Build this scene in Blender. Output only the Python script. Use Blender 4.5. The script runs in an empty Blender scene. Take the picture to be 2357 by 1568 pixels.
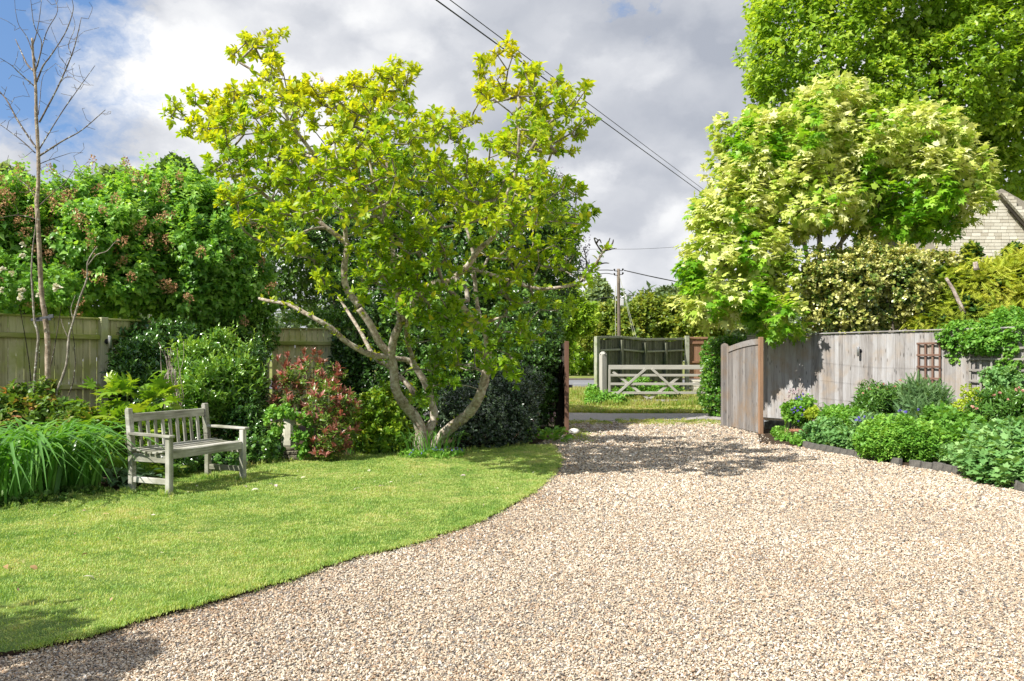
import bpy, bmesh, math, random
import numpy as np
from mathutils import Vector, Matrix

rng = np.random.default_rng(11)
random.seed(11)
SC = bpy.context.scene
COL = SC.collection

# ---------------------------------------------------------------- camera, world, sun, exposure
F, CX, HY, H = 1800.0, 1178.5, 828.0, 1.55
cam = bpy.data.cameras.new('camera')
cam.sensor_width = 36.0
cam.lens = F / 2357.0 * 36.0
cam.shift_y = (HY - 784.0) / 2357.0
cam.clip_start, cam.clip_end = 0.05, 2000.0
cam_o = bpy.data.objects.new('camera', cam)
cam_o.location = (0, 0, H)
cam_o.rotation_euler = (math.radians(90), 0, 0)
COL.objects.link(cam_o)
SC.camera = cam_o

SC.view_settings.view_transform = 'Standard'
SC.view_settings.look = 'None'
SC.view_settings.gamma = 1.0
SC.view_settings.use_curve_mapping = False
SC.view_settings.exposure = 0.75
GAIN_WOOD = 0.84
GAIN_LEAF = 1.3
def gain(c, g, cap=0.85):
    return tuple(min(cap, x * g) for x in c)

SUN_TRAVEL = Vector((0.78, 0.58, -1.0)).normalized()
sun = bpy.data.lights.new('sun', 'SUN')
sun.energy = 4.9
sun.angle = math.radians(0.55)
sun.color = (1.0, 0.955, 0.88)
sun_o = bpy.data.objects.new('sun', sun)
sun_o.rotation_euler = SUN_TRAVEL.to_track_quat('-Z', 'Y').to_euler()
COL.objects.link(sun_o)


class NT:
    """tiny node-tree helper"""
    def __init__(s, tree):
        s.t = tree
        s.n = tree.nodes
        s.l = tree.links

    def node(s, typ, ins=None, **props):
        nd = s.n.new(typ)
        for k, v in props.items():
            setattr(nd, k, v)
        for k, v in (ins or {}).items():
            sock = nd.inputs[k]
            if isinstance(v, bpy.types.NodeSocket):
                s.l.new(v, sock)
            else:
                sock.default_value = v
        return nd

    def math(s, op, a, b=0.0, c=0.0):
        nd = s.node('ShaderNodeMath', {0: a, 1: b}, operation=op)
        if op in ('MULTIPLY_ADD', 'SMOOTH_MIN'):
            nd.inputs[2].default_value = c
        return nd.outputs[0]

    def ramp(s, fac, stops, interp='LINEAR'):
        nd = s.node('ShaderNodeValToRGB', {0: fac})
        cr = nd.color_ramp
        cr.interpolation = interp
        while len(cr.elements) < len(stops):
            cr.elements.new(0.5)
        for e, (p, c) in zip(cr.elements, stops):
            e.position = p
            e.color = (*c, 1.0) if len(c) == 3 else c
        return nd.outputs[0]

    def mix(s, fac, a, b, blend='MIX'):
        nd = s.node('ShaderNodeMix', data_type='RGBA', blend_type=blend)
        for k, v in ((0, fac), (6, a), (7, b)):
            if isinstance(v, bpy.types.NodeSocket):
                s.l.new(v, nd.inputs[k])
            else:
                nd.inputs[k].default_value = (*v, 1.0) if isinstance(v, tuple) and len(v) == 3 else v
        return nd.outputs[2]

    def noise(s, vec, scale, detail=3.0, rough=0.55, dist=0.0):
        return s.node('ShaderNodeTexNoise', {'Vector': vec, 'Scale': scale, 'Detail': detail,
                                             'Roughness': rough, 'Distortion': dist}).outputs[0]


world = bpy.data.worlds.new('World')
SC.world = world
world.use_nodes = True
w = NT(world.node_tree)
w.n.clear()
sky = w.node('ShaderNodeTexSky')
sky.sky_type = 'NISHITA'
sky.sun_disc = False
sky.sun_elevation = math.radians(45.5)
sky.sun_rotation = math.atan2(-0.78, -0.58)
sky.air_density = 1.0
sky.dust_density = 0.6
sky.ozone_density = 1.6
tc = w.node('ShaderNodeTexCoord')
sep = w.node('ShaderNodeSeparateXYZ', {0: tc.outputs['Generated']})
mp = w.node('ShaderNodeMapping', {'Vector': tc.outputs['Generated'], 'Location': (5.35, 2.2, 1.9), 'Scale': (1.0, 1.0, 1.45)}).outputs[0]
warp = w.node('ShaderNodeTexNoise', {'Vector': mp, 'Scale': 7.0, 'Detail': 6.0, 'Roughness': 0.62})
wv = w.node('ShaderNodeVectorMath', {0: warp.outputs[1], 1: (0.5, 0.5, 0.5)}, operation='SUBTRACT').outputs[0]
wv = w.node('ShaderNodeVectorMath', {0: wv, 'Scale': 0.13}, operation='SCALE').outputs[0]
mpw = w.node('ShaderNodeVectorMath', {0: mp, 1: wv}, operation='ADD').outputs[0]
big = w.noise(mp, 2.7, 2.0, 0.5)
fine = w.noise(mpw, 9.0, 8.0, 0.58)
# heaped clouds: rounded cells, bright towards their tops, grey where they end
def heap(scale, lift):
    up_ = w.node('ShaderNodeVectorMath', {0: mpw, 1: (0, 0, lift)}, operation='ADD').outputs[0]
    return w.node('ShaderNodeTexVoronoi', {'Vector': up_, 'Scale': scale, 'Smoothness': 0.35, 'Detail': 2.5, 'Roughness': 0.55},
                  feature='SMOOTH_F1').outputs[0]
h0 = heap(3.1, 0.0)
h1 = heap(3.1, -0.045)
lump = w.math('ADD', h0, w.math('MULTIPLY', w.math('SUBTRACT', h0, h1), -2.6))
# breaks in the cloud cover: an opening up to the left and a small one near the top
def opening(d, width, soft):
    dv = Vector(d).normalized()
    dot = w.node('ShaderNodeVectorMath', {0: tc.outputs['Generated'], 1: tuple(dv)}, operation='DOT_PRODUCT').outputs[1]
    ang = w.math('ARCCOSINE', dot)
    ang = w.math('ADD', ang, w.math('MULTIPLY', w.math('SUBTRACT', fine, 0.5), 0.42))
    nd = w.node('ShaderNodeMapRange', {0: ang, 1: width + soft, 2: width - soft, 3: 0.0, 4: 1.0})
    return nd.outputs[0]
o1 = opening((-0.80, 1.0, 0.50), 0.20, 0.05)
o2 = opening((0.17, 1.0, 0.50), -0.02, 0.03)
o3 = opening((-0.3, -1.0, 0.8), 0.5, 0.08)
hole = w.math('MAXIMUM', w.math('MAXIMUM', o1, o2), o3)
shade = w.math('ADD', w.math('MULTIPLY', w.math('SUBTRACT', big, 0.5), 1.5), w.math('MULTIPLY', w.math('SUBTRACT', fine, 0.5), 0.45))
shade = w.math('ADD', shade, w.math('MULTIPLY', w.math('SUBTRACT', 0.42, lump), 0.75))
shade = w.math('ADD', w.math('MULTIPLY', shade, 0.55), 0.73)
cl = w.ramp(shade, [(0.10, (.27, .29, .335)), (0.38, (.37, .385, .42)), (0.52, (.47, .48, .505)),
                    (0.64, (.57, .575, .585)), (0.80, (.65, .65, .65))])
cl = w.node('ShaderNodeVectorMath', {0: cl, 'Scale': 10.0}, operation='SCALE').outputs[0]
skyc = w.node('ShaderNodeVectorMath', {0: sky.outputs[0], 'Scale': 1.0}, operation='SCALE').outputs[0]
skyb = w.mix(0.6, skyc, (0.9, 2.0, 4.3))
col = w.mix(hole, cl, skyb)
bg = w.node('ShaderNodeBackground', {0: col, 1: 0.1})
wo = w.node('ShaderNodeOutputWorld', {0: bg.outputs[0]})

# ---------------------------------------------------------------- helpers
def Wp(px, py, Y):
    return np.array([(px - CX) / F * Y, Y, H + (HY - py) / F * Y])

def G(px, py):
    Y = F * H / (py - HY)
    return ((px - CX) / F * Y, Y)

def tag(o, label=None, cat=None, group=None, kind=None):
    if label: o['label'] = label
    if cat: o['category'] = cat
    if group: o['group'] = group
    if kind: o['kind'] = kind
    return o

def thing(name, label, cat, base=(0, 0, 0), group=None):
    o = bpy.data.objects.new(name, None)
    o.empty_display_size = 0.1
    o.location = [float(c) for c in base]
    COL.objects.link(o)
    return tag(o, label, cat, group)

def link(name, me, mat=None, parent=None, M=None, kind=None):
    o = bpy.data.objects.new(name, me)
    if mat is not None and len(me.materials) == 0:
        me.materials.append(mat)
    COL.objects.link(o)
    if parent is not None:
        o.parent = parent
    if M is not None:
        if parent is not None:
            p = parent
            off = Vector((0, 0, 0))
            while p is not None:
                off += p.location
                p = p.parent
            M = Matrix.Translation(-off) @ M
        o.matrix_basis = M
    if kind: o['kind'] = kind
    return o

def root_loc(parent):
    off = np.zeros(3)
    p = parent
    while p is not None:
        off += np.array(p.location)
        p = p.parent
    return off

def tri_mesh(name, V, T, attrs=None, smooth=False):
    V = np.ascontiguousarray(V, dtype=np.float32)
    T = np.ascontiguousarray(T, dtype=np.int32)
    me = bpy.data.meshes.new(name)
    me.vertices.add(len(V))
    me.vertices.foreach_set('co', V.ravel())
    me.loops.add(T.size)
    me.loops.foreach_set('vertex_index', T.ravel())
    me.polygons.add(len(T))
    me.polygons.foreach_set('loop_start', np.arange(0, T.size, 3, dtype=np.int32))
    if smooth:
        me.polygons.foreach_set('use_smooth', np.ones(len(T), dtype=bool))
    for k, a in (attrs or {}).items():
        at = me.attributes.new(k, 'FLOAT', 'POINT')
        at.data.foreach_set('value', np.ascontiguousarray(a, dtype=np.float32))
    me.update(calc_edges=True)
    return me

def mesh_obj(name, V, T, mat, parent=None, attrs=None, smooth=False, kind=None):
    """V in world coordinates; origin goes to the parent's place"""
    V = np.asarray(V, dtype=np.float64)
    if parent is not None:
        V = V - root_loc(parent)
    me = tri_mesh(name, V, T, attrs, smooth)
    return link(name, me, mat, parent, kind=kind)

def bm_obj(name, bm, mat, parent=None, smooth=False, kind=None):
    if parent is not None:
        bmesh.ops.translate(bm, verts=bm.verts, vec=-Vector(root_loc(parent)))
    me = bpy.data.meshes.new(name)
    bm.to_mesh(me)
    bm.free()
    if smooth:
        for p in me.polygons: p.use_smooth = True
    return link(name, me, mat, parent, kind=kind)

_beam_cache = {}
def beam(name, a, b, w_, h_, mat, parent=None, up=(0, 0, 1), bevel=0.0, roll=0.0, kind=None, share=True):
    """box from a to b, local x along its length, width w_ across, height h_ towards 'up'"""
    a, b = Vector([float(c) for c in a]), Vector([float(c) for c in b])
    d = b - a
    L = d.length
    x = d.normalized()
    upv = Vector(up)
    y = upv.cross(x)
    if y.length < 1e-4:
        y = Vector((0, 1, 0)).cross(x)
    y.normalize()
    z = x.cross(y)
    key = (round(L, 3), round(w_, 4), round(h_, 4), bevel, mat.name)
    me = _beam_cache.get(key) if share else None
    if me is None:
        bm = bmesh.new()
        bmesh.ops.create_cube(bm, size=1.0)
        bmesh.ops.scale(bm, verts=bm.verts, vec=(L, w_, h_))
        if bevel > 0:
            bmesh.ops.bevel(bm, geom=bm.edges[:], offset=bevel, segments=1, affect='EDGES')
        me = bpy.data.meshes.new(name)
        bm.to_mesh(me)
        bm.free()
        me.materials.append(mat)
        _beam_cache[key] = me
    R = Matrix((x, y, z)).transposed().to_4x4()
    M = Matrix.Translation((a + b) / 2) @ R @ Matrix.Rotation(roll, 4, 'X')
    return link(name, me, mat, parent, M, kind)

def catmull(P, n=6):
    P = np.asarray(P, float)
    if len(P) < 3:
        t = np.linspace(0, 1, n + 1)[:, None]
        return P[0] * (1 - t) + P[-1] * t
    Q = np.vstack([2 * P[0] - P[1], P, 2 * P[-1] - P[-2]])
    out = []
    for i in range(1, len(Q) - 2):
        p0, p1, p2, p3 = Q[i - 1], Q[i], Q[i + 1], Q[i + 2]
        for t in np.linspace(0, 1, n, endpoint=False):
            out.append(0.5 * ((2 * p1) + (-p0 + p2) * t + (2 * p0 - 5 * p1 + 4 * p2 - p3) * t ** 2 + (-p0 + 3 * p1 - 3 * p2 + p3) * t ** 3))
    out.append(P[-1])
    return np.array(out)

def tube_arrays(P, R, sides=7, wob=0.0, cap=True):
    P = np.asarray(P, float)
    R = np.asarray(R, float) * np.ones(len(P))
    n = len(P)
    tang = np.gradient(P, axis=0)
    tang /= np.linalg.norm(tang, axis=1)[:, None] + 1e-9
    ref = np.array([0.31, 0.2, 0.93])
    if abs(tang[0] @ ref) > 0.95: ref = np.array([1.0, 0.1, 0.0])
    V = []
    uprev = None
    for i in range(n):
        t = tang[i]
        uu = ref - t * (ref @ t) if uprev is None else uprev - t * (uprev @ t)
        uu /= np.linalg.norm(uu) + 1e-9
        uprev = uu
        vv = np.cross(t, uu)
        an = np.arange(sides) * 2 * np.pi / sides
        rr = R[i] * (1 + wob * rng.normal(size=sides))
        V.append(P[i] + (np.cos(an) * rr)[:, None] * uu + (np.sin(an) * rr)[:, None] * vv)
    V = np.vstack(V)
    T = []
    i0 = (np.arange(n - 1)[:, None] * sides + np.arange(sides)[None, :]).ravel()
    i1 = (np.arange(n - 1)[:, None] * sides + (np.arange(sides)[None, :] + 1) % sides).ravel()
    T = np.vstack([np.stack([i0, i1, i1 + sides], 1), np.stack([i0, i1 + sides, i0 + sides], 1)])
    if cap:
        V = np.vstack([V, P[0], P[-1]])
        a = len(V) - 2
        k = np.arange(sides)
        T = np.vstack([T, np.stack([np.full(sides, a), (k + 1) % sides, k], 1),
                       np.stack([np.full(sides, a + 1), (n - 1) * sides + k, (n - 1) * sides + (k + 1) % sides], 1)])
    return V, T

def merge(parts):
    Vs, Ts, o = [], [], 0
    for V, T in parts:
        Vs.append(V); Ts.append(T + o); o += len(V)
    return np.vstack(Vs), np.vstack(Ts)

def tube_obj(name, P, R, mat, parent=None, sides=8, wob=0.0, n=6, kind=None, smooth=True):
    Pc = catmull(P, n)
    Rr = np.interp(np.linspace(0, 1, len(Pc)), np.linspace(0, 1, len(np.atleast_1d(R))), np.atleast_1d(R))
    V, T = tube_arrays(Pc, Rr, sides, wob)
    return mesh_obj(name, V, T, mat, parent, smooth=smooth, kind=kind)

def lathe(name, prof, loc, mat, parent=None, sides=20, square=False, smooth=True, rot=0.0):
    bm = bmesh.new()
    rings = []
    for r, z in prof:
        ring = []
        for k in range(sides):
            a = rot + 2 * math.pi * k / sides
            ring.append(bm.verts.new((loc[0] + r * math.cos(a), loc[1] + r * math.sin(a), loc[2] + z)))
        rings.append(ring)
    for i in range(len(rings) - 1):
        for k in range(sides):
            bm.faces.new((rings[i][k], rings[i][(k + 1) % sides], rings[i + 1][(k + 1) % sides], rings[i + 1][k]))
    bm.faces.new(rings[0][::-1]); bm.faces.new(rings[-1])
    return bm_obj(name, bm, mat, parent, smooth)

# ---------------------------------------------------------------- materials
def new_mat(name):
    m = bpy.data.materials.new(name)
    m.use_nodes = True
    t = NT(m.node_tree)
    t.n.clear()
    return m, t

def finish(t, shader, disp=None):
    t.node('ShaderNodeOutputMaterial', {0: shader})

_leaf_mats = {}
def leaf_mat(name, stops, trans=0.42, rough=0.42, spec=0.35, tcol=(1.35, 1.25, 0.45)):
    """returns (material reading the tint attribute, material reading object random)"""
    out = []
    if stops[-1][1][0] < .6:
        stops = [(p_, gain(c_, GAIN_LEAF)) for p_, c_ in stops]
    for mode in ('mesh', 'single'):
        m, t = new_mat(name + ('' if mode == 'mesh' else '_single'))
        if mode == 'mesh':
            fac = t.node('ShaderNodeAttribute', attribute_name='tint').outputs['Fac']
        else:
            fac = t.node('ShaderNodeObjectInfo').outputs['Random']
            fac = t.math('MULTIPLY_ADD', fac, 0.7, 0.15)
        c = t.ramp(fac, stops)
        geo = t.node('ShaderNodeNewGeometry')
        nv = t.noise(geo.outputs['Position'], 45.0, 2.0)
        c2 = t.mix(t.math('MULTIPLY', nv, 0.5), c, t.mix(1.0, c, (0.62, 0.66, 0.6), 'MULTIPLY'))
        # underside a little paler and duller
        under = t.mix(0.16, c2, (0.2, 0.26, 0.12))
        c3 = t.mix(geo.outputs['Backfacing'], c2, under)
        pr = t.node('ShaderNodeBsdfPrincipled', {'Base Color': c3, 'Roughness': rough, 'Specular IOR Level': spec})
        tr = t.node('ShaderNodeBsdfTranslucent', {0: t.mix(1.0, c, tcol, 'MULTIPLY')})
        ms = t.node('ShaderNodeMixShader', {0: trans, 1: pr.outputs[0], 2: tr.outputs[0]})
        finish(t, ms.outputs[0])
        out.append(m)
    _leaf_mats[name] = out
    return out

def wood_mat(name, stops, algae=None, algae_amt=0.0, rough=0.85, knots=True, rnd=0.35, stretch=2.2, weather=None):
    m, t = new_mat(name)
    stops = [(p_, gain(c_, GAIN_WOOD)) for p_, c_ in stops]
    tcn = t.node('ShaderNodeTexCoord')
    oi = t.node('ShaderNodeObjectInfo')
    off = t.node('ShaderNodeCombineXYZ', {0: t.math('MULTIPLY', oi.outputs['Random'], 37.0),
                                          1: t.math('MULTIPLY', oi.outputs['Random'], 11.0), 2: 0.0}).outputs[0]
    vec = t.node('ShaderNodeVectorMath', {0: tcn.outputs['Object'], 1: off}, operation='ADD').outputs[0]
    mp_ = t.node('ShaderNodeMapping', {'Vector': vec, 'Scale': (stretch, 42.0, 42.0)}).outputs[0]
    g1 = t.noise(mp_, 1.0, 5.0, 0.65, 0.6)
    mp2 = t.node('ShaderNodeMapping', {'Vector': vec, 'Scale': (1.2, 6.0, 6.0)}).outputs[0]
    g2 = t.noise(mp2, 1.0, 4.0, 0.6)
    f_ = t.math('ADD', t.math('MULTIPLY', g1, 0.55), t.math('MULTIPLY', g2, 0.45))
    f_ = t.math('ADD', f_, t.math('MULTIPLY', t.math('SUBTRACT', oi.outputs['Random'], 0.5), rnd))
    c = t.ramp(f_, stops)
    if knots:
        mk = t.node('ShaderNodeMapping', {'Vector': vec, 'Scale': (3.2, 13.0, 13.0)}).outputs[0]
        vo = t.node('ShaderNodeTexVoronoi', {'Vector': mk, 'Scale': 1.0, 'Randomness': 1.0}).outputs[0]
        kf = t.node('ShaderNodeMapRange', {0: vo, 1: 0.10, 2: 0.20, 3: 0.7, 4: 0.0}).outputs[0]
        c = t.mix(kf, c, tuple(x * 0.4 for x in stops[0][1]))
    geo = t.node('ShaderNodeNewGeometry')
    if algae:
        an = t.noise(geo.outputs['Position'], 2.3, 6.0, 0.6)
        an = t.math('ADD', an, t.math('MULTIPLY', g1, 0.25))
        af = t.node('ShaderNodeMapRange', {0: an, 1: 0.72 - algae_amt, 2: 0.92 - algae_amt, 3: 0.0, 4: 0.75}).outputs[0]
        c = t.mix(af, c, algae)
    bm_ = t.node('ShaderNodeBump', {'Strength': 0.45, 'Distance': 0.003, 'Height': g1})
    pr = t.node('ShaderNodeBsdfPrincipled', {'Base Color': c, 'Roughness': rough, 'Specular IOR Level': 0.2,
                                             'Normal': bm_.outputs[0]})
    finish(t, pr.outputs[0])
    return m

def noise_mat(name, stops, scale=8.0, detail=6.0, rough=0.9, bump=0.3, dist=0.01, spec=0.2, metallic=0.0, stretch=(1, 1, 1)):
    m, t = new_mat(name)
    tcn = t.node('ShaderNodeTexCoord')
    v_ = t.node('ShaderNodeMapping', {'Vector': tcn.outputs['Object'], 'Scale': stretch}).outputs[0]
    n1 = t.noise(v_, scale, detail, 0.62)
    c = t.ramp(n1, stops)
    bm_ = t.node('ShaderNodeBump', {'Strength': bump, 'Distance': dist, 'Height': n1})
    pr = t.node('ShaderNodeBsdfPrincipled', {'Base Color': c, 'Roughness': rough, 'Specular IOR Level': spec,
                                             'Metallic': metallic, 'Normal': bm_.outputs[0]})
    finish(t, pr.outputs[0])
    return m

M_bench = wood_mat('weathered_teak', [(0.34, (0.13, 0.125, 0.10)), (0.45, (0.36, 0.345, 0.295)), (0.60, (0.66, 0.64, 0.575))],
                   (0.17, 0.18, 0.11), 0.17, rnd=0.16, knots=False)
M_fenceL = wood_mat('green_stained_softwood', [(0.25, (0.32, 0.29, 0.14)), (0.5, (0.66, 0.62, 0.38)), (0.8, (0.80, 0.76, 0.54))],
                    (0.36, 0.40, 0.09), 0.12, rnd=0.22)
M_railL = wood_mat('mossy_rail_wood', [(0.25, (0.24, 0.24, 0.08)), (0.5, (0.50, 0.50, 0.20)), (0.8, (0.64, 0.62, 0.32))],
                   (0.24, 0.30, 0.04), 0.2, rnd=0.15, knots=False)
M_postL = wood_mat('pale_post_wood', [(0.25, (0.34, 0.32, 0.2)), (0.5, (0.62, 0.60, 0.42)), (0.8, (0.76, 0.73, 0.56))],
                   (0.36, 0.40, 0.13), 0.08, rnd=0.1)
M_fenceR = wood_mat('silver_grey_softwood', [(0.24, (0.15, 0.135, 0.125)), (0.42, (0.32, 0.30, 0.285)), (0.6, (0.45, 0.44, 0.435)), (0.85, (0.58, 0.58, 0.58))],
                    (0.34, 0.27, 0.20), 0.10, rnd=0.24)
M_gateR = wood_mat('gate_board_wood', [(0.2, (0.12, 0.108, 0.10)), (0.5, (0.28, 0.26, 0.245)), (0.8, (0.40, 0.38, 0.365))],
                   (0.24, 0.17, 0.11), 0.12, rnd=0.25)
M_gateEnd = wood_mat('orange_brown_stile', [(0.2, (0.22, 0.13, 0.075)), (0.5, (0.36, 0.215, 0.13)), (0.8, (0.45, 0.29, 0.18))], rnd=0.1, knots=False)
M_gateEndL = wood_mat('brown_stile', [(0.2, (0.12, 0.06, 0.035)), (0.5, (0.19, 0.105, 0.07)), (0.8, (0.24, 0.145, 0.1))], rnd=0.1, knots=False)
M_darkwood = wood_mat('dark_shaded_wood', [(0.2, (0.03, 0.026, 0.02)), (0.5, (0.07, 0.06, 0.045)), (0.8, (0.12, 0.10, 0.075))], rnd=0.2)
M_oldfence = wood_mat('black_green_old_boards', [(0.25, (0.07, 0.075, 0.05)), (0.5, (0.18, 0.185, 0.13)), (0.8, (0.34, 0.34, 0.25))],
                      (0.07, 0.10, 0.03), 0.1, rnd=0.3)
M_oldpost = wood_mat('grey_green_post', [(0.25, (0.24, 0.25, 0.18)), (0.5, (0.42, 0.43, 0.34)), (0.8, (0.56, 0.55, 0.46))],
                     (0.17, 0.22, 0.07), 0.1, rnd=0.1)
M_fieldgate = wood_mat('bleached_oak', [(0.2, (0.22, 0.20, 0.17)), (0.45, (0.45, 0.43, 0.38)), (0.8, (0.60, 0.58, 0.53))], rnd=0.15, knots=False)
M_brownfence = wood_mat('red_brown_boards', [(0.2, (0.2, 0.1, 0.055)), (0.5, (0.36, 0.2, 0.12)), (0.8, (0.46, 0.28, 0.18))], rnd=0.3)
M_trellis = wood_mat('brown_trellis_wood', [(0.2, (0.12, 0.065, 0.045)), (0.5, (0.22, 0.13, 0.095)), (0.8, (0.30, 0.20, 0.15))], rnd=0.25, knots=False)
M_trellisG = wood_mat('grey_trellis_wood', [(0.2, (0.18, 0.17, 0.15)), (0.5, (0.31, 0.29, 0.26)), (0.8, (0.42, 0.40, 0.36))], rnd=0.2, knots=False)
M_pole = wood_mat('creosote_pole', [(0.2, (0.09, 0.07, 0.05)), (0.5, (0.22, 0.18, 0.14)), (0.8, (0.34, 0.30, 0.25))], rnd=0.1, knots=False, stretch=0.5)
M_metal = noise_mat('brushed_steel', [(0.3, (0.42, 0.42, 0.42)), (0.7, (0.6, 0.6, 0.6))], 12, 2, 0.35, 0.05, metallic=0.85)
M_black = noise_mat('black_plastic', [(0.3, (0.015, 0.015, 0.015)), (0.7, (0.035, 0.035, 0.037))], 30, 2, 0.5, 0.05)
M_strap = noise_mat('grey_rubber', [(0.3, (0.05, 0.055, 0.06)), (0.7, (0.10, 0.105, 0.115))], 30, 2, 0.6, 0.05)
M_iron = noise_mat('black_iron', [(0.3, (0.02, 0.02, 0.02)), (0.7, (0.05, 0.045, 0.04))], 30, 3, 0.6, 0.1)
M_stone = noise_mat('pale_cast_stone', [(0.25, (0.27, 0.26, 0.20)), (0.5, (0.50, 0.48, 0.38)), (0.75, (0.6, 0.58, 0.49))], 7, 8, 0.95, 0.4)
M_stoneD = noise_mat('lichen_dark_stone', [(0.25, (0.07, 0.065, 0.045)), (0.5, (0.16, 0.145, 0.10)), (0.75, (0.3, 0.29, 0.23))], 14, 8, 0.95, 0.6)
M_edge = noise_mat('charcoal_edging_block', [(0.25, (0.05, 0.048, 0.043)), (0.5, (0.10, 0.095, 0.085)), (0.8, (0.19, 0.18, 0.155))], 10, 8, 0.95, 0.6)
M_terra = noise_mat('terracotta', [(0.25, (0.16, 0.07, 0.045)), (0.5, (0.3, 0.13, 0.08)), (0.8, (0.4, 0.2, 0.14))], 9, 6, 0.85, 0.3)
M_flint = noise_mat('white_flint', [(0.3, (0.4, 0.38, 0.33)), (0.7, (0.62, 0.6, 0.54))], 9, 6, 0.85, 0.4)
M_brick = None
def brick_mat():
    m, t = new_mat('buff_stone_brick')
    oi = t.node('ShaderNodeObjectInfo')
    tcn = t.node('ShaderNodeTexCoord')
    geo = t.node('ShaderNodeNewGeometry')
    n1 = t.noise(geo.outputs['Position'], 9.0, 6.0, 0.6)
    f_ = t.math('ADD', t.math('MULTIPLY', oi.outputs['Random'], 0.6), t.math('MULTIPLY', n1, 0.5))
    c = t.ramp(f_, [(0.2, (0.46, 0.41, 0.32)), (0.5, (0.60, 0.56, 0.46)), (0.9, (0.72, 0.68, 0.58))])
    b_ = t.node('ShaderNodeBump', {'Strength': 0.5, 'Distance': 0.01, 'Height': n1})
    pr = t.node('ShaderNodeBsdfPrincipled', {'Base Color': c, 'Roughness': 0.95, 'Normal': b_.outputs[0]})
    finish(t, pr.outputs[0])
    return m
M_brick = brick_mat()
M_mortar = noise_mat('mortar', [(0.3, (0.22, 0.2, 0.16)), (0.7, (0.32, 0.29, 0.24))], 20, 4, 0.95, 0.3)

def bark_mat(name, dark, mid, pale, patch=(0.55, 0.55, 0.48), amt=0.6, scale=18.0):
    m, t = new_mat(name)
    geo = t.node('ShaderNodeNewGeometry')
    n1 = t.noise(geo.outputs['Position'], scale, 6.0, 0.62)
    n2 = t.noise(geo.outputs['Position'], 5.0, 5.0, 0.6)
    c = t.ramp(t.math('ADD', t.math('MULTIPLY', n1, 0.6), t.math('MULTIPLY', n2, 0.4)), [(0.36, dark), (0.5, mid), (0.63, pale)])
    n3 = t.noise(geo.outputs['Position'], 26.0, 3.0, 0.5)
    pf = t.node('ShaderNodeMapRange', {0: n3, 1: amt, 2: amt + 0.05, 3: 0.0, 4: 0.8}).outputs[0]
    c = t.mix(pf, c, patch)
    b_ = t.node('ShaderNodeBump', {'Strength': 0.7, 'Distance': 0.01, 'Height': n1})
    pr = t.node('ShaderNodeBsdfPrincipled', {'Base Color': c, 'Roughness': 0.85, 'Specular IOR Level': 0.25, 'Normal': b_.outputs[0]})
    finish(t, pr.outputs[0])
    return m
M_bark = bark_mat('magnolia_bark', (0.12, 0.085, 0.055), (0.36, 0.30, 0.235), (0.58, 0.53, 0.45))
M_twig = bark_mat('grey_twig_bark', (0.10, 0.085, 0.065), (0.22, 0.19, 0.15), (0.36, 0.33, 0.27))
M_barkdark = bark_mat('dark_bark', (0.03, 0.025, 0.018), (0.07, 0.058, 0.042), (0.13, 0.11, 0.08))
M_sapling = bark_mat('sapling_bark', (0.10, 0.075, 0.05), (0.27, 0.21, 0.15), (0.45, 0.37, 0.28), amt=0.62)
M_drytwig = bark_mat('dry_twig', (0.13, 0.10, 0.08), (0.30, 0.24, 0.2), (0.48, 0.42, 0.36))
M_greenstem = noise_mat('green_stem', [(0.3, (0.06, 0.11, 0.02)), (0.7, (0.12, 0.19, 0.04))], 20, 2, 0.6, 0.05)

# leaf materials (tint 0..1)
L_magn = leaf_mat('magnolia_leaf', [(0.0, (0.055, 0.14, 0.008)), (0.32, (0.20, 0.34, 0.016)), (0.65, (0.41, 0.46, 0.022)), (0.88, (0.45, 0.41, 0.025)), (1.0, (0.42, 0.31, 0.03))], 0.5)
L_lilac = leaf_mat('lilac_leaf', [(0.0, (0.05, 0.14, 0.02)), (0.5, (0.15, 0.33, 0.045)), (1.0, (0.33, 0.52, 0.10))], 0.4, 0.38, 0.5)
L_brown = leaf_mat('faded_lilac_flower', [(0.0, (0.30, 0.14, 0.07)), (1.0, (0.55, 0.33, 0.18))], 0.2, 0.8, 0.1, (1, 1, 1))
L_lime = leaf_mat('lime_tree_leaf', [(0.0, (0.10, 0.20, 0.015)), (0.5, (0.23, 0.37, 0.03)), (1.0, (0.40, 0.50, 0.08))], 0.45, 0.4, 0.4)
L_mapleC = leaf_mat('variegated_maple_leaf', [(0.0, (0.20, 0.38, 0.03)), (0.22, (0.42, 0.57, 0.07)), (0.45, (0.70, 0.78, 0.20)), (0.7, (0.83, 0.85, 0.38)), (1.0, (0.88, 0.88, 0.52))], 0.38, 0.5, 0.25, (1.05, 1.02, 0.6))
L_mapleG = leaf_mat('green_maple_leaf', [(0.0, (0.07, 0.20, 0.01)), (0.5, (0.17, 0.36, 0.02)), (1.0, (0.32, 0.48, 0.05))], 0.42)
L_vholly = leaf_mat('variegated_holly_leaf', [(0.0, (0.05, 0.11, 0.02)), (0.35, (0.14, 0.22, 0.035)), (0.6, (0.50, 0.50, 0.12)), (1.0, (0.74, 0.72, 0.32))], 0.2, 0.28, 0.6)
L_conifer = leaf_mat('golden_cypress_spray', [(0.0, (0.13, 0.22, 0.015)), (0.4, (0.33, 0.40, 0.03)), (1.0, (0.58, 0.57, 0.10))], 0.25, 0.6, 0.2)
L_ever = leaf_mat('dark_evergreen_leaf', [(0.0, (0.018, 0.05, 0.010)), (0.5, (0.06, 0.14, 0.02)), (1.0, (0.17, 0.30, 0.05))], 0.22, 0.32, 0.55)
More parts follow.
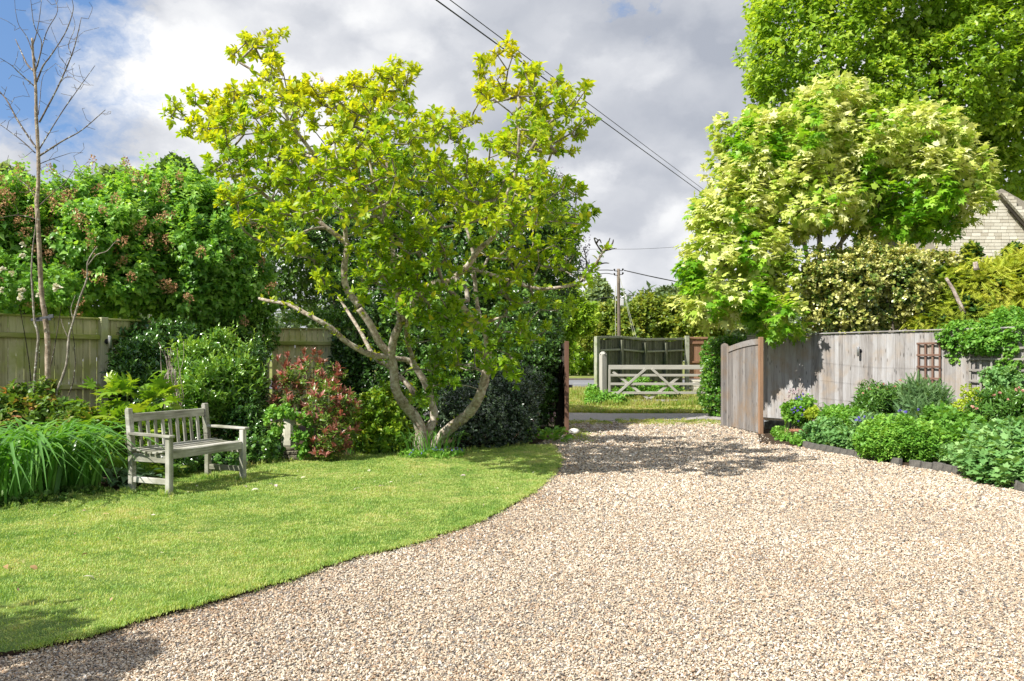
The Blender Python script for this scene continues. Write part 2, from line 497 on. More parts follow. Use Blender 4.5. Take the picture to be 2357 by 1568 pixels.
L_dholly = leaf_mat('blue_green_holly_leaf', [(0.0, (0.014, 0.03, 0.018)), (0.6, (0.035, 0.065, 0.035)), (1.0, (0.15, 0.21, 0.11))], 0.1, 0.25, 0.65)
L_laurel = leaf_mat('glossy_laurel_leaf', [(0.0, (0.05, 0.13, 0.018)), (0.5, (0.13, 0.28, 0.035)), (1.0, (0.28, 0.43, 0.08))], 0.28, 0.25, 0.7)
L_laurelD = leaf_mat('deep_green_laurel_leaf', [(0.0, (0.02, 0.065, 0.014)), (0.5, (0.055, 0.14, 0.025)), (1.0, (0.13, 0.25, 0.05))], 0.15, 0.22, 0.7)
L_fatsia = leaf_mat('fatsia_leaf', [(0.0, (0.07, 0.17, 0.012)), (0.5, (0.17, 0.31, 0.02)), (1.0, (0.34, 0.40, 0.045))], 0.35, 0.28, 0.6)
L_lily = leaf_mat('daylily_blade', [(0.0, (0.04, 0.14, 0.02)), (0.5, (0.10, 0.27, 0.04)), (1.0, (0.20, 0.38, 0.08))], 0.36, 0.35, 0.5)
L_red = leaf_mat('red_young_leaf', [(0.0, (0.14, 0.10, 0.04)), (0.5, (0.28, 0.115, 0.085)), (1.0, (0.44, 0.20, 0.17))], 0.3, 0.32, 0.6, (1.3, 0.7, 0.6))
L_redgreen = leaf_mat('photinia_old_leaf', [(0.0, (0.06, 0.13, 0.02)), (1.0, (0.20, 0.30, 0.05))], 0.28, 0.32, 0.6)
L_yellowgreen = leaf_mat('yellow_green_shrub_leaf', [(0.0, (0.05, 0.12, 0.01)), (0.5, (0.13, 0.25, 0.015)), (1.0, (0.30, 0.36, 0.03))], 0.38)
L_copper = leaf_mat('coppery_shrub_leaf', [(0.0, (0.05, 0.12, 0.015)), (0.6, (0.12, 0.21, 0.03)), (0.9, (0.32, 0.22, 0.06)), (1.0, (0.42, 0.20, 0.10))], 0.32)
L_grey = leaf_mat('felted_grey_green_leaf', [(0.0, (0.09, 0.16, 0.09)), (1.0, (0.21, 0.31, 0.19))], 0.2, 0.8, 0.1, (1, 1.1, 0.8))
L_herb = leaf_mat('fresh_herb_leaf', [(0.0, (0.07, 0.19, 0.02)), (0.5, (0.14, 0.31, 0.04)), (1.0, (0.25, 0.42, 0.07))], 0.33, 0.5, 0.35)
L_geran = leaf_mat('cranesbill_leaf', [(0.0, (0.07, 0.18, 0.05)), (0.5, (0.15, 0.30, 0.09)), (1.0, (0.27, 0.42, 0.16))], 0.3, 0.6, 0.25)
L_peony = leaf_mat('peony_leaf', [(0.0, (0.035, 0.10, 0.015)), (0.5, (0.08, 0.19, 0.03)), (1.0, (0.16, 0.29, 0.06))], 0.3, 0.3, 0.5)
L_ferny = leaf_mat('grey_green_ferny_leaf', [(0.0, (0.06, 0.13, 0.05)), (0.5, (0.13, 0.24, 0.09)), (1.0, (0.24, 0.36, 0.16))], 0.3, 0.6, 0.3)
L_limefl = leaf_mat('lime_yellow_bract', [(0.0, (0.22, 0.33, 0.03)), (1.0, (0.45, 0.52, 0.06))], 0.35, 0.6, 0.2)
L_violet = leaf_mat('violet_petal', [(0.0, (0.09, 0.07, 0.33)), (1.0, (0.24, 0.20, 0.60))], 0.3, 0.6, 0.2, (1, 1, 1))
L_pink = leaf_mat('pink_petal', [(0.0, (0.50, 0.24, 0.32)), (1.0, (0.72, 0.50, 0.55))], 0.3, 0.6, 0.2, (1, 1, 1))
L_white = leaf_mat('cream_petal', [(0.0, (0.70, 0.64, 0.38)), (1.0, (0.82, 0.80, 0.70))], 0.3, 0.6, 0.2, (1, 1, 1))
L_bud = leaf_mat('peony_bud_skin', [(0.0, (0.40, 0.17, 0.14)), (1.0, (0.55, 0.30, 0.24))], 0.1, 0.5, 0.4, (1, 1, 1))
L_box = leaf_mat('clipped_hedge_leaf', [(0.0, (0.03, 0.10, 0.01)), (0.5, (0.085, 0.22, 0.02)), (1.0, (0.19, 0.34, 0.04))], 0.32, 0.35, 0.5)
L_farG = leaf_mat('far_golden_leaf', [(0.0, (0.06, 0.12, 0.02)), (0.5, (0.17, 0.24, 0.03)), (1.0, (0.36, 0.36, 0.06))], 0.35)
L_farD = leaf_mat('far_dark_leaf', [(0.0, (0.04, 0.07, 0.03)), (0.5, (0.09, 0.14, 0.05)), (1.0, (0.17, 0.22, 0.09))], 0.25)
L_farP = leaf_mat('far_pale_leaf', [(0.0, (0.13, 0.19, 0.08)), (1.0, (0.27, 0.35, 0.17))], 0.3)
L_dry = leaf_mat('dry_leaf', [(0.0, (0.25, 0.15, 0.07)), (1.0, (0.5, 0.38, 0.2))], 0.2, 0.8, 0.1, (1, 1, 1))
L_wist = leaf_mat('mauve_raceme', [(0.0, (0.16, 0.13, 0.19)), (1.0, (0.32, 0.27, 0.38))], 0.25, 0.7, 0.1, (1, 1, 1))

# ---------------------------------------------------------------- leaves
def tmpl(V, T):
    return np.array(V, float), np.array(T, int)

def t_oval4(wd):
    h = wd / 2
    return tmpl([(0, 0, 0), (.45, h, .07), (1, 0, -.10), (.45, -h, .07)], [(0, 2, 1), (0, 3, 2)])

def t_oval6(wd, droop=.12, tipw=.75, at=(.3, .68)):
    h = wd / 2
    V = [(0, 0, 0), (at[0], h, .08), (at[1], h * tipw, .05), (1, 0, -droop), (at[1], -h * tipw, .05), (at[0], -h, .08), (.5, 0, .03)]
    T = [(0, 6, 1), (1, 6, 2), (2, 6, 3), (0, 5, 6), (5, 4, 6), (4, 3, 6)]
    return tmpl(V, T)

def t_lobed(n, span, rtip, rnotch, c=.38, shoulder=0.0, droop=.18, base=.42):
    V = [(c, 0, .03)]
    angs = np.linspace(-span, span, n)
    pts = []
    pts.append((math.radians(-180 + 14), base * .95))
    for i, a in enumerate(angs):
        k = 1 - .28 * abs(i - (n - 1) / 2) / ((n - 1) / 2)
        ra = math.radians(a)
        if shoulder > 0:
            sa = math.radians(span / n * shoulder)
            pts += [(ra - sa, rtip * k * .68), (ra, rtip * k), (ra + sa, rtip * k * .68)]
        else:
            pts.append((ra, rtip * k))
        if i < n - 1:
            pts.append((math.radians((angs[i] + angs[i + 1]) / 2), rnotch))
    for a, r in pts:
        V.append((c + r * math.cos(a), r * math.sin(a), .05 - droop * r * r * 2.2))
    V.append((0, 0, 0))
    m = len(V) - 1
    T = [(0, i, i + 1) for i in range(1, m)] + [(0, m, 1)]
    return tmpl(V, T)

def t_blade(wd, arch, n=6, tip=-.2):
    """strap leaf: rises along z, arches over along x"""
    V, T = [], []
    for i in range(n + 1):
        t = i / n
        x = arch * t ** 1.7
        z = math.sin(t * (1.35 + .9 * arch)) * (.98 - .1 * arch) + tip * max(0, t - .6) * arch
        wv_ = wd / 2 * (1 - t ** 3) + .0008
        V += [(x, wv_, z + wv_ * .5), (x, 0, z), (x, -wv_, z + wv_ * .5)]
    for i in range(n):
        a = 3 * i
        T += [(a, a + 3, a + 4), (a, a + 4, a + 1), (a + 1, a + 4, a + 5), (a + 1, a + 5, a + 2)]
    return tmpl(V, T)

def t_frond(n=6, wd=.5):
    V, T = [], []
    def tri(a, b, c):
        k = len(V); V.extend([a, b, c]); T.append((k, k + 1, k + 2))
    tri((0, .012, 0), (0, -.012, 0), (1, 0, -.12))
    for i in range(n):
        t = .08 + .84 * i / n
        L = wd * (1 - t * .75) * (.55 + .45 * min(1, t * 4))
        for s in (1, -1):
            tri((t, 0, -.12 * t * t), (t + .10, 0, -.12 * t * t), (t + L * .75, s * L * .62, -.05 - .14 * t))
            tri((t + L * .25, s * L * .2, -.02), (t + L * .5, s * L * .2, -.03), (t + L * .72, s * L * .16, -.10))
    return tmpl(V, T)

T_OV4, T_OV4W, T_OV4N = t_oval4(.5), t_oval4(.72), t_oval4(.3)
T_MAGN, T_LILAC, T_LAUREL, T_NARROW = t_oval6(.46, .12, .95), t_oval6(.72, .22, .55), t_oval6(.36, .15), t_oval6(.24, .2)
T_ROUND = t_oval6(.8, .1, .9)
T_MAPLE = t_lobed(5, 112, .62, .27)
T_FATSIA = t_lobed(7, 120, .66, .24, shoulder=.75)
T_GERAN = t_lobed(5, 125, .55, .30, shoulder=.95, droop=.1)
T_BROAD = t_oval6(.55, .25, .85)
T_FROND = t_frond()
T_FERN = t_frond(9, .28)

def norm(a):
    return a / (np.linalg.norm(a, axis=-1, keepdims=True) + 1e-9)

def nz(p, f, s):
    q = p * f
    x, y, z = q[:, 0], q[:, 1], q[:, 2]
    return (np.sin(x * 1.7 + s + 1.3 * np.sin(y * 1.1 + s)) + np.sin(y * 1.9 + 2 * s + 1.2 * np.sin(z * 1.3 + s)) +
            np.sin(z * 1.6 + 3 * s + 1.1 * np.sin(x * 1.2))) / 3

def frames(D, N):
    D = norm(D)
    N = norm(N - (N * D).sum(1, keepdims=True) * D)
    S = np.cross(N, D)
    return D, S, N

UP = np.array([0, 0, 1.0])

class Leaves:
    def __init__(s):
        s.P, s.D, s.N, s.L, s.T = [], [], [], [], []
    def add(s, P, D, N, L, T):
        s.P.append(P); s.D.append(D); s.N.append(N); s.L.append(L); s.T.append(T)
        return s
    def get(s):
        P, D, N, L, T = (np.concatenate(a) for a in (s.P, s.D, s.N, s.L, s.T))
        return P, D, N, L, np.clip(T, 0, 1)

def sprigs(C, A, L, k, ll, spread=.9, droop=.12, tint=None, up=.5, ljit=.25, tjit=.16):
    """k leaves spiralled round each sprig axis"""
    M_ = len(C)
    A = norm(A)
    R = norm(np.cross(A, rng.normal(size=(M_, 3))))
    B = np.cross(A, R)
    idx = np.repeat(np.arange(M_), k)
    j = np.tile(np.arange(k), M_)
    t = (j + .5) / k
    phi = j * 2.4 + np.repeat(rng.uniform(0, 6.28, M_), k) + rng.normal(0, .25, M_ * k)
    side = np.cos(phi)[:, None] * R[idx] + np.sin(phi)[:, None] * B[idx]
    ang = spread * (1.2 - .55 * t) + rng.normal(0, .15, M_ * k)
    D = A[idx] * np.cos(ang)[:, None] + side * np.sin(ang)[:, None]
    D = norm(D + np.array([0, 0, -1.0]) * (droop + rng.normal(0, .12, M_ * k))[:, None])
    Lr = np.broadcast_to(np.asarray(L, float), (M_,))[idx]
    P = C[idx] + A[idx] * (Lr * (t - .5))[:, None]
    N = A[idx] + UP * up + rng.normal(0, .25, (M_ * k, 3))
    lens = np.broadcast_to(np.asarray(ll, float), (M_,))[idx] * (1 + rng.normal(0, ljit, M_ * k)).clip(.45, 1.5)
    tt = (tint if tint is not None else rng.uniform(.2, .8, M_))[idx] + rng.normal(0, tjit, M_ * k)
    return P, D, N, lens, tt

_unit = {}
def unit_leaf(key, tm, mat):
    k = (key, mat.name)
    if k not in _unit:
        me = tri_mesh('leaf', tm[0], tm[1])
        me.materials.append(mat)
        _unit[k] = me
    return _unit[k]

def leaf_out(root, lv, tm, mats, nobj=0, name='foliage', part='leaf', keep=None):
    """one joined mesh of leaves + the nobj that show largest as parts of their own"""
    P, D, N, L, T = lv.get() if isinstance(lv, Leaves) else lv
    ok = np.isfinite(P).all(1)
    P, D, N, L, T = P[ok], D[ok], N[ok], L[ok], np.clip(T[ok], 0, 1)
    D, S, N = frames(D, N)
    if nobj:
        toC = norm(np.array([0, 0, H]) - P)
        dist = np.linalg.norm(P - np.array([0, 0, H]), axis=1)
        size = L / dist * (.25 + np.abs((N * toC).sum(1)))
        # must be near the front: prefer leaves whose depth is small among neighbours
        if len(P) > nobj:
            front = dist - dist.min()
            q = size * np.exp(-front / (1.0 + .35 * np.ptp(dist)))
            order = np.argsort(-q)
            sel = order[:nobj]
        else:
            sel = np.arange(len(P))
        off = root_loc(root)
        me = unit_leaf(part + str(id(tm)), tm, mats[1])
        for i in sel:
            o = bpy.data.objects.new(part, me)
            o.parent = root
            l = float(L[i])
            M = Matrix(((D[i][0] * l, S[i][0] * l, N[i][0] * l, P[i][0] - off[0]),
                        (D[i][1] * l, S[i][1] * l, N[i][1] * l, P[i][1] - off[1]),
                        (D[i][2] * l, S[i][2] * l, N[i][2] * l, P[i][2] - off[2]), (0, 0, 0, 1)))
            o.matrix_basis = M
            COL.objects.link(o)
        m = np.ones(len(P), bool); m[sel] = False
        P, D, S, N, L, T = P[m], D[m], S[m], N[m], L[m], T[m]
    if len(P) == 0:
        return None
    V0, T0 = tm
    nv = len(V0)
    V = P[:, None, :] + L[:, None, None] * (V0[None, :, 0:1] * D[:, None, :] + V0[None, :, 1:2] * S[:, None, :] + V0[None, :, 2:3] * N[:, None, :])
    Tt = (T0[None] + (np.arange(len(P)) * nv)[:, None, None]).reshape(-1, 3)
    return mesh_obj(name, V.reshape(-1, 3), Tt, mats[0], root, {'tint': np.repeat(T, nv)}, kind='stuff')

def shell(blobs, M, lump=.16, lf=1.6, thick=.3, seed=1.0, zmin=.02, back=.55, hole=None):
    """points on a lumpy union of ellipsoids (cx,cy,cz,rx,ry,rz) + outward normals"""
    B = np.array(blobs, float)
    C_, R_ = B[:, :3], B[:, 3:6]
    area = (R_[:, 0] * R_[:, 1] + R_[:, 1] * R_[:, 2] + R_[:, 0] * R_[:, 2])
    outP, outN = [], []
    need = M
    for it in range(9):
        m = int(need * 2.2) + 50
        b = rng.choice(len(B), m, p=area / area.sum())
        d = norm(rng.normal(size=(m, 3)))
        r = 1 + lump * nz(d * R_[b] + C_[b], lf, seed) + .5 * lump * nz(d * R_[b] + C_[b], lf * 3.1, seed + 5) - thick * rng.random(m) ** 2
        p = C_[b] + d * R_[b] * r[:, None]
        n_ = norm(d / R_[b])
        ok = p[:, 2] > zmin
        for c, rr in zip(C_, R_):
            q = np.linalg.norm((p - c) / rr, axis=1)
            ok &= ~(q < .68)
        if back < 1:
            toC = norm(np.array([0, 0, H]) - p)
            facing = (n_ * toC).sum(1) > -.15
            ok &= facing | (rng.random(m) < back)
        if hole is not None:
            ok &= nz(p, hole[0], seed + 9) > hole[1]
        outP.append(p[ok]); outN.append(n_[ok])
        if sum(len(x) for x in outP) >= M: break
        need = M - sum(len(x) for x in outP)
    return np.vstack(outP)[:M], np.vstack(outN)[:M]

def stems_obj(root, base, tips, r0, mat, name='stem', sides=6, bow=.15, n=5):
    for tp in tips:
        b = np.array(base, float) + np.array([rng.normal(0, r0 * 1.5), rng.normal(0, r0 * 1.5), 0])
        tp = np.array(tp, float)
        mid = (b + tp) / 2 + rng.normal(0, bow, 3) * np.linalg.norm(tp - b) * .5
        mid[2] = max(mid[2], .1)
        tube_obj(name, [b, mid, tp], [r0, r0 * .7, r0 * .3], mat, root, sides, n=n)

def bush(name, label, cat, blobs, M, k, ll, tm, mats, base=None, spread=.95, L=None, upw=.35, droop=.12, nobj=0,
         group=None, fill=.35, lump=.16, lf=1.6, thick=.3, stems=4, stemr=.02, stem_mat=None, tlo=.2, thi=.85, back=.6,
         hole=None, seed=None, zmin=.02, part='leaf', rand=.3, tgrad=0.0, sprout=0.0):
    B = np.array(blobs, float)
    if base is None:
        base = (B[:, 0].mean(), B[:, 1].mean(), 0.0)
    root = thing(name, label, cat, base, group)
    seed = rng.uniform(0, 20) if seed is None else seed
    C_, N_ = shell(blobs, M, lump, lf, thick, seed, zmin, back, hole)
    A = N_ * (1 - upw) + UP * upw + rng.normal(0, rand, N_.shape)
    tint = tlo + (thi - tlo) * (.5 + .35 * nz(C_, lf * 1.7, seed + 3) + rng.normal(0, .2, len(C_)))
    if tgrad:
        zz = (C_[:, 2] - C_[:, 2].min()) / max(.01, np.ptp(C_[:, 2]))
        tint += tgrad * (zz - .5)
    lv = Leaves()
    lv.add(*sprigs(C_, A, L if L else ll * 1.3, k, ll, spread, droop, tint))
    if sprout > 0:
        cand = np.where(N_[:, 2] > .15)[0]
        if len(cand):
            q = rng.choice(cand, max(1, int(M * .05)))
            ln = rng.uniform(.3, 1.0, len(q)) * sprout
            ax = norm(N_[q] * .4 + UP + rng.normal(0, .3, (len(q), 3)))
            for f_ in (.35, .75, 1.1):
                lv.add(*sprigs(C_[q] + ax * (ln * f_)[:, None], ax, ll * .9, max(3, k // 2), ll * (1.05 - .3 * f_), spread * .8, droop, tint[q] + .1))
    if fill > 0:
        m = int(M * k * fill)
        b = rng.choice(len(B), m, p=(B[:, 3] * B[:, 4] * B[:, 5]) / (B[:, 3] * B[:, 4] * B[:, 5]).sum())
        d = norm(rng.normal(size=(m, 3)))
        p = B[b, :3] + d * B[b, 3:6] * (rng.uniform(.45, .88, m))[:, None]
        ok = p[:, 2] > zmin
        p, d = p[ok], d[ok]
        lv.add(p, norm(rng.normal(size=p.shape)), norm(d + UP * .3 + rng.normal(0, .4, p.shape)), np.full(len(p), ll * 1.35), rng.uniform(0, .6, len(p)))
    leaf_out(root, lv, tm, mats, nobj, part=part)
    if stems:
        idx = rng.choice(len(B), stems)
        tips = [B[i, :3] + rng.normal(0, .2, 3) * B[i, 3:6] for i in idx]
        stems_obj(root, (base[0], base[1], 0), tips, stemr, stem_mat or M_barkdark)
    return root

def PB(cx, cy, rx, ry, Y, dz=None):
    """ellipsoid whose outline covers that part of the view when it stands Y metres away"""
    c = Wp(cx, cy, Y)
    return (c[0], c[1], c[2], rx / F * Y, dz if dz else rx / F * Y, ry / F * Y)

# ---------------------------------------------------------------- branching trees
def path_px(pts):
    return np.array([Wp(*p) for p in pts])

class Skeleton:
    def __init__(s):
        s.p, s.par, s.r, s.lock = [], [], [], []
    def add_path(s, P, r0, r1, attach=None):
        P = catmull(P, 5)
        a = -1
        if attach is not None and len(s.p):
            a = attach
        R = np.linspace(r0, r1, len(P))
        for i, q in enumerate(P):
            s.p.append(q); s.par.append(a); s.r.append(R[i]); s.lock.append(True)
            a = len(s.p) - 1
    def grow(s, targets, step=.35, bend=.12, uppen=.6):
        P = list(s.p)
        cen = np.mean(np.array(P), axis=0)
        tg = np.array(targets)
        base = np.array(s.p)
        d0 = np.array([np.min(np.linalg.norm(base - t, axis=1)) for t in tg])
        arr = np.zeros((len(s.p) + len(tg) * 40, 3)); arr[:len(s.p)] = base
        n = len(s.p)
        ends = []
        for ti in np.argsort(d0):
            t = tg[ti]
            dv = t - arr[:n]
            dist = np.linalg.norm(dv, axis=1)
            cost = dist * (1 + uppen * np.clip(-dv[:, 2] / (dist + 1e-6), 0, 1)) + .15 * np.clip(.25 - dv[:, 2], 0, 1)
            a = int(np.argmin(cost))
            st = arr[a].copy()
            m = max(1, min(12, int(dist[a] / step)))
            off = rng.normal(0, bend, 3) * dist[a]
            for i in range(1, m + 1):
                f_ = i / m
                q = st + (t - st) * f_ + off * math.sin(math.pi * f_) + rng.normal(0, .012, 3)
                s.p.append(q); s.par.append(a); s.r.append(0); s.lock.append(False)
                arr[n] = q; a = n; n += 1
            ends.append(a)
        s.ends = ends
        return ends
    def radii(s, tip=.005, ex=.42, mx=.05):
        n = len(s.p)
        cnt = np.zeros(n)
        child = np.zeros(n)
        for i in range(n): 
            if s.par[i] >= 0: child[s.par[i]] += 1
        cnt[child == 0] = 1
        for i in range(n - 1, -1, -1):
            if s.par[i] >= 0: cnt[s.par[i]] += cnt[i]
        for i in range(n):
            if not s.lock[i]:
                s.r[i] = min(mx, tip * max(1, cnt[i]) ** ex)
    def segs(s, sides=5, min_i=0):
        idx = np.array([i for i in range(len(s.p)) if s.par[i] >= 0 and not s.lock[i]])
        p = np.array(s.p); r = np.array(s.r); par = np.array(s.par)
        a, b = p[par[idx]], p[idx]
        ra = np.minimum(r[par[idx]], r[idx] * 1.35); rb = r[idx]
        t = norm(b - a)
        R = norm(np.cross(t, np.array([.3, .2, .93])))
        Q = np.cross(t, R)
        an = np.arange(sides) * 2 * np.pi / sides
        ring = np.cos(an)[None, :, None] * R[:, None, :] + np.sin(an)[None, :, None] * Q[:, None, :]
        V = np.concatenate([a[:, None] - t[:, None] * ra[:, None, None] * .4 + ring * ra[:, None, None], b[:, None] + ring * rb[:, None, None]], 1)
        k = np.arange(sides)
        T0 = np.vstack([np.stack([k, (k + 1) % sides, (k + 1) % sides + sides], 1), np.stack([k, (k + 1) % sides + sides, k + sides], 1)])
        T = (T0[None] + (np.arange(len(idx)) * 2 * sides)[:, None, None]).reshape(-1, 3)
        return V.reshape(-1, 3), T

# ---------------------------------------------------------------- ground
from mathutils.geometry import tessellate_polygon

def sheet(name, poly, z, mat, label=None, skirt=0.0, skirt_mat=None, kind='structure', parent=None):
    vs = [Vector((float(p[0]), float(p[1]), z)) for p in poly]
    tris = [list(t) for t in tessellate_polygon([vs])]
    V = [tuple(v) for v in vs]
    Tn = []
    for t in tris:
        a, b, c = (vs[i] for i in t)
        if (b - a).cross(c - a).z < 0: t = t[::-1]
        Tn.append(t)
    n = len(V)
    nface = len(Tn)
    if skirt > 0:
        V += [(v[0], v[1], z - skirt) for v in V]
        area = sum(vs[i].x * vs[(i + 1) % n].y - vs[(i + 1) % n].x * vs[i].y for i in range(n))
        for i in range(n):
            j = (i + 1) % n
            q = [i, i + n, j + n, j] if area < 0 else [i, j, j + n, i + n][::-1]
            Tn.append([q[0], q[1], q[2]]); Tn.append([q[0], q[2], q[3]])
    me = bpy.data.meshes.new(name)
    me.from_pydata(V, [], Tn)
    me.materials.append(mat)
    if skirt_mat:
        me.materials.append(skirt_mat)
        for p in me.polygons[nface:]: p.material_index = 1
    o = link(name, me, None, parent)
    if kind: o['kind'] = kind
    if label: o['label'] = label
    return o

def inside(P, poly):
    x, y = P[:, 0], P[:, 1]
    q = np.array(poly)
    c = np.zeros(len(P), bool)
    n = len(q)
    for i in range(n):
        x1, y1 = q[i]; x2, y2 = q[(i + 1) % n]
        m = ((y1 > y) != (y2 > y)) & (x < (x2 - x1) * (y - y1) / (y2 - y1 + 1e-12) + x1)
        c ^= m
    return c

edge_front_px = [(0, 1519), (102, 1495), (205, 1473), (308, 1440), (400, 1413), (478, 1394), (581, 1365), (684, 1334), (806, 1291),
                 (928, 1264), (1020, 1234), (1093, 1207), (1144, 1184), (1213, 1143), (1240, 1123), (1271, 1095), (1286, 1068), (1279, 1048), (1267, 1029)]
edge_back_px = [(1213, 1029), (1150, 1033), (1093, 1038), (1060, 1047), (1000, 1058), (940, 1057), (880, 1050), (800, 1053), (700, 1062), (633, 1071),
                (489, 1085), (413, 1098), (350, 1125), (291, 1139), (231, 1137), (165, 1154), (66, 1167), (0, 1180)]
front = [G(*p) for p in edge_front_px]
back_ = [G(*p) for p in edge_back_px]
def rough(pts, amp, n=9):
    out = []
    for a, b in zip(pts[:-1], pts[1:]):
        a, b = np.array(a), np.array(b)
        for i in range(n):
            q = a + (b - a) * i / n
            out.append(q + rng.normal(0, amp, 2))
    out.append(np.array(pts[-1]))
    return [tuple(p) for p in out]
def smooth2(pts, n=10, amp=.013):
    P = catmull(np.array([(a, b, 0) for a, b in pts]), n)[:, :2]
    return [tuple(p + rng.normal(0, amp, 2)) for p in P]
lawn_front = [(-8.5, 2.6), (-5.0, 3.25)] + smooth2(front)
lawn_poly = lawn_front + smooth2(back_, 6, .02) + [(-6.3, 7.3), (-8.6, 6.6)]
LZ = .035

# -- materials for the ground
def ground_mat(name, stops, scale, patch=None, pscale=.8, rough_=.95, bump=.5, bscale=None, bdist=.02):
    m, t = new_mat(name)
    geo = t.node('ShaderNodeNewGeometry')
    n1 = t.noise(geo.outputs['Position'], scale, 8.0, .68)
    c = t.ramp(n1, stops)
    if patch:
        n2 = t.noise(geo.outputs['Position'], pscale, 5.0, .6)
        pf = t.node('ShaderNodeMapRange', {0: n2, 1: .48, 2: .66, 3: 0.0, 4: .8}).outputs[0]
        c = t.mix(pf, c, patch)
    n3 = t.noise(geo.outputs['Position'], bscale or scale * 3, 5.0, .7)
    b_ = t.node('ShaderNodeBump', {'Strength': bump, 'Distance': bdist, 'Height': n3})
    pr = t.node('ShaderNodeBsdfPrincipled', {'Base Color': c, 'Roughness': rough_, 'Specular IOR Level': .15, 'Normal': b_.outputs[0]})
    finish(t, pr.outputs[0])
    return m

M_soil = ground_mat('dark_bed_soil', [(.3, (.022, .015, .010)), (.5, (.05, .034, .022)), (.7, (.09, .062, .042))], 9, bump=1.0)
M_verge = ground_mat('verge_turf', [(.3, (.07, .11, .02)), (.5, (.15, .19, .04)), (.7, (.27, .25, .09))], 1.6, (.30, .24, .12), .35, bscale=30)
M_lane = ground_mat('worn_tarmac', [(.3, (.24, .215, .21)), (.5, (.36, .33, .32)), (.7, (.50, .46, .44))], 26, (.30, .27, .25), .7, bump=.6)
M_road = ground_mat('road_asphalt', [(.3, (.15, .155, .165)), (.7, (.20, .205, .215))], 12, bump=.2)
M_kerb = noise_mat('concrete_kerb', [(.3, (.12, .10, .09)), (.7, (.2, .17, .15))], 8, 5)
M_paint = noise_mat('road_paint', [(.3, (.6, .6, .6)), (.7, (.75, .75, .73))], 9, 5)

def gravel_base_mat():
    m, t = new_mat('gravel_bed')
    geo = t.node('ShaderNodeNewGeometry')
    v_ = t.node('ShaderNodeTexVoronoi', {'Vector': geo.outputs['Position'], 'Scale': 46.0, 'Randomness': 1.0})
    ss = t.node('ShaderNodeSeparateColor', {0: v_.outputs['Color']})
    c = t.ramp(ss.outputs[0], [(0.0, (.10, .085, .07)), (.12, (.20, .18, .165)), (.25, (.30, .245, .185)), (.45, (.42, .35, .27)), (.7, (.52, .46, .37)), (.9, (.66, .62, .55)), (1.0, (.36, .23, .13))])
    dk = t.node('ShaderNodeMapRange', {0: v_.outputs['Distance'], 1: .35, 2: .75, 3: 0.0, 4: .6}).outputs[0]
    c = t.mix(dk, c, (.14, .115, .085))
    n = t.noise(geo.outputs['Position'], .9, 5.0, .6)
    pf = t.node('ShaderNodeMapRange', {0: n, 1: .50, 2: .72, 3: 0.0, 4: .35}).outputs[0]
    c = t.mix(pf, c, (.28, .22, .16))
    hgt = t.math('SUBTRACT', 1.0, v_.outputs['Distance'])
    b_ = t.node('ShaderNodeBump', {'Strength': .9, 'Distance': .012, 'Height': hgt})
    pr = t.node('ShaderNodeBsdfPrincipled', {'Base Color': c, 'Roughness': .8, 'Specular IOR Level': .3, 'Normal': b_.outputs[0]})
    finish(t, pr.outputs[0])
    return m
M_gravelbed = gravel_base_mat()

def pebble_mat():
    m, t = new_mat('flint_pebble')
    at = t.node('ShaderNodeAttribute', attribute_name='tint')
    at.attribute_type = 'INSTANCER'
    c = t.ramp(at.outputs['Fac'], [(0.0, (.10, .095, .09)), (.08, (.19, .18, .175)), (.16, (.28, .26, .24)), (.24, (.37, .24, .145)), (.34, (.45, .345, .235)),
                                   (.52, (.55, .46, .345)), (.72, (.62, .55, .44)), (.9, (.70, .655, .57)), (1.0, (.79, .765, .72))])
    tcn = t.node('ShaderNodeTexCoord')
    n = t.noise(tcn.outputs['Object'], 60.0, 4.0, .6)
    c = t.mix(t.math('MULTIPLY', n, .55), c, t.mix(1.0, c, (.62, .52, .42), 'MULTIPLY'))
    b_ = t.node('ShaderNodeBump', {'Strength': .3, 'Distance': .002, 'Height': n})
    pr = t.node('ShaderNodeBsdfPrincipled', {'Base Color': c, 'Roughness': .62, 'Specular IOR Level': .35, 'Normal': b_.outputs[0]})
    finish(t, pr.outputs[0])
    return m
M_pebble = pebble_mat()

def grass_mat(name, yell=.5, noise_scale=1.1, g0=(.17, .33, .06), g1=(.35, .51, .12), y1=(.52, .60, .20), dry=(.62, .55, .28), shift=0.0, inst=True):
    m, t = new_mat(name)
    geo = t.node('ShaderNodeNewGeometry')
    at = t.node('ShaderNodeAttribute', attribute_name='tint')
    if inst:
        at.attribute_type = 'INSTANCER'
    big_ = t.noise(geo.outputs['Position'], noise_scale, 5.0, .6)
    small = t.noise(geo.outputs['Position'], 6.0, 4.0, .6)
    f_ = t.math('ADD', t.math('MULTIPLY', big_, .75), t.math('MULTIPLY', small, .4))
    f_ = t.math('ADD', f_, t.math('MULTIPLY', t.math('SUBTRACT', at.outputs['Fac'], .5), .34))
    f_ = t.math('ADD', f_, shift)
    c = t.ramp(f_, [(.34, g0), (.52, g1), (.68, y1), (.86, dry)])
    pr = t.node('ShaderNodeBsdfPrincipled', {'Base Color': c, 'Roughness': .5, 'Specular IOR Level': .3})
    tr = t.node('ShaderNodeBsdfTranslucent', {0: t.mix(1.0, c, (1.3, 1.2, .5), 'MULTIPLY')})
    ms = t.node('ShaderNodeMixShader', {0: .38, 1: pr.outputs[0], 2: tr.outputs[0]})
    finish(t, ms.outputs[0])
    return m
M_grass = grass_mat('lawn_blade')
M_lawnbase = grass_mat('lawn_turf_base', g0=(.12, .21, .04), g1=(.25, .34, .07), y1=(.36, .39, .11), dry=(.42, .34, .16), inst=False)
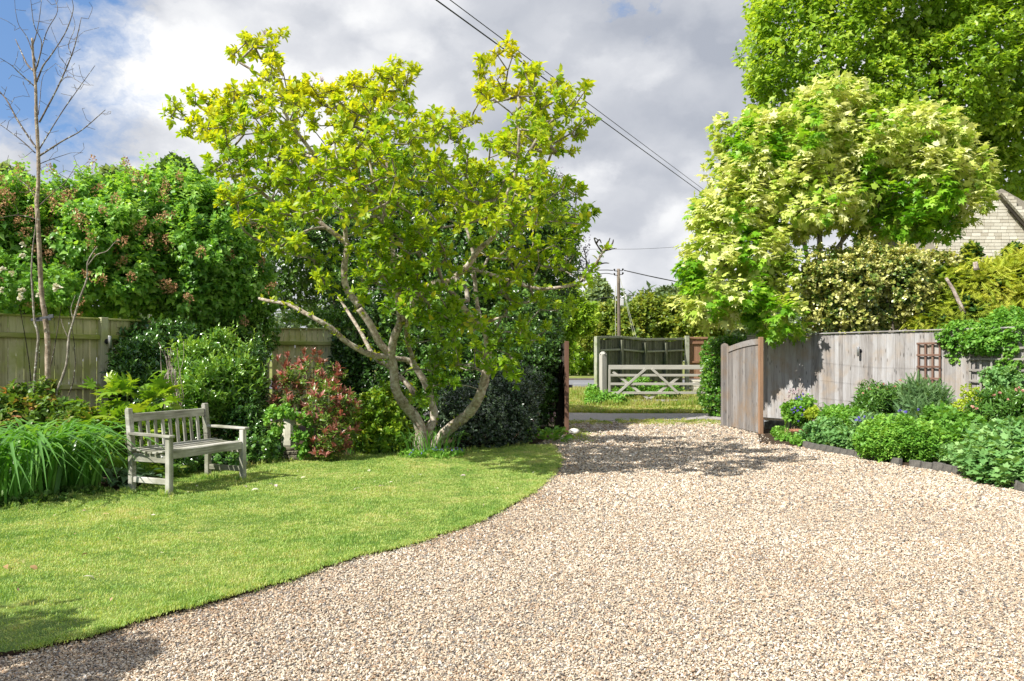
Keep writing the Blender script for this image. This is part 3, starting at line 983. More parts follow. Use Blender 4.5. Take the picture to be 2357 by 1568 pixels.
M_grassV = grass_mat('verge_blade', g0=(.12, .24, .03), g1=(.26, .38, .06), y1=(.42, .44, .12), dry=(.50, .42, .22), shift=.05)
M_tarmoss = M_verge

sheet('ground', [(-400, -60), (400, -60), (400, 900), (-400, 900)], -.03, M_verge)
sheet('gravel_drive', [(-9, -4), (16, -4), (16, 8), (9.4, 13), (7.8, 15.0), (6.2, 19.0), (6.2, 19.9), (.4, 19.9), (-3, 16), (-9, 10)], 0.0, M_gravelbed)
sheet('left_flower_bed', [(-13, 5.5), (-6, 6.9)] + [(x, y - .15) for x, y in back_[::-1]] + [(1.2, 16.5), (.85, 18.3), (-1, 22), (-4.0, 19.6), (-9, 11.3), (-13, 6)], .012, M_soil)
kerb_px = [(1850, 1031), (1912, 1043), (1986, 1056), (2080, 1074), (2173, 1086), (2240, 1100), (2330, 1125), (2450, 1165)]
kerb = [G(*p) for p in kerb_px]
sheet('right_flower_bed', [(kerb[0][0] - .55, kerb[0][1] + .7)] + [(x + .03, y + .04) for x, y in kerb] + [(12, 8.5), (13, 10), (9.5, 16.5), (6.45, 20.6), (5.9, 19.0)], .025, M_soil, skirt=.06)
sheet('lawn', lawn_poly, LZ, M_lawnbase, skirt=.05, skirt_mat=M_soil)
sheet('lane', [(-30, 20.2), (-2, 19.7), (1.4, 19.75), (5.6, 20.1), (30, 20.3), (30, 22.3), (5.5, 22.4), (2.5, 23.2), (-2, 23.4), (-30, 23.4)], .006, M_lane)
sheet('road', [(-80, 34), (60, 49.5), (60, 65), (-80, 50)], .004, M_road)
kb = bpy.data.objects
def strip(name, a, b, wd, h, z, mat):
    a, b = Vector((*a, 0)), Vector((*b, 0))
    d = (b - a).normalized(); nn = Vector((-d.y, d.x, 0)) * wd / 2
    bm = bmesh.new()
    vs = [bm.verts.new(p + Vector((0, 0, z + dz))) for dz in (0, h) for p in (a - nn, b - nn, b + nn, a + nn)]
    for f_ in ((0, 3, 2, 1), (4, 5, 6, 7), (0, 1, 5, 4), (1, 2, 6, 5), (2, 3, 7, 6), (3, 0, 4, 7)):
        bm.faces.new([vs[i] for i in f_])
    bmesh.ops.recalc_face_normals(bm, faces=bm.faces)
    o = bm_obj(name, bm, mat)
    o['kind'] = 'structure'
    return o
strip('road_kerb', (-80, 50.1), (60, 65.1), .3, .14, 0, M_kerb)
sheet('far_verge', [(-80, 50.3), (60, 65.3), (60, 120), (-80, 120)], .10, M_verge)
for i in range(9):
    x = -20 + i * 6.0
    y0 = 42 + (x + 80) * (15.5 / 140) 
    strip('road_marking', (x, y0), (x + 2.4, y0 + 2.4 * 15.5 / 140), .16, .004, .004, M_paint)

# ---------------------------------------------------------------- scattered stuff (one object each)
def scatter(name, label, P, rot, scl, tint, templates, mat, cat=None):
    """points + templates in one mesh; geometry nodes puts a template on every point"""
    ntv = sum(len(t[0]) for t in templates)
    V = np.vstack([P] + [t[0] for t in templates])
    tid = np.zeros(len(V), np.int32)
    Ts = []
    o_ = len(P)
    for k, (tv, tt) in enumerate(templates):
        tid[o_:o_ + len(tv)] = k + 1
        Ts.append(tt + o_)
        o_ += len(tv)
    me = tri_mesh(name, V, np.vstack(Ts))
    def at(nm, typ, arr):
        a = me.attributes.new(nm, typ, 'POINT')
        a.data.foreach_set('vector' if typ == 'FLOAT_VECTOR' else 'value', np.ascontiguousarray(arr).ravel())
    pad = lambda a, d: np.concatenate([a, np.zeros((len(V) - len(P),) + a.shape[1:], a.dtype)]).astype(d)
    at('tid', 'INT', tid)
    at('rot', 'FLOAT_VECTOR', pad(rot, np.float32))
    at('scl', 'FLOAT_VECTOR', pad(scl, np.float32))
    at('tint', 'FLOAT', pad(tint, np.float32))
    at('pick', 'INT', pad(rng.integers(0, len(templates), len(P)), np.int32))
    me.materials.append(mat)
    o = link(name, me)
    ng = bpy.data.node_groups.new(name + '_nodes', 'GeometryNodeTree')
    ng.interface.new_socket('Geometry', in_out='INPUT', socket_type='NodeSocketGeometry')
    ng.interface.new_socket('Geometry', in_out='OUTPUT', socket_type='NodeSocketGeometry')
    N = ng.nodes; Lk = ng.links
    gi = N.new('NodeGroupInput'); go = N.new('NodeGroupOutput')
    def named(nm, dt):
        n_ = N.new('GeometryNodeInputNamedAttribute'); n_.data_type = dt; n_.inputs[0].default_value = nm
        return n_.outputs[0]
    tids = named('tid', 'INT')
    def sel(k):
        c = N.new('FunctionNodeCompare'); c.data_type = 'INT'; c.operation = 'EQUAL'
        Lk.new(tids, c.inputs[2]); c.inputs[3].default_value = k
        s_ = N.new('GeometryNodeSeparateGeometry'); s_.domain = 'POINT'
        Lk.new(gi.outputs[0], s_.inputs[0]); Lk.new(c.outputs[0], s_.inputs[1])
        return s_.outputs[0]
    jn = N.new('GeometryNodeJoinGeometry')
    for k in range(len(templates)):
        g = N.new('GeometryNodeGeometryToInstance')
        Lk.new(sel(k + 1), g.inputs[0]); Lk.new(g.outputs[0], jn.inputs[0])
    iop = N.new('GeometryNodeInstanceOnPoints')
    Lk.new(sel(0), iop.inputs['Points']); Lk.new(jn.outputs[0], iop.inputs['Instance'])
    iop.inputs['Pick Instance'].default_value = True
    Lk.new(named('pick', 'INT'), iop.inputs['Instance Index'])
    e2r = N.new('FunctionNodeEulerToRotation'); Lk.new(named('rot', 'FLOAT_VECTOR'), e2r.inputs[0])
    Lk.new(e2r.outputs[0], iop.inputs['Rotation'])
    Lk.new(named('scl', 'FLOAT_VECTOR'), iop.inputs['Scale'])
    Lk.new(iop.outputs[0], go.inputs[0])
    md = o.modifiers.new('scatter', 'NODES'); md.node_group = ng
    tag(o, label, cat, kind='stuff')
    return o

def ico_template(sub, seed):
    bm = bmesh.new()
    bmesh.ops.create_icosphere(bm, subdivisions=sub, radius=.5)
    r = np.random.default_rng(seed)
    V = np.array([v.co[:] for v in bm.verts])
    d = r.normal(size=(9, 3)); d /= np.linalg.norm(d, axis=1)[:, None]
    for n_ in d:                       # knock flats off it, as split flint has
        h = V @ n_
        lim = r.uniform(.28, .42)
        V = V - np.clip(h - lim, 0, None)[:, None] * n_ * .9
    T = np.array([[v.index for v in f_.verts] for f_ in bm.faces])
    bm.free()
    return V * np.array([1, .8, .6]), T

def tuft_template(seed, nb=12, rad=.03, h=.035, wd=.0028):
    r = np.random.default_rng(seed)
    V, T = [], []
    for i in range(nb):
        a = r.uniform(0, 6.28); rr = rad * math.sqrt(r.random())
        b = np.array([rr * math.cos(a), rr * math.sin(a), 0])
        a2 = r.uniform(0, 6.28); ln = h * r.uniform(.6, 1.25); lean = r.uniform(.1, .9)
        dr = np.array([math.cos(a2), math.sin(a2), 0]); sd = np.array([-dr[1], dr[0], 0]) * wd * r.uniform(.7, 1.3)
        m_ = b + dr * lean * ln * .35 + UP * ln * .62
        e = b + dr * lean * ln * 1.0 + UP * ln * r.uniform(.75, 1.0)
        k = len(V)
        V += [b - sd, b + sd, m_ + sd * .8, m_ - sd * .8, e]
        T += [(k, k + 1, k + 2), (k, k + 2, k + 3), (k + 3, k + 2, k + 4)]
    return np.array(V), np.array(T)

# gravel pebbles
NEAR_LAWN = lawn_poly
def gravel_points():
    out, sz = [], []
    for y0, y1, dens, s in ((2.4, 4.2, 10800, .0134), (4.2, 6.0, 9000, .0145), (6.0, 8.0, 5800, .0175), (8.0, 10.5, 2700, .024), (10.5, 13.5, 1300, .030), (13.5, 19.6, 420, .038)):
        x0, x1 = -4.2, .655 * y1 + 1.0
        n = int((x1 - x0) * (y1 - y0) * dens)
        p = np.stack([rng.uniform(x0, x1, n), rng.uniform(y0, y1, n)], 1)
        p = p[np.abs(p[:, 0]) < .655 * p[:, 1] + .8]
        p = p[~inside(p, NEAR_LAWN)]
        out.append(p); sz.append(np.full(len(p), s))
    p = np.vstack(out); s = np.concatenate(sz)
    bed = [(kerb[0][0] - .35, kerb[0][1] + .7)] + [(x, y) for x, y in kerb] + [(30, 8), (30, 30), (6.45, 21)]
    ok = ~inside(p, bed)
    lf = [(-13, 5)] + [(x, y - .1) for x, y in back_[::-1]] + [(1.1, 16.3), (.7, 20), (-20, 20)]
    ok &= ~inside(p, lf)
    return p[ok], s[ok]
gp, gs = gravel_points()
n = len(gp)
pn = nz(np.column_stack([gp, np.zeros(n)]), 1.1, 4.0)
gz = rng.uniform(.001, .012, n) + .006 * pn
scl = gs[:, None] * (rng.lognormal(0, .28, n).clip(.5, 2.0))[:, None] * np.column_stack([rng.uniform(.85, 1.35, n), rng.uniform(.75, 1.1, n), rng.uniform(.5, .85, n)])
gtint = np.clip(rng.beta(1.7, 1.5, n) + .09 * pn, 0, 1)
dl = np.min(np.linalg.norm(gp[:, None, :] - np.array(lawn_front[8::4])[None], axis=2), axis=1)
worn = np.clip(1.1 - dl / .9, 0, 1) * np.clip(.5 + 1.2 * nz(np.column_stack([gp, np.zeros(n)]), 1.7, 8.0), 0, 1)
worn = np.maximum(worn, np.clip(nz(np.column_stack([gp, np.zeros(n)]), .8, 6.0) * 1.6 - .75, 0, .6))
dk_ = rng.random(n) < worn * .75
gtint[dk_] = rng.uniform(.12, .46, dk_.sum())
gtint[rng.random(n) < .07] *= .25
scatter('gravel', 'beige and grey flint gravel covering the drive', np.column_stack([gp, gz + gs * .15]),
        np.column_stack([rng.normal(0, .5, n), rng.normal(0, .5, n), rng.uniform(0, 6.28, n)]), scl, gtint,
        [ico_template(2, 30 + i) for i in range(7)], M_pebble, 'gravel')

# lawn blades
n = 90000
p = np.stack([rng.uniform(-8.2, 1.4, n), rng.uniform(2.6, 14.0, n)], 1)
keep = inside(p, lawn_poly) & (np.abs(p[:, 0]) < .655 * p[:, 1] + .7)
keep &= rng.random(n) < np.clip(1.25 - .05 * p[:, 1], .5, 1)
p = p[keep]
p = np.vstack([p, np.array(lawn_front[10:])[rng.integers(0, len(lawn_front) - 10, 1500)] + rng.normal(0, .022, (1500, 2)) + np.array([-.015, .01])])
n = len(p)
hh = (1 + .45 * nz(np.column_stack([p, np.zeros(n)]), 2.3, 2.0)).clip(.45, 1.6) * rng.uniform(.6, 1.2, n)
hh *= 1 + .8 * (rng.random(n) < .02)
far = 1 + .05 * (p[:, 1] - 4)
scatter('grass', 'short mown grass of the curved lawn', np.column_stack([p, np.full(n, LZ - .002)]),
        np.column_stack([rng.normal(0, .1, n), rng.normal(0, .1, n), rng.uniform(0, 6.28, n)]),
        np.column_stack([far, far, hh * 1.0]), rng.uniform(0, 1, n),
        [tuft_template(50 + i, 15, .05, .019, .0020) for i in range(6)], M_grass, 'grass')
# rougher grass of the verge beyond the lane
n = 26000
p = np.stack([rng.uniform(-1.5, 12, n), 22.6 + rng.uniform(0, 1, n) ** 1.4 * 16], 1)
p = p[(p[:, 1] > 23.3 - .25 * np.clip(p[:, 0], 0, 4))]
n = len(p)
hh = rng.uniform(.5, 1.3, n) * np.where((p[:, 1] > 25.6) & (p[:, 0] > 2.6), 2.6, 1.0) * (1 + .5 * nz(np.column_stack([p, np.zeros(n)]), 1.5, 3.0))
scatter('verge_grass', 'rough sunlit grass on the verge around the field gate', np.column_stack([p, np.full(n, -.03)]),
        np.column_stack([rng.normal(0, .1, n), rng.normal(0, .1, n), rng.uniform(0, 6.28, n)]),
        np.column_stack([np.ones(n) * 1.5, np.ones(n) * 1.5, hh.clip(.3, 4)]), rng.uniform(0, 1, n),
        [tuft_template(70 + i, 14, .10, .09, .008) for i in range(4)], M_grassV, 'grass')
# weedy tufts along the gravel's far end and along the bed edges
n = 900
a_ = rng.random(n)
p = np.where((a_ < .55)[:, None], np.stack([rng.uniform(2.6, 5.2, n), rng.normal(19.3, .45, n)], 1),
             np.stack([rng.uniform(1.0, 2.4, n), rng.normal(19.2, .3, n)], 1))
p = np.where((a_ > .8)[:, None], np.stack([rng.normal(1.3, .2, n), rng.normal(16.3, .8, n)], 1), p)
scatter('drive_weeds', 'low weedy grass at the far end of the gravel by the lane', np.column_stack([p, np.full(n, .0)]),
        np.column_stack([rng.normal(0, .1, n), rng.normal(0, .1, n), rng.uniform(0, 6.28, n)]),
        np.column_stack([np.ones(n), np.ones(n), rng.uniform(.4, 1.1, n)]), rng.uniform(0, 1, n),
        [tuft_template(90 + i, 12, .07, .06, .006) for i in range(3)], M_grassV, 'weeds')

# ---------------------------------------------------------------- garden bench
def make_bench():
    O = np.array([-3.848, 8.72, LZ])
    wv_ = np.array([.457, 1.07, 0.]); Lw = np.linalg.norm(wv_); wv_ /= Lw
    dv = np.array([-wv_[1], wv_[0], 0.])            # towards the back
    D = .57
    def q(a, b, z): return O + wv_ * a + dv * b + UP * z
    root = thing('garden_bench', 'weathered grey wooden slatted bench on the lawn', 'bench', O)
    m = M_bench
    bv = .005
    back_up = tuple(dv)
    for a in (.033, Lw + .03):
        beam('leg', q(a, 0, 0), q(a, 0, .635), .064, .064, m, root, back_up, bv)
        # rear leg with a slight backward rake above the seat
        bm = bmesh.new()
        prof = [(-.032, 0), (.032, 0), (.032, .42), (.032 + .055, .93), (.032 + .04, .955), (-.012 + .04, .955), (-.032 + .055, .93), (-.032, .45)]
        vs = []
        for s in (-.032, .032):
            vs.append([bm.verts.new(q(a + s, D + b, z)) for b, z in prof])
        bm.faces.new(vs[0]); bm.faces.new(vs[1][::-1])
        for i in range(len(prof)):
            j = (i + 1) % len(prof)
            bm.faces.new((vs[0][i], vs[0][j], vs[1][j], vs[1][i]))
        bmesh.ops.recalc_face_normals(bm, faces=bm.faces)
        bm2 = bm
        bmesh.ops.bevel(bm2, geom=bm2.edges[:], offset=.005, segments=1, affect='EDGES')
        o = bm_obj('leg', bm2, m, root)
        beam('stretcher', q(a, .033, .145), q(a, D - .033, .145), .036, .065, m, root, (0, 0, 1), .004)
        beam('seat_rail', q(a, .033, .40), q(a, D - .033, .40), .040, .095, m, root, (0, 0, 1), .004)
        s_ = -.012 if a < .1 else .012
        beam('armrest', q(a + s_, -.06, .652), q(a + s_, D + .015, .668), .082, .030, m, root, (0, 0, 1), .006)
    beam('front_rail', q(.066, 0, .445), q(Lw - .003, 0, .445), .036, .095, m, root, (0, 0, 1), .004)
    beam('back_seat_rail', q(.066, D + .01, .47), q(Lw - .003, D + .01, .47), .036, .06, m, root, (0, 0, 1), .004)
    beam('top_rail', q(.066, D + .045, .845), q(Lw - .003, D + .045, .845), .036, .095, m, root, (0, 0, 1), .004)
    for i in range(9):
        a = .066 + (Lw - .069) * (i + 1) / 10
        beam('back_slat', q(a, D + .008, .49), q(a, D + .042, .80), .042, .018, m, root, back_up, .003)
    zs = [.497, .485, .472, .466, .468, .482]
    for i, zz in enumerate(zs):
        b = D - .075 - i * .083
        beam('seat_slat', q(-.03 + .01 * (i % 2), b, zz), q(Lw + .09, b, zz), .062, .022, m, root, (0, 0, 1), .003)
    lathe('dowel_cap', [(.011, 0), (.011, .004)], (0, 0, 0), M_white_cap, None, 12).matrix_basis = Matrix.Translation((0, 0, 0))
    return root
M_white_cap = noise_mat('pale_dowel', [(.3, (.6, .6, .58)), (.7, (.7, .7, .68))], 20, 2)
bench = make_bench()
# the round dowel cap on the bench's end rail
cap = [o for o in COL.objects if o.name.startswith('dowel_cap')][0]
_w = Vector((.457, 1.07, 0)).normalized(); _d = Vector((-_w.y, _w.x, 0))
cap.parent = bench
cap.matrix_basis = Matrix.Translation(Vector((0, 0, 0)) + _w * .0125 + _d * .085 + Vector((0, 0, .425))) @ (-_w).to_track_quat('Z', 'Y').to_matrix().to_4x4()

# ---------------------------------------------------------------- left fence
FL0 = np.array([-7.86, 12.0, 0.]); FLd = norm(np.array([.6, 1.0, 0.])); FLn = np.array([FLd[1], -FLd[0], 0.])  # faces the lawn
def make_left_fence():
    root = thing('board_fence', 'tall green stained closeboard fence behind the bench and the sapling', 'fence', FL0)
    q = lambda s, o, z: FL0 + FLd * s + FLn * o + UP * z
    s0, s1 = -3.3, 5.35
    posts = [-1.55, 1.62, 4.7]
    ptop = 2.27
    bays = [-3.3] + posts + [5.35]
    n = int((s1 - s0) / .118)
    for i in range(n):
        s = s0 + .118 * (i + .5)
        t_ = rng.uniform(-.12, .12)
        beam('board', q(s, -.012 + .004 * (i % 2), .22), q(s, -.012 + .004 * (i % 2), 2.23), .110, .013, M_fenceL, root, tuple(FLn), 0, .06 + t_ * .2)
    for a, b in zip(bays[:-1], bays[1:]):
        for z in (1.93, 1.10, .35):
            beam('rail', q(a + .06, .035, z), q(b - .06, .035, z), .075, .085, M_railL, root, (0, 0, 1), 0.012, .0)
        beam('cap_rail', q(a + .02, .012, 2.245), q(b - .02, .012, 2.245), .075, .03, M_railL, root, (0, 0, 1), .004)
        beam('gravel_board', q(a + .05, .02, .10), q(b - .05, .02, .10), .03, .2, M_railL, root, (0, 0, 1), .003)
    for s in posts:
        beam('post', q(s, .045, 0), q(s, .045, ptop), .125, .105, M_postL, root, tuple(FLn), .004)
    return root
make_left_fence()
def facing_panel():
    A = FL0 + FLd * 5.37; B = np.array([-3.1, 17.2, 0.])
    d = norm(B - A); nn = np.array([d[1], -d[0], 0.]); L = np.linalg.norm(B - A)
    q = lambda s, o, z: A + d * s + nn * o + UP * z
    root = thing('board_fence', 'yellowish closeboard fence panel between the shrubs left of the magnolia stems', 'fence', A)
    for i in range(int(L / .118)):
        s = .118 * (i + .5)
        beam('board', q(s, -.012 + .004 * (i % 2), .22), q(s, -.012 + .004 * (i % 2), 2.20), .110, .013, M_fenceY, root, tuple(nn), 0, .08)
    for z in (1.90, 1.10, .35):
        beam('rail', q(.03, .035, z), q(L, .035, z), .075, .085, M_railL, root, (0, 0, 1), .012)
    beam('cap_rail', q(.01, .012, 2.215), q(L, .012, 2.215), .075, .03, M_railL, root, (0, 0, 1), .004)
    beam('post', q(L - .05, .045, 0), q(L - .05, .045, 2.25), .12, .10, M_postL, root, tuple(nn), .004)
M_fenceY = wood_mat('sunlit_yellow_softwood', [(0.25, (0.42, 0.38, 0.17)), (0.5, (0.76, 0.71, 0.40)), (0.8, (0.86, 0.82, 0.55))], (0.45, 0.48, 0.10), 0.10, rnd=0.2)  # yellow boards lightened beyond the left fence, sunlight put into their colour
facing_panel()
def wall_light(label, p, nrm, grp=None):
    r = thing('wall_light', label, 'lamp', p)
    nrm = norm(np.array(nrm, float))
    P0 = np.array(p, float)
    M = Vector(nrm).to_track_quat('Z', 'Y').to_matrix().to_4x4()
    o = lathe('backplate', [(.045, 0), (.045, .012), (.036, .02), (.014, .024), (.014, .055)], (0, 0, 0), M_black, None, 20)
    o.parent = r; o.matrix_basis = M
    c = P0 + nrm * .085
    lathe('lamp_body', [(.028, -.12), (.032, -.115), (.032, .09), (.030, .095)], c, M_metal, r, 20)
    lathe('lens', [(.026, -.124), (.026, -.121)], c, M_black, r, 16)
    return r
_q = FL0 + FLd * 1.62 + FLn * .105
wall_light('small steel cylinder wall light on the left fence post', _q + FLd * .03 + UP * 1.86, FLn)

# ---------------------------------------------------------------- gates across the drive
def make_leaf(name_label, free, hinge, z0, ztop_free, ztop_hinge, end_mat, board_mat, face):
    """boarded gate leaf with a bowed top, free end stile and hinge stile"""
    A, B = np.array([*hinge, 0.]), np.array([*free, 0.])
    d = B - A; L = np.linalg.norm(d); d /= L
    nrm = np.array([d[1], -d[0], 0.])
    if nrm @ np.array([*face, 0.]) < 0: nrm = -nrm
    root = thing('garden_gate', name_label, 'gate', A)
    q = lambda s, o, z: A + d * s + nrm * o + UP * z
    top = lambda s: ztop_hinge + (ztop_free - ztop_hinge) * math.sin(math.pi / 2 * (s / L)) ** .9
    # boards
    nb = 15
    for i in range(nb):
        s = .07 + (L - .14) * (i + .5) / nb
        beam('board', q(s, -.008, z0 + .03), q(s, -.008, top(s) - .10), (L - .14) / nb - .004, .020, board_mat, root, tuple(nrm), .002)
    # bowed top rail, one solid piece
    bm = bmesh.new()
    ns = 14
    rows = []
    for i in range(ns + 1):
        s = .07 + (L - .14) * i / ns
        t_ = top(s)
        rows.append([bm.verts.new(q(s, o, z)) for o, z in ((.022, t_ - .12), (.022, t_), (-.03, t_), (-.03, t_ - .12))])
    for a, b in zip(rows[:-1], rows[1:]):
        for k in range(4):
            bm.faces.new((a[k], a[(k + 1) % 4], b[(k + 1) % 4], b[k]))
    bm.faces.new(rows[0]); bm.faces.new(rows[-1][::-1])
    bmesh.ops.recalc_face_normals(bm, faces=bm.faces)
    bm_obj('top_rail', bm, board_mat, root)
    beam('end_stile', q(L - .035, 0, z0), q(L - .035, 0, ztop_free + .03), .07, .085, end_mat, root, tuple(nrm), .004)
    beam('hinge_stile', q(.035, 0, z0), q(.035, 0, ztop_hinge + .03), .07, .07, board_mat, root, tuple(nrm), .004)
    for z in (.28, 1.0, ztop_hinge - .22):
        beam('ledge', q(.07, -.04, z), q(L - .07, -.04, z), .035, .11, board_mat, root, (0, 0, 1), .003)
    a, b = q(.12, -.045, .38), q(L - .12, -.045, ztop_hinge - .32)
    beam('brace', a, b, .03, .09, board_mat, root, (0, 0, 1), .003)
    for z in (.40, ztop_hinge - .25):
        beam('hinge_strap', q(-.03, -.064, z), q(.45, -.064, z), .006, .04, M_iron, root, (0, 0, 1))
    return root, q, L
gl, gq, gL = make_leaf('open right hand gate leaf of grey boards with an orange brown end', (5.13, 16.08), (4.96, 17.95), .0, 1.985, 1.83, M_gateEnd, M_gateR, (-1, -.1))
tube_obj('drop_bolt', [gq(gL - .02, -.06, .32), gq(gL - .02, -.06, .10)], [.009, .009], M_metal, gl, 8, n=2)
tube_obj('bolt_handle', [gq(gL - .03, -.06, .28), gq(gL - .03, -.16, .28)], [.012, .014], M_metal, gl, 8, n=2)
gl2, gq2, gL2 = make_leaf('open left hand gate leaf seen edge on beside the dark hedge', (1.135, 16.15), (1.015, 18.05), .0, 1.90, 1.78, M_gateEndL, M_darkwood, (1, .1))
beam('latch', gq2(gL2 - .05, .045, 1.0), gq2(gL2 - .05, .12, 1.0), .05, .06, M_iron, gl2)
def gate_post(label, x, y, h, mat, sz=.14):
    r = thing('gate_post', label, 'post', (x, y, 0))
    beam('post_shaft', (x, y, 0), (x, y, h), sz, sz, mat, r, (0, -1, 0), .006)
    lathe('post_cap', [(sz * .62, h + .002), (sz * .62, h + .02), (.01, h + .05)], (x, y, 0), mat, r, 4, rot=math.pi / 4, smooth=False)
    return r
gate_post('dark hinge post of the right hand gate leaf', 4.93, 18.13, 1.88, M_gateR)
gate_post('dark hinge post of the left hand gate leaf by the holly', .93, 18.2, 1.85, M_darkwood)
# dark shaded panel that runs back from the left gate post into the hedge
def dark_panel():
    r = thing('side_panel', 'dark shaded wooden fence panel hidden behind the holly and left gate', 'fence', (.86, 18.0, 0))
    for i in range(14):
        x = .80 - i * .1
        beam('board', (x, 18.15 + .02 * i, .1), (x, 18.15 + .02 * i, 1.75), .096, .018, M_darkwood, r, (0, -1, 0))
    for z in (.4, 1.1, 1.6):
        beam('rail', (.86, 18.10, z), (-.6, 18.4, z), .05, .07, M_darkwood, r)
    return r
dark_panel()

# ---------------------------------------------------------------- right fence
FR0 = np.array([6.27, 20.8, 0.]); FRd = norm(np.array([2.83, -4.3, 0.])); FRn = np.array([FRd[1], -FRd[0], 0.])
if FRn @ np.array([-1, -1, 0.]) < 0: FRn = -FRn
FRtop = 2.17
def make_right_fence():
    root = thing('board_fence', 'silvery grey closeboard fence behind the right hand flower bed', 'fence', FR0)
    q = lambda s, o, z: FR0 + FRd * s + FRn * o + UP * z
    n = 78
    for i in range(n):
        s = .05 + .108 * i
        tall = 0.0
        beam('board', q(s, .003 * (i % 2), .05), q(s, .003 * (i % 2), FRtop - .015 + tall), .1005, .012, M_fenceR, root, tuple(FRn), 0, .10 + rng.uniform(-.02, .02))
    for a, b in ((0, 2.9), (2.9, 5.8), (5.8, 8.45)):
        beam('cap_rail', q(a, .01, FRtop + .012), q(b - .004, .01, FRtop + .012), .085, .028, M_fenceR, root, (0, 0, 1), .004)
        for z in (.5, 1.2, 1.9):
            beam('rail', q(a + .05, -.05, z), q(b - .05, -.05, z), .07, .08, M_fenceR, root, (0, 0, 1), .004)
    for s in (0.0, 2.9, 5.8, 8.4):
        beam('post', q(s, -.07, 0), q(s, -.07, FRtop - .03), .10, .10, M_fenceR, root, tuple(FRn), .004)
    return root, q
fr_root, frq = make_right_fence()
def on_fence(px, py):
    """where the sight line through a pixel meets the right fence plane"""
    dx = (px - CX) / F
    # X = dx*Y ; (X-FR0x)*n_x+(Y-FR0y)*n_y=0
    Y = (FR0[0] * FRn[0] + FR0[1] * FRn[1]) / (dx * FRn[0] + FRn[1])
    P = np.array([dx * Y, Y, 0])
    s = (P - FR0) @ FRd
    return s, H + (HY - py) / F * Y, Y
s_, z_, _ = on_fence(1981, 806)
wall_light('small steel cylinder wall light on the grey right hand fence', frq(s_, .012, z_ - .02), FRn)
def trellis(label, pxs, py0, py1, nv, nh, mat, wv_=.042, drop=0):
    s0, zt, _ = on_fence(pxs[0], py0); s1, zt2, _ = on_fence(pxs[1], py0)
    _, zb, _ = on_fence(pxs[0], py1)
    r = thing('trellis', label, 'trellis', frq(s0, .04, zb))
    for i in range(nv):
        s = s0 + (s1 - s0) * i / (nv - 1)
        beam('upright', frq(s, .050, zb), frq(s, .050, zt), wv_, .018, mat, r, tuple(FRn), .003)
    for i in range(nh):
        z = zt - .02 - (zt - zb - .1) * i / (nh - 1)
        beam('crosspiece', frq(s0 - .03, .0685, z), frq(s1 + .03, .0685, z), .018, wv_, mat, r, (0, 0, 1), .003)
    return r
trellis('narrow brown wooden trellis fixed to the grey fence', (2117, 2166), 789, 906, 4, 5, M_trellis)
trellis('wide grey wooden trellis half hidden by the climber at the right', (2236, 2390), 800, 935, 7, 6, M_trellisG)
# wires strained across the boards
wr = thing('training_wires', 'thin wires strained across the grey fence boards', 'wire', frq(2.6, .03, 1.2))
for z0, z1 in ((1.48, 1.36), (1.05, .95), (.62, .60)):
    tube_obj('wire', [frq(2.2, .022, z0), frq(3.6, .03, (z0 + z1) / 2 - .04), frq(5.0, .022, z1)], [.0013] * 3, M_iron, wr, 5, n=6)
# low planter block by the hinge and pot
b_ = Wp(1795, 968, 17.2)
o = beam('planter_block', (b_[0] - .28, 17.3, .12), (b_[0] + .28, 17.0, .12), .25, .20, M_stoneD, None, (0, 0, 1), .01)
tag(o, 'low pale stone block behind the open gate leaf', 'block')

# ---------------------------------------------------------------- edging blocks of the right bed
cum = [0]
for a, b in zip(kerb[:-1], kerb[1:]): cum.append(cum[-1] + math.dist(a, b))
r = thing('bed_edging', 'row of charcoal stone edging blocks along the right hand bed', 'edging', (kerb[0][0], kerb[0][1], 0))
s = 0.02
kx = np.array([k[0] for k in kerb]); ky = np.array([k[1] for k in kerb])
while s < cum[-1] - .2:
    L_ = .165 * rng.uniform(.92, 1.08)
    if not (1.95 < s < 2.55 and rng.random() < .8):
        x0, y0 = np.interp(s, cum, kx), np.interp(s, cum, ky)
        x1, y1 = np.interp(s + L_, cum, kx), np.interp(s + L_, cum, ky)
        tz = rng.uniform(-.01, .01)
        o = beam('edging_block', (x0, y0, .052 + tz), (x1, y1, .052 + tz + rng.uniform(-.004, .004)), .085, .125, M_edge, r, (0, 0, 1), .012, rng.normal(-.1, .03), share=False)
    s += L_ + .006

# ---------------------------------------------------------------- birdbath
gx, gy = G(668, 1056)
def birdbath():
    r = thing('birdbath', 'old stone birdbath with a bowl on a pale pedestal beside the red shrub', 'birdbath', (gx, gy, 0))
    for k, (dx, z, ww) in enumerate(((-.10, .03, .20), (.11, .03, .20), (0.0, .095, .32))):
        beam('base_brick', (gx + dx - ww / 2 + .003, gy, z + .012), (gx + dx + ww / 2 - .003, gy, z + .012), .34 - .03 * (k == 2), .062, M_stoneD, r, (0, 0, 1), .012, share=False)
    lathe('base_plinth', [(.14, .138), (.15, .155), (.145, .19), (.12, .20)], (gx, gy, 0), M_stoneD, r, 24)
    lathe('pedestal', [(.125, .202), (.135, .225), (.132, .30), (.115, .42), (.095, .55), (.092, .60), (.105, .63)], (gx, gy, 0), M_stone, r, 8, rot=.3, smooth=False)
    lathe('bowl', [(.08, .632), (.13, .645), (.17, .67), (.195, .70), (.20, .72), (.185, .725), (.155, .705), (.08, .69)], (gx, gy, 0), M_stoneD, r, 28)
    return r
birdbath()
# pale flint at the foot of the left gate
o = mesh_obj('stone', ico_template(2, 5)[0] * .26 + np.array([*G(1321, 1001), .06]), ico_template(2, 5)[1], M_flint)
tag(o, 'rough pale stone on the gravel at the foot of the left gate', 'stone')

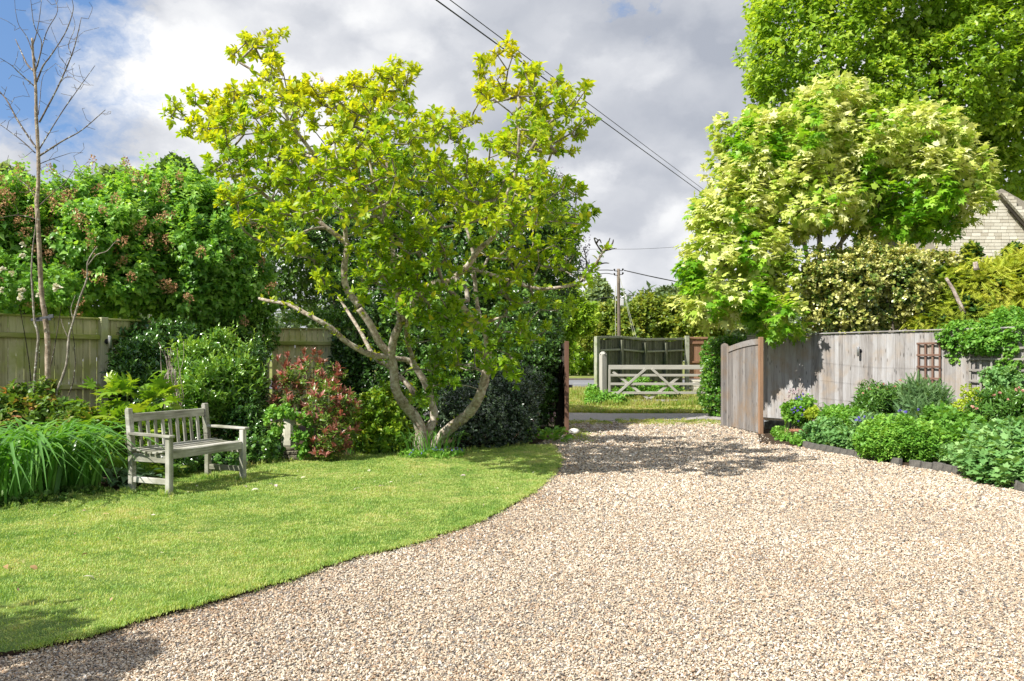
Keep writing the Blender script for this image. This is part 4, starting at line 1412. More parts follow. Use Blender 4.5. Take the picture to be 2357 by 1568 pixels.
# ---------------------------------------------------------------- field gate, post and old fence across the lane
def field_gate():
    Y = 26.7
    x0, x1 = (1401 - CX) / F * Y, (1648 - CX) / F * Y
    r = thing('field_gate', 'bleached five bar wooden field gate across the lane', 'gate', (x0, Y, 0))
    pz = lambda py: H + (HY - py) / F * Y
    tops = [pz(845.5), pz(864), pz(884), pz(904.5), pz(923)]
    for i, z in enumerate(tops):
        beam('bar', (x0, Y, z), (x1, Y + .0, z), .05, .15 if i == 0 else .085, M_fieldgate, r, (0, 0, 1), .006)
    beam('head_stile', (x0 + .03, Y + .012, tops[-1] - .06), (x0 + .03, Y + .012, tops[0] - .055), .07, .075, M_fieldgate, r, (0, -1, 0), .005)
    beam('hinge_stile', (x1 - .04, Y + .012, tops[-1] - .06), (x1 - .04, Y + .012, tops[0] + .12), .07, .09, M_fieldgate, r, (0, -1, 0), .005)
    P = lambda px, py, o: ((px - CX) / F * Y, Y + o, pz(py))
    for a, b, o in (((1409, 916), (1486, 849), -.035), ((1411, 856), (1503, 926), .035), ((1500, 849), (1562, 906), -.035), ((1488, 924), (1548, 880), .035), ((1548, 880), (1566, 866), .035)):
        beam('brace', P(*a, o), P(*b, o), .024, .085, M_fieldgate, r, (0, 0, 1), .004)
    return r
field_gate()
def old_post():
    x, y = (1388 - CX) / F * 27.2, 27.2
    r = thing('gate_post', 'stout bleached square gate post with a pointed top left of the field gate', 'post', (x, y, 0))
    o = beam('post_shaft', (x, y, -.05), (x, y, 1.74), .20, .20, M_fieldgate, r, (.45, -1, 0), .012)
    lathe('post_cap', [(.143, 1.742), (.10, 1.80), (.05, 1.83)], (x, y, 0), M_fieldgate, r, 4, rot=.36, smooth=False)
old_post()
def old_fence():
    A = np.array([(1372 - CX) / F * 29.0, 29.0, 0.]); B = np.array([(1574 - CX) / F * 33.0, 33.0, 0.])
    d = B - A; L = np.linalg.norm(d); d /= L
    nn = np.array([d[1], -d[0], 0])
    q = lambda s, o, z: A + d * s + nn * o + UP * z
    topz = lambda s: (H + (HY - 777) / F * 29) * (1 - s / L) + (H + (HY - 783) / F * 33) * s / L - .05 * math.sin(s * 3)
    r = thing('old_fence', 'dark weathered closeboard fence with posts standing behind the field gate', 'fence', A)
    n = int(L / .105)
    for i in range(n):
        s = .1 + (L - .1) * i / n
        beam('board', q(s, -.03, .1), q(s, -.03, topz(s) - .03), .10, .016, M_oldfence, r, tuple(nn), 0, .1)
    for k, s in enumerate((1.45, 2.95, 4.35)):
        if s < L: beam('post', q(s, .06, 0), q(s, .06, topz(s) - .12), .12, .12, M_oldfence, r, tuple(nn), .006)
    beam('end_post', q(0, .05, -.1), q(0, .05, topz(0) + .03), .19, .14, M_oldpost, r, tuple(nn), .006)
    cuts = [0, 1.45, 2.95, L]
    for a, b in zip(cuts[:-1], cuts[1:]):
        beam('rail', q(a + .07, .035, topz(a) - .48), q(b - .07, .035, topz(b) - .48), .07, .07, M_oldpost, r, (0, 0, 1), .008)
        beam('cap_rail', q(a + .01, .0, topz(a)), q(b - .01, .0, topz(b)), .08, .09, M_oldpost, r, (0, 0, 1), .006)
    # the brown panel that follows it
    P0 = B + d * .05; e = norm(np.array([1., .12, 0.])); n2 = np.array([e[1], -e[0], 0])
    r2 = thing('brown_fence', 'short red brown board fence between the dark fence and the clipped hedge', 'fence', P0)
    q2 = lambda s, o, z: P0 + e * s + n2 * o + UP * z
    beam('post', q2(.08, .08, 0), q2(.08, .08, 2.55), .16, .16, M_oldpost, r2, tuple(n2), .006)
    for i in range(16):
        beam('board', q2(.2 + .11 * i, 0, .75), q2(.2 + .11 * i, 0, 2.42), .104, .018, M_brownfence, r2, tuple(n2))
    for z in (2.47, 2.25, 1.45):
        beam('rail', q2(.17, .04, z), q2(2.0, .04, z), .05, .08, M_brownfence, r2, (0, 0, 1), .005)
    # stone wall it stands on
    r3 = thing('stone_wall', 'low honey coloured stone wall under the brown fence', 'wall', q2(.2, 0, 0))
    for row in range(7):
        x = .02 - .1 * (row % 2)
        while x < 2.0:
            L_ = rng.uniform(.18, .34)
            beam('stone', q2(x + .2, .05, .05 + row * .1), q2(min(x + L_ - .012, 2.1) + .2, .05, .05 + row * .1), .26 + rng.uniform(-.03, .03), .09, M_brick, r3, (0, 0, 1), .012, share=False)
            x += L_
old_fence()

# ---------------------------------------------------------------- utility pole, lamp, wires
def pole():
    Y = 41.0
    x = (1423.5 - CX) / F * Y
    zt = H + (HY - 619) / F * Y
    r = thing('utility_pole', 'tall wooden utility pole beyond the fences carrying the cables', 'pole', (x, Y, 0))
    tube_obj('pole_shaft', [(x + .05, Y, 0), (x, Y, zt)], [.11, .085], M_pole, r, 14, n=8)
    tube_obj('conduit', [(x - .15, Y - .10, .5), (x - .17, Y - .08, zt - .9)], [.02, .02], M_oldpost, r, 8, n=3)
    for dz, s in ((-.10, 1), (-.30, 1), (-.12, -1), (-.34, -1)):
        beam('bracket', (x, Y - .05, zt + dz), (x + s * .22, Y - .05, zt + dz), .035, .035, M_iron, r)
        lathe('insulator', [(.03, -.05), (.05, -.03), (.05, .02), (.03, .05)], (x + s * .22, Y - .05, zt + dz + .065), M_black, r, 10)
    beam('junction_box', (x + .17, Y - .16, zt - 1.95), (x + .17, Y - .16, zt - 1.60), .18, .12, M_pbox, r, (0, -1, 0), .02)
    for k, (px, py) in enumerate(((1461, 782), (1466, 782))):
        e = Wp(px, py, Y - 6 - k)
        tube_obj('stay_wire', [(x + .05, Y, zt - .35), e], [.008, .008], M_oldpost, r, 6, n=2)
    r2 = thing('street_lamp', 'small street lamp on a curved arm fixed to the utility pole', 'lamp', (x, Y, zt - 1.5))
    a = Wp(1427, 689, Y - .1); b = Wp(1434, 683, Y - .15); c = Wp(1442, 682, Y - .2)
    tube_obj('lamp_arm', [a, b, c], [.026, .022, .022], M_metal, r2, 8)
    hd = Wp(1447, 680, Y - .2)
    bm = bmesh.new()
    bmesh.ops.create_uvsphere(bm, u_segments=14, v_segments=8, radius=.5)
    bmesh.ops.scale(bm, verts=bm.verts, vec=(.52, .19, .09))
    for v_ in bm.verts:
        if v_.co.x > 0: v_.co.z += .04 * v_.co.x
    bmesh.ops.translate(bm, verts=bm.verts, vec=Vector(hd))
    bm_obj('lamp_head', bm, M_metal, r2, True)
    bm = bmesh.new()
    bmesh.ops.create_cube(bm, size=1)
    bmesh.ops.scale(bm, verts=bm.verts, vec=(.09, .08, .25))
    bmesh.ops.translate(bm, verts=bm.verts, vec=Vector(Wp(1441, 684, Y - .2)))
    bm_obj('photocell', bm, M_pbox, r2)
    top = np.array([x, Y, zt])
    def cable(label, pts, rad):
        o = tube_obj('cable', pts, [rad] * 2, M_black, None, 6, n=14)
        tag(o, label, 'cable')
    cable('thick black cable running right from the pole top into the maple', [top + [.3, 0, -.08], Wp(1520, 641, 39), Wp(1620, 660, 48), Wp(1850, 698, 42)], .026)
    cable('upper cable running left from the pole top behind the magnolia', [top + [-.3, 0, -.08], Wp(1380, 622.0, 42), Wp(1250, 627, 43), Wp(1000, 650, 45)], .024)
    cable('lower cable running left from the pole top behind the magnolia', [top + [-.3, 0, -.28], Wp(1385, 630, 42), Wp(1300, 642, 43), Wp(1100, 690, 45)], .02)
    cable('faint low cable joining the pole halfway from the left', [Wp(1421, 683, 41), Wp(1400, 684, 42), Wp(1370, 690, 44), Wp(1250, 720, 50)], .018)
    cable('very thin far cable crossing the sky above the pole', [Wp(1250, 580, 80), Wp(1360, 574, 80), Wp(1480, 573, 80), Wp(1620, 564, 80), Wp(1800, 548, 80)], .016)
    def long(label, a, b, rad, sag=.0):
        a, b = np.array(a), np.array(b)
        P = [a + (b - a) * t_ - UP * sag * (1 - (2 * t_ - 1) ** 2) for t_ in np.linspace(-.22, 1.12, 7)]
        cable(label, P, rad)
    long('lower of the two overhead cables crossing behind the magnolia top', Wp(1004, 0, 16), Wp(1626, 452, 40), .017)
    long('upper of the two overhead cables crossing behind the magnolia top', Wp(1036, 0, 17), Wp(1632, 446, 41), .012)
M_pbox = noise_mat('pale_grey_box', [(.3, (.5, .5, .5)), (.7, (.62, .62, .62))], 4, 2, .6, .05)
pole()

# ---------------------------------------------------------------- stone house gable
def house():
    Y = 27.0
    X = lambda px: (px - CX) / F * Y
    Z = lambda py: H + (HY - py) / F * Y
    x0, x1, xr = X(2160), X(2520), X(2310)
    r = thing('stone_house', 'buff stone house gable behind the conifers at the far right', 'house', (x1, Y, 0))
    zr = Z(440)
    def ztop(x): return min(zr, zr - (x - xr) * .62) if x > xr else min(zr, Z(500) + (x - x0) * 1.0)
    # gable wall core
    bm = bmesh.new()
    out = [(x0, 0), (x1 + 4, 0), (x1 + 4, 3.4), (xr, zr + .1), (X(2235), Z(486)), (x0, Z(520))]
    fr = [bm.verts.new((x, Y + .09, z)) for x, z in out]
    bk = [bm.verts.new((x, Y + 8.0, z)) for x, z in out]
    bm.faces.new(fr); bm.faces.new(bk[::-1])
    for i in range(len(out)):
        j = (i + 1) % len(out)
        bm.faces.new((fr[i], bk[i], bk[j], fr[j]))
    bmesh.ops.recalc_face_normals(bm, faces=bm.faces)
    wl = bm_obj('wall', bm, M_mortar, r)
    z = Z(605)
    row = 0
    hgt = .115
    while z < zr:
        x = x0 - .1 * (row % 2)
        while x < X(2400):
            L_ = rng.uniform(.20, .34)
            lim = (Z(520) + (x - x0) / (X(2235) - x0) * (Z(486) - Z(520))) if x < X(2235) else (Z(486) + (x - X(2235)) / (xr - X(2235)) * (zr - Z(486)) if x < xr else zr - (x - xr) * .9)
            if z + hgt < lim:
                beam('brick', (x + .008, Y + .05 + rng.uniform(-.006, .006), z + hgt / 2), (x + round(L_, 2) - .008, Y + .05, z + hgt / 2), .10, hgt - .014, M_brick, wl)
            x += round(L_, 2)
        z += hgt
        row += 1
    # roof verge on the right slope
    a, b = Wp(2318, 470, Y - .12), Wp(2440, 610, Y - .12)
    beam('bargeboard', a, b, .06, .16, M_darkwood, r, (0, 0, 1), .005)
    bm = bmesh.new()
    nrm_ = Vector((.66, 0, .75)) * .10
    vs = [bm.verts.new(Vector(p) + (nrm_ if k else nrm_ * .2)) for k in (0, 1) for p in ((a[0] - .3, Y - .2, a[2] + .3), (b[0] + 3, Y - .2, b[2] - 3.4), (b[0] + 3, Y + 8.2, b[2] - 3.4), (a[0] - .3, Y + 8.2, a[2] + .3))]
    for f_ in ((0, 1, 2, 3), (7, 6, 5, 4), (0, 4, 5, 1), (1, 5, 6, 2), (2, 6, 7, 3), (3, 7, 4, 0)):
        bm.faces.new([vs[i] for i in f_])
    bmesh.ops.recalc_face_normals(bm, faces=bm.faces)
    bm_obj('roof', bm, M_stoneD, r)
house()

# small dry bits and green leaves dropped on the lawn and the gravel
def litter(name, label, n, test, z, mat, size, xr, yr, seed):
    p = np.stack([rng.uniform(*xr, n), rng.uniform(*yr, n)], 1)
    p = p[test(p)]
    n = len(p)
    tv, tt = tmpl([(0, 0, 0), (.45, .22, .06), (1, 0, 0), (.45, -.2, .05)], [(0, 2, 1), (0, 3, 2)])
    scatter(name, label, np.column_stack([p, np.full(n, z)]), np.column_stack([rng.normal(0, .4, n), rng.normal(0, .4, n), rng.uniform(0, 6.28, n)]),
            np.full((n, 3), size) * rng.uniform(.5, 1.4, n)[:, None], rng.random(n), [(tv, tt)], mat, 'litter')
M_litter = None
m_, t_ = new_mat('dry_litter')
at_ = t_.node('ShaderNodeAttribute', attribute_name='tint'); at_.attribute_type = 'INSTANCER'
pr_ = t_.node('ShaderNodeBsdfPrincipled', {'Base Color': t_.ramp(at_.outputs['Fac'], [(0, (.12, .07, .04)), (.4, (.32, .21, .11)), (.7, (.55, .45, .28)), (.85, (.62, .55, .46)), (1, (.20, .34, .05))]), 'Roughness': .8})
finish(t_, pr_.outputs[0])
litter('lawn_litter', 'tiny dry leaf bits scattered over the lawn', 260, lambda p: inside(p, lawn_poly), LZ + .022, m_, .035, (-8, 1.3), (3, 13.5), 1)
litter('gravel_litter', 'tiny leaf bits dropped on the gravel drive', 500, lambda p: ~inside(p, lawn_poly) & (np.abs(p[:, 0]) < .7 * p[:, 1]), .018, m_, .030, (-3, 7), (3, 18), 2)

# longer uncut grass round the bench feet and along the bed edge
pts_ = []
for fx, fy in ((-3.848, 8.72), (-3.391, 9.79), (-4.374, 8.94), (-3.884, 9.96)):
    pts_.append(np.column_stack([fx + rng.normal(0, .06, 26), fy + rng.normal(0, .06, 26)]))
be = np.array(back_)
for a_, b_2 in zip(be[:-1], be[1:]):
    k_ = int(np.linalg.norm(b_2 - a_) * 26)
    t__ = rng.random(k_)[:, None]
    pts_.append(a_ + (b_2 - a_) * t__ + rng.normal(0, .05, (k_, 2)))
p = np.vstack(pts_); n = len(p)
scatter('uncut_grass', 'longer uncut grass round the bench feet and along the bed edge', np.column_stack([p, np.full(n, LZ - .005)]),
        np.column_stack([rng.normal(0, .1, n), rng.normal(0, .1, n), rng.uniform(0, 6.28, n)]),
        np.column_stack([np.ones(n), np.ones(n), rng.uniform(.6, 1.5, n)]), rng.uniform(0, 1, n),
        [tuft_template(120 + i, 12, .03, .065, .0035) for i in range(3)], M_grass, 'grass')

L_pinkpale = leaf_mat('pale_pink_petal', [(0.0, (.55, .38, .42)), (1.0, (.75, .62, .64))], .3, .6, .2, (1, 1, 1))
# ================================================================ MAGNOLIA
def z3(x, y): return (575.4 + .3173 * x, 690.5 + .3173 * y)
def magnolia():
    base = (G(990, 1046)[0], 12.9, 0)
    root = thing('magnolia_tree', 'multi stemmed magnolia tree with yellow green leaves on the lawn', 'tree', base)
    def Pz(pts):
        return np.array([Wp(*z3(x, y), Y) for x, y, Y in pts])
    def Pd(pts):
        return np.array([Wp(x, y, Y) for x, y, Y in pts])
    sk = Skeleton()
    limbs = [
        ('A', Pz([(1228, 1100, 12.85), (1232, 960, 12.8), (1195, 860, 12.75), (1110, 765, 12.65), (1060, 650, 12.5), (1040, 500, 12.4), (1025, 400, 12.3), (1050, 280, 12.15), (1085, 150, 12.0), (1080, 0, 11.8), (1060, -160, 11.5)]), .098, .045),
        ('E', Pz([(1305, 1105, 12.9), (1290, 960, 12.9), (1330, 860, 13.0), (1325, 750, 13.0), (1285, 620, 12.95), (1200, 490, 12.9), (1140, 450, 12.9), (1050, 425, 12.8)]), .085, .04),
        ('Fr', Pz([(1320, 1100, 12.9), (1375, 1010, 12.8), (1480, 920, 12.6), (1580, 815, 12.4), (1660, 700, 12.2), (1708, 590, 12.1), (1712, 470, 12.0), (1718, 350, 11.9), (1705, 230, 11.8), (1640, 150, 11.7), (1560, 70, 11.5), (1480, -20, 11.3), (1420, -100, 11.1)]), .095, .035),
        ('B', Pz([(1020, 400, 12.3), (940, 310, 12.2), (870, 180, 12.1), (790, 60, 12.0)])[:4], .062, .055),
        ('B2', Pd([(826, 709, 12.0), (797, 661, 12.0), (793, 612, 11.9), (799, 564, 11.8), (786, 552, 11.8), (755, 524, 11.7), (711, 493, 11.6), (641, 476, 11.4), (597, 441, 11.2), (560, 400, 11.0)]), .055, .022),
        ('B3', Pd([(799, 564, 11.8), (785, 480, 11.5), (735, 380, 11.2), (690, 310, 11.0), (663, 275, 10.9), (650, 234, 10.8), (632, 198, 10.7), (588, 165, 10.6), (548, 140, 10.6)]), .035, .014),
        ('C', Pz([(1015, 412, 12.3), (900, 400, 12.2), (790, 365, 12.1), (690, 290, 12.0), (600, 205, 11.9), (500, 150, 11.8), (400, 90, 11.8), (280, 40, 11.9), (130, 5, 12.0), (60, -15, 12.1)]), .050, .024),
        ('D', Pz([(1200, 680, 13.0), (1130, 600, 13.1), (1000, 480, 13.2), (920, 440, 13.3), (870, 350, 13.4), (800, 240, 13.5), (700, 60, 13.7), (640, -20, 13.8)]), .052, .022),
        ('E2', Pz([(1200, 490, 12.9), (1170, 400, 12.7), (1145, 300, 12.4), (1150, 180, 12.0), (1180, 60, 11.5)]), .040, .022),
        ('F2', Pz([(1705, 200, 11.8), (1680, 130, 12.0), (1645, 20, 12.2), (1625, -190, 12.3)]), .042, .028),
        ('F3', Pz([(1700, 175, 11.8), (1770, 140, 11.6), (1860, 118, 11.2)]), .026, .014),
        ('G', Pd([(925, 738, 12.0), (955, 690, 11.4), (1000, 656, 10.8), (1039, 643, 10.6), (1074, 612, 10.4), (1105, 573, 10.2), (1132, 551, 10.0), (1149, 515, 9.8), (1171, 445, 9.5), (1189, 392, 9.3), (1200, 300, 9.1)]), .050, .018),
        ('Hh', Pd([(1083, 617, 12.2), (1145, 639, 12.3), (1228, 663, 12.3), (1268, 667, 12.2), (1330, 650, 12.1), (1369, 612, 12.0), (1385, 580, 12.0), (1400, 572, 12.0)]), .034, .014),
        ('I', Pd([(1092, 640, 12.3), (1088, 590, 12.4), (1075, 520, 12.4), (1050, 430, 12.3), (1010, 350, 12.2)]), .034, .014),
        ('J', Pd([(905, 640, 11.5), (900, 540, 11.2), (870, 440, 11.0), (850, 340, 10.9), (865, 250, 10.8)]), .034, .014),
    ]
    for nm, P, r0, r1 in limbs:
        # little kinks, as magnolia wood has
        P = P + rng.normal(0, .012, P.shape)
        Pc = catmull(P, 6)
        R = np.linspace(r0, r1, len(Pc)) * (1 + .05 * rng.normal(size=len(Pc)))
        if nm in ('A', 'E', 'Fr'): R[:5] *= np.linspace(1.25, 1.0, 5)
        V, T = tube_arrays(Pc, R, 12, .03)
        mesh_obj('trunk' if nm in ('A', 'E', 'Fr') else 'limb', V, T, M_bark, root, smooth=True)
        sk.add_path(P, r0, r1)
    pads = [
        (405, 268, 34, 20), (445, 290, 35, 30), (470, 232, 40, 22), (550, 112, 62, 24), (640, 98, 34, 24), (600, 138, 46, 22), (625, 165, 35, 24),
        (545, 225, 52, 40), (480, 300, 42, 30), (520, 270, 50, 40), (620, 255, 70, 50), (700, 225, 60, 40), (560, 335, 80, 50), (520, 385, 60, 40), (600, 410, 70, 40),
        (640, 340, 80, 60), (790, 205, 80, 34), (870, 205, 60, 34), (925, 185, 48, 32), (760, 270, 80, 55), (840, 270, 70, 45), (910, 250, 50, 40),
        (700, 400, 100, 55), (800, 370, 80, 60), (900, 340, 60, 60), (1000, 300, 60, 34), (1060, 300, 40, 40), (950, 400, 90, 55), (1040, 390, 70, 55),
        (1165, 125, 22, 34), (1110, 160, 22, 30), (1150, 215, 52, 40), (1110, 225, 30, 30), (1225, 205, 52, 44), (1280, 195, 30, 30), (1345, 205, 32, 26), (1300, 245, 45, 40), (1240, 280, 80, 50),
        (1320, 300, 45, 35), (1180, 330, 80, 55), (1290, 340, 40, 22), (1120, 430, 80, 55), (1220, 420, 70, 50), (1310, 440, 35, 25), (1330, 500, 34, 28), (1270, 490, 50, 40),
        (1180, 500, 80, 50), (820, 460, 100, 50), (700, 480, 80, 40), (540, 465, 50, 26), (600, 505, 60, 28), (930, 500, 90, 55), (1050, 490, 80, 50),
        (640, 560, 60, 30), (720, 590, 50, 30), (850, 570, 60, 45), (950, 580, 100, 55), (880, 640, 70, 60), (990, 650, 80, 60), (940, 700, 70, 40), (1020, 720, 60, 45),
        (740, 655, 50, 30), (1000, 790, 70, 40), (1050, 760, 70, 50), (1090, 830, 60, 40), (1020, 845, 60, 40), (1100, 600, 50, 40), (1200, 590, 70, 50),
        (1170, 680, 80, 50), (1220, 760, 44, 40), (1170, 790, 50, 50), (1150, 850, 36, 30), (1190, 855, 24, 14), (985, 905, 56, 22), (965, 925, 26, 14), (1030, 890, 30, 20),
        (1290, 600, 50, 40), (1340, 640, 26, 22), (1270, 700, 50, 30), (1310, 560, 50, 30)]
    tgs, inten = [], []
    for cx, cy, rx, ry in pads:
        u_ = (cx - 900) / 520; v_ = (cy - 430) / 400
        half = 2.5 * math.sqrt(max(.12, 1 - min(1, u_ * u_ + v_ * v_ * .9)))
        # the whole crown leans towards the drive and the camera
        cY = 10.9
        if cy > 560:
            cY, half = (9.6, 1.1) if cx < 1060 and cx > 780 else (10.8, 1.1)
        if cy > 780: cY, half = 12.0, .5
        if cx > 1150 and cy < 560: cY = 9.9
        if cx > 1100 and cy > 560: cY, half = 11.0, .8
        area = rx * ry * math.pi
        m = max(3, int(area / (470 if cy < 560 else 640) * (1.0 + .16 * half)))
        nk = max(1, round(half * 1.1))
        layers = cY + (np.arange(nk) - (nk - 1) / 2) / max(1, nk) * 2 * half + rng.normal(0, .25, nk)
        for _ in range(m):
            a = rng.uniform(0, 6.28); q = math.sqrt(rng.random())
            Y = layers[rng.integers(0, nk)] + rng.normal(0, .16)
            q *= 1.02
            tgs.append(Wp(cx + rx * .84 * q * math.cos(a), cy + ry * .78 * q * math.sin(a), Y))
    tgs = np.array(tgs)
    # thin out targets that sit on top of each other
    keep = []
    for i, t_ in enumerate(tgs):
        if all(np.linalg.norm(t_ - tgs[j]) > .165 for j in keep): keep.append(i)
    tgs = tgs[keep]
    ends = sk.grow(tgs, .2, .14)
    sk.radii(.0075, .40, .04)
    V, T = sk.segs(5)
    mesh_obj('branches', V, T, M_twig, root, kind='stuff')
    P = np.array(sk.p); par = np.array(sk.par)
    E = np.array(ends)
    pe = P[E]
    dirn = norm(pe - P[np.maximum(par[par[E]], 0)])
    # twigs: each end carries several short shoots with a whorl of leaves
    nt = 6
    C_ = np.repeat(pe, nt, 0)
    dd = norm(np.repeat(dirn, nt, 0) * .7 + rng.normal(0, .75, (len(C_), 3)) + UP * .55)
    Ls = rng.uniform(.03, .13, len(C_))
    tips = C_ + dd * Ls[:, None]
    tw = []
    for a, b in zip(C_[::1], tips[::1]):
        t_ = norm(b - a); R_ = norm(np.cross(t_, [.3, .5, .2])); Q_ = np.cross(t_, R_)
        V_ = np.array([a + R_ * .005, a - R_ * .0025 + Q_ * .0043, a - R_ * .0025 - Q_ * .0043, b])
        tw.append(V_)
    V = np.vstack(tw)
    T0 = np.array([(0, 1, 3), (1, 2, 3), (2, 0, 3)])
    T = (T0[None] + (np.arange(len(tw)) * 4)[:, None, None]).reshape(-1, 3)
    mesh_obj('twigs', V, T, M_twig, root, kind='stuff')
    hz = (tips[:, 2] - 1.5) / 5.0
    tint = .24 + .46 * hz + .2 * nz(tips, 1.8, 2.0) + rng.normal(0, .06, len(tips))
    lv = Leaves()
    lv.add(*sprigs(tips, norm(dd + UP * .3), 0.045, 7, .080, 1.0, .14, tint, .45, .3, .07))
    # a few leaves along the branches
    ii = rng.choice(len(P), 900)
    lv.add(*sprigs(P[ii] + rng.normal(0, .02, (900, 3)), norm(rng.normal(size=(900, 3)) + UP * .8), .03, 3, .09, .8, .1, np.full(900, .4), .4))
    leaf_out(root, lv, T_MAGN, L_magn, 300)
    # a few fading pink-white flowers
    for px, py, Y in ((754, 122 / 1, 10.7),):
        pass
    for px, py, Y in ((609, 82, 10.6), (740, 190, 10.6), (890, 388, 9.9), (866, 606, 10.3), (905, 590, 10.4)):
        c = Wp(px, py, Y - .25)
        m = 7
        leaf_out(root, (np.tile(c, (m, 1)), norm(rng.normal(0, .45, (m, 3)) + UP), rng.normal(size=(m, 3)), np.full(m, .085), rng.uniform(0, 1, m)), T_NARROW, L_flower, 0, name='flower')
    # bare dark branch ends at the far right
    st = Wp(1385, 580, 12.0)
    for pts in ([(1385, 580), (1372, 560), (1368, 548), (1376, 552)], [(1372, 560), (1380, 552), (1384, 560)], [(1385, 580), (1398, 565), (1404, 548)], [(1385, 580), (1405, 574), (1419, 572)],
                [(1330, 650), (1362, 640), (1385, 636)], [(1345, 645), (1350, 600), (1342, 570)], [(1400, 574), (1410, 560), (1412, 552)], [(1369, 612), (1390, 606), (1402, 606)], [(1355, 625), (1352, 605), (1340, 590)]):
        tube_obj('bare_twig', [Wp(x, y, 12.0 + .03 * i) for i, (x, y) in enumerate(pts)], [.014, .007], M_barkdark, root, 6, .15, 4)
    return root
L_flower = leaf_mat('magnolia_petal', [(0.0, (.62, .45, .50)), (1.0, (.78, .70, .68))], .35, .6, .2, (1, 1, 1))
magnolia()

# strappy leaves and small flowers round the foot of the magnolia
def blades(name, label, cat, cx, cy, rx, ry, n, h0, h1, wd, mats, group=None, nobj=0, arches=(.35, .7, 1.0), tint=(.2, .9), z=.02, out=.8, part='blade'):
    root = thing(name, label, cat, (cx, cy, 0), group)
    for k, a in enumerate(arches):
        m = n // len(arches)
        th = rng.uniform(0, 6.28, m); q = np.sqrt(rng.random(m))
        P = np.column_stack([cx + rx * q * np.cos(th), cy + ry * q * np.sin(th), np.full(m, z)])
        az = th + rng.normal(0, 1.0 - .4 * out, m)
        D = np.column_stack([np.cos(az), np.sin(az), np.zeros(m)])
        N = UP + rng.normal(0, .12, (m, 3))
        L_ = rng.uniform(h0, h1, m)
        leaf_out(root, (P, D, N, L_, rng.uniform(*tint, m)), T_BLADES[(k, wd)] if (k, wd) in T_BLADES else T_BLADES.setdefault((k, wd), t_blade(wd, a)), mats, nobj // len(arches), part=part)
    return root
T_BLADES = {}

gx, gy = G(988, 1050)
blades('grass_clump', 'strappy leaves growing round the foot of the magnolia', 'plant', gx + .05, gy + .05, .45, .3, 90, .25, .5, .035, L_lily)
def ground_flowers(label, pts, n, mat, flmat, nfl, size=.035, hh=.12, name='ground_cover', nobj=60):
    P = np.array([(*G(*p), 0) for p in pts])
    c = P.mean(0)
    root = thing(name, label, 'plant', c)
    rx = np.ptp(P[:, 0]) / 2 + .1; ry = np.ptp(P[:, 1]) / 2 + .12
    m = n
    th = rng.uniform(0, 6.28, m); q = np.sqrt(rng.random(m))
    C_ = np.column_stack([c[0] + rx * q * np.cos(th), c[1] + ry * q * np.sin(th), rng.uniform(.02, hh, m)])
    lv = Leaves(); lv.add(*sprigs(C_, norm(UP + rng.normal(0, .5, (m, 3))), .03, 5, size, 1.1, .05))
    leaf_out(root, lv, T_ROUND, mat, nobj)
    if nfl:
        C_ = np.column_stack([c[0] + rx * q[:nfl] * np.cos(th[:nfl]), c[1] + ry * q[:nfl] * np.sin(th[:nfl]), rng.uniform(hh * .6, hh * 1.4, nfl)])
        lv = Leaves(); lv.add(*sprigs(C_, norm(UP + rng.normal(0, .4, (nfl, 3))), .005, 5, .016, 1.3, 0))
        leaf_out(root, lv, T_ROUND, flmat, 0, name='flowers')
    return root
ground_flowers('low green patch with tiny blue flowers at the foot of the magnolia', [(935, 1052), (1055, 1060)], 330, L_herb, L_violet, 40)

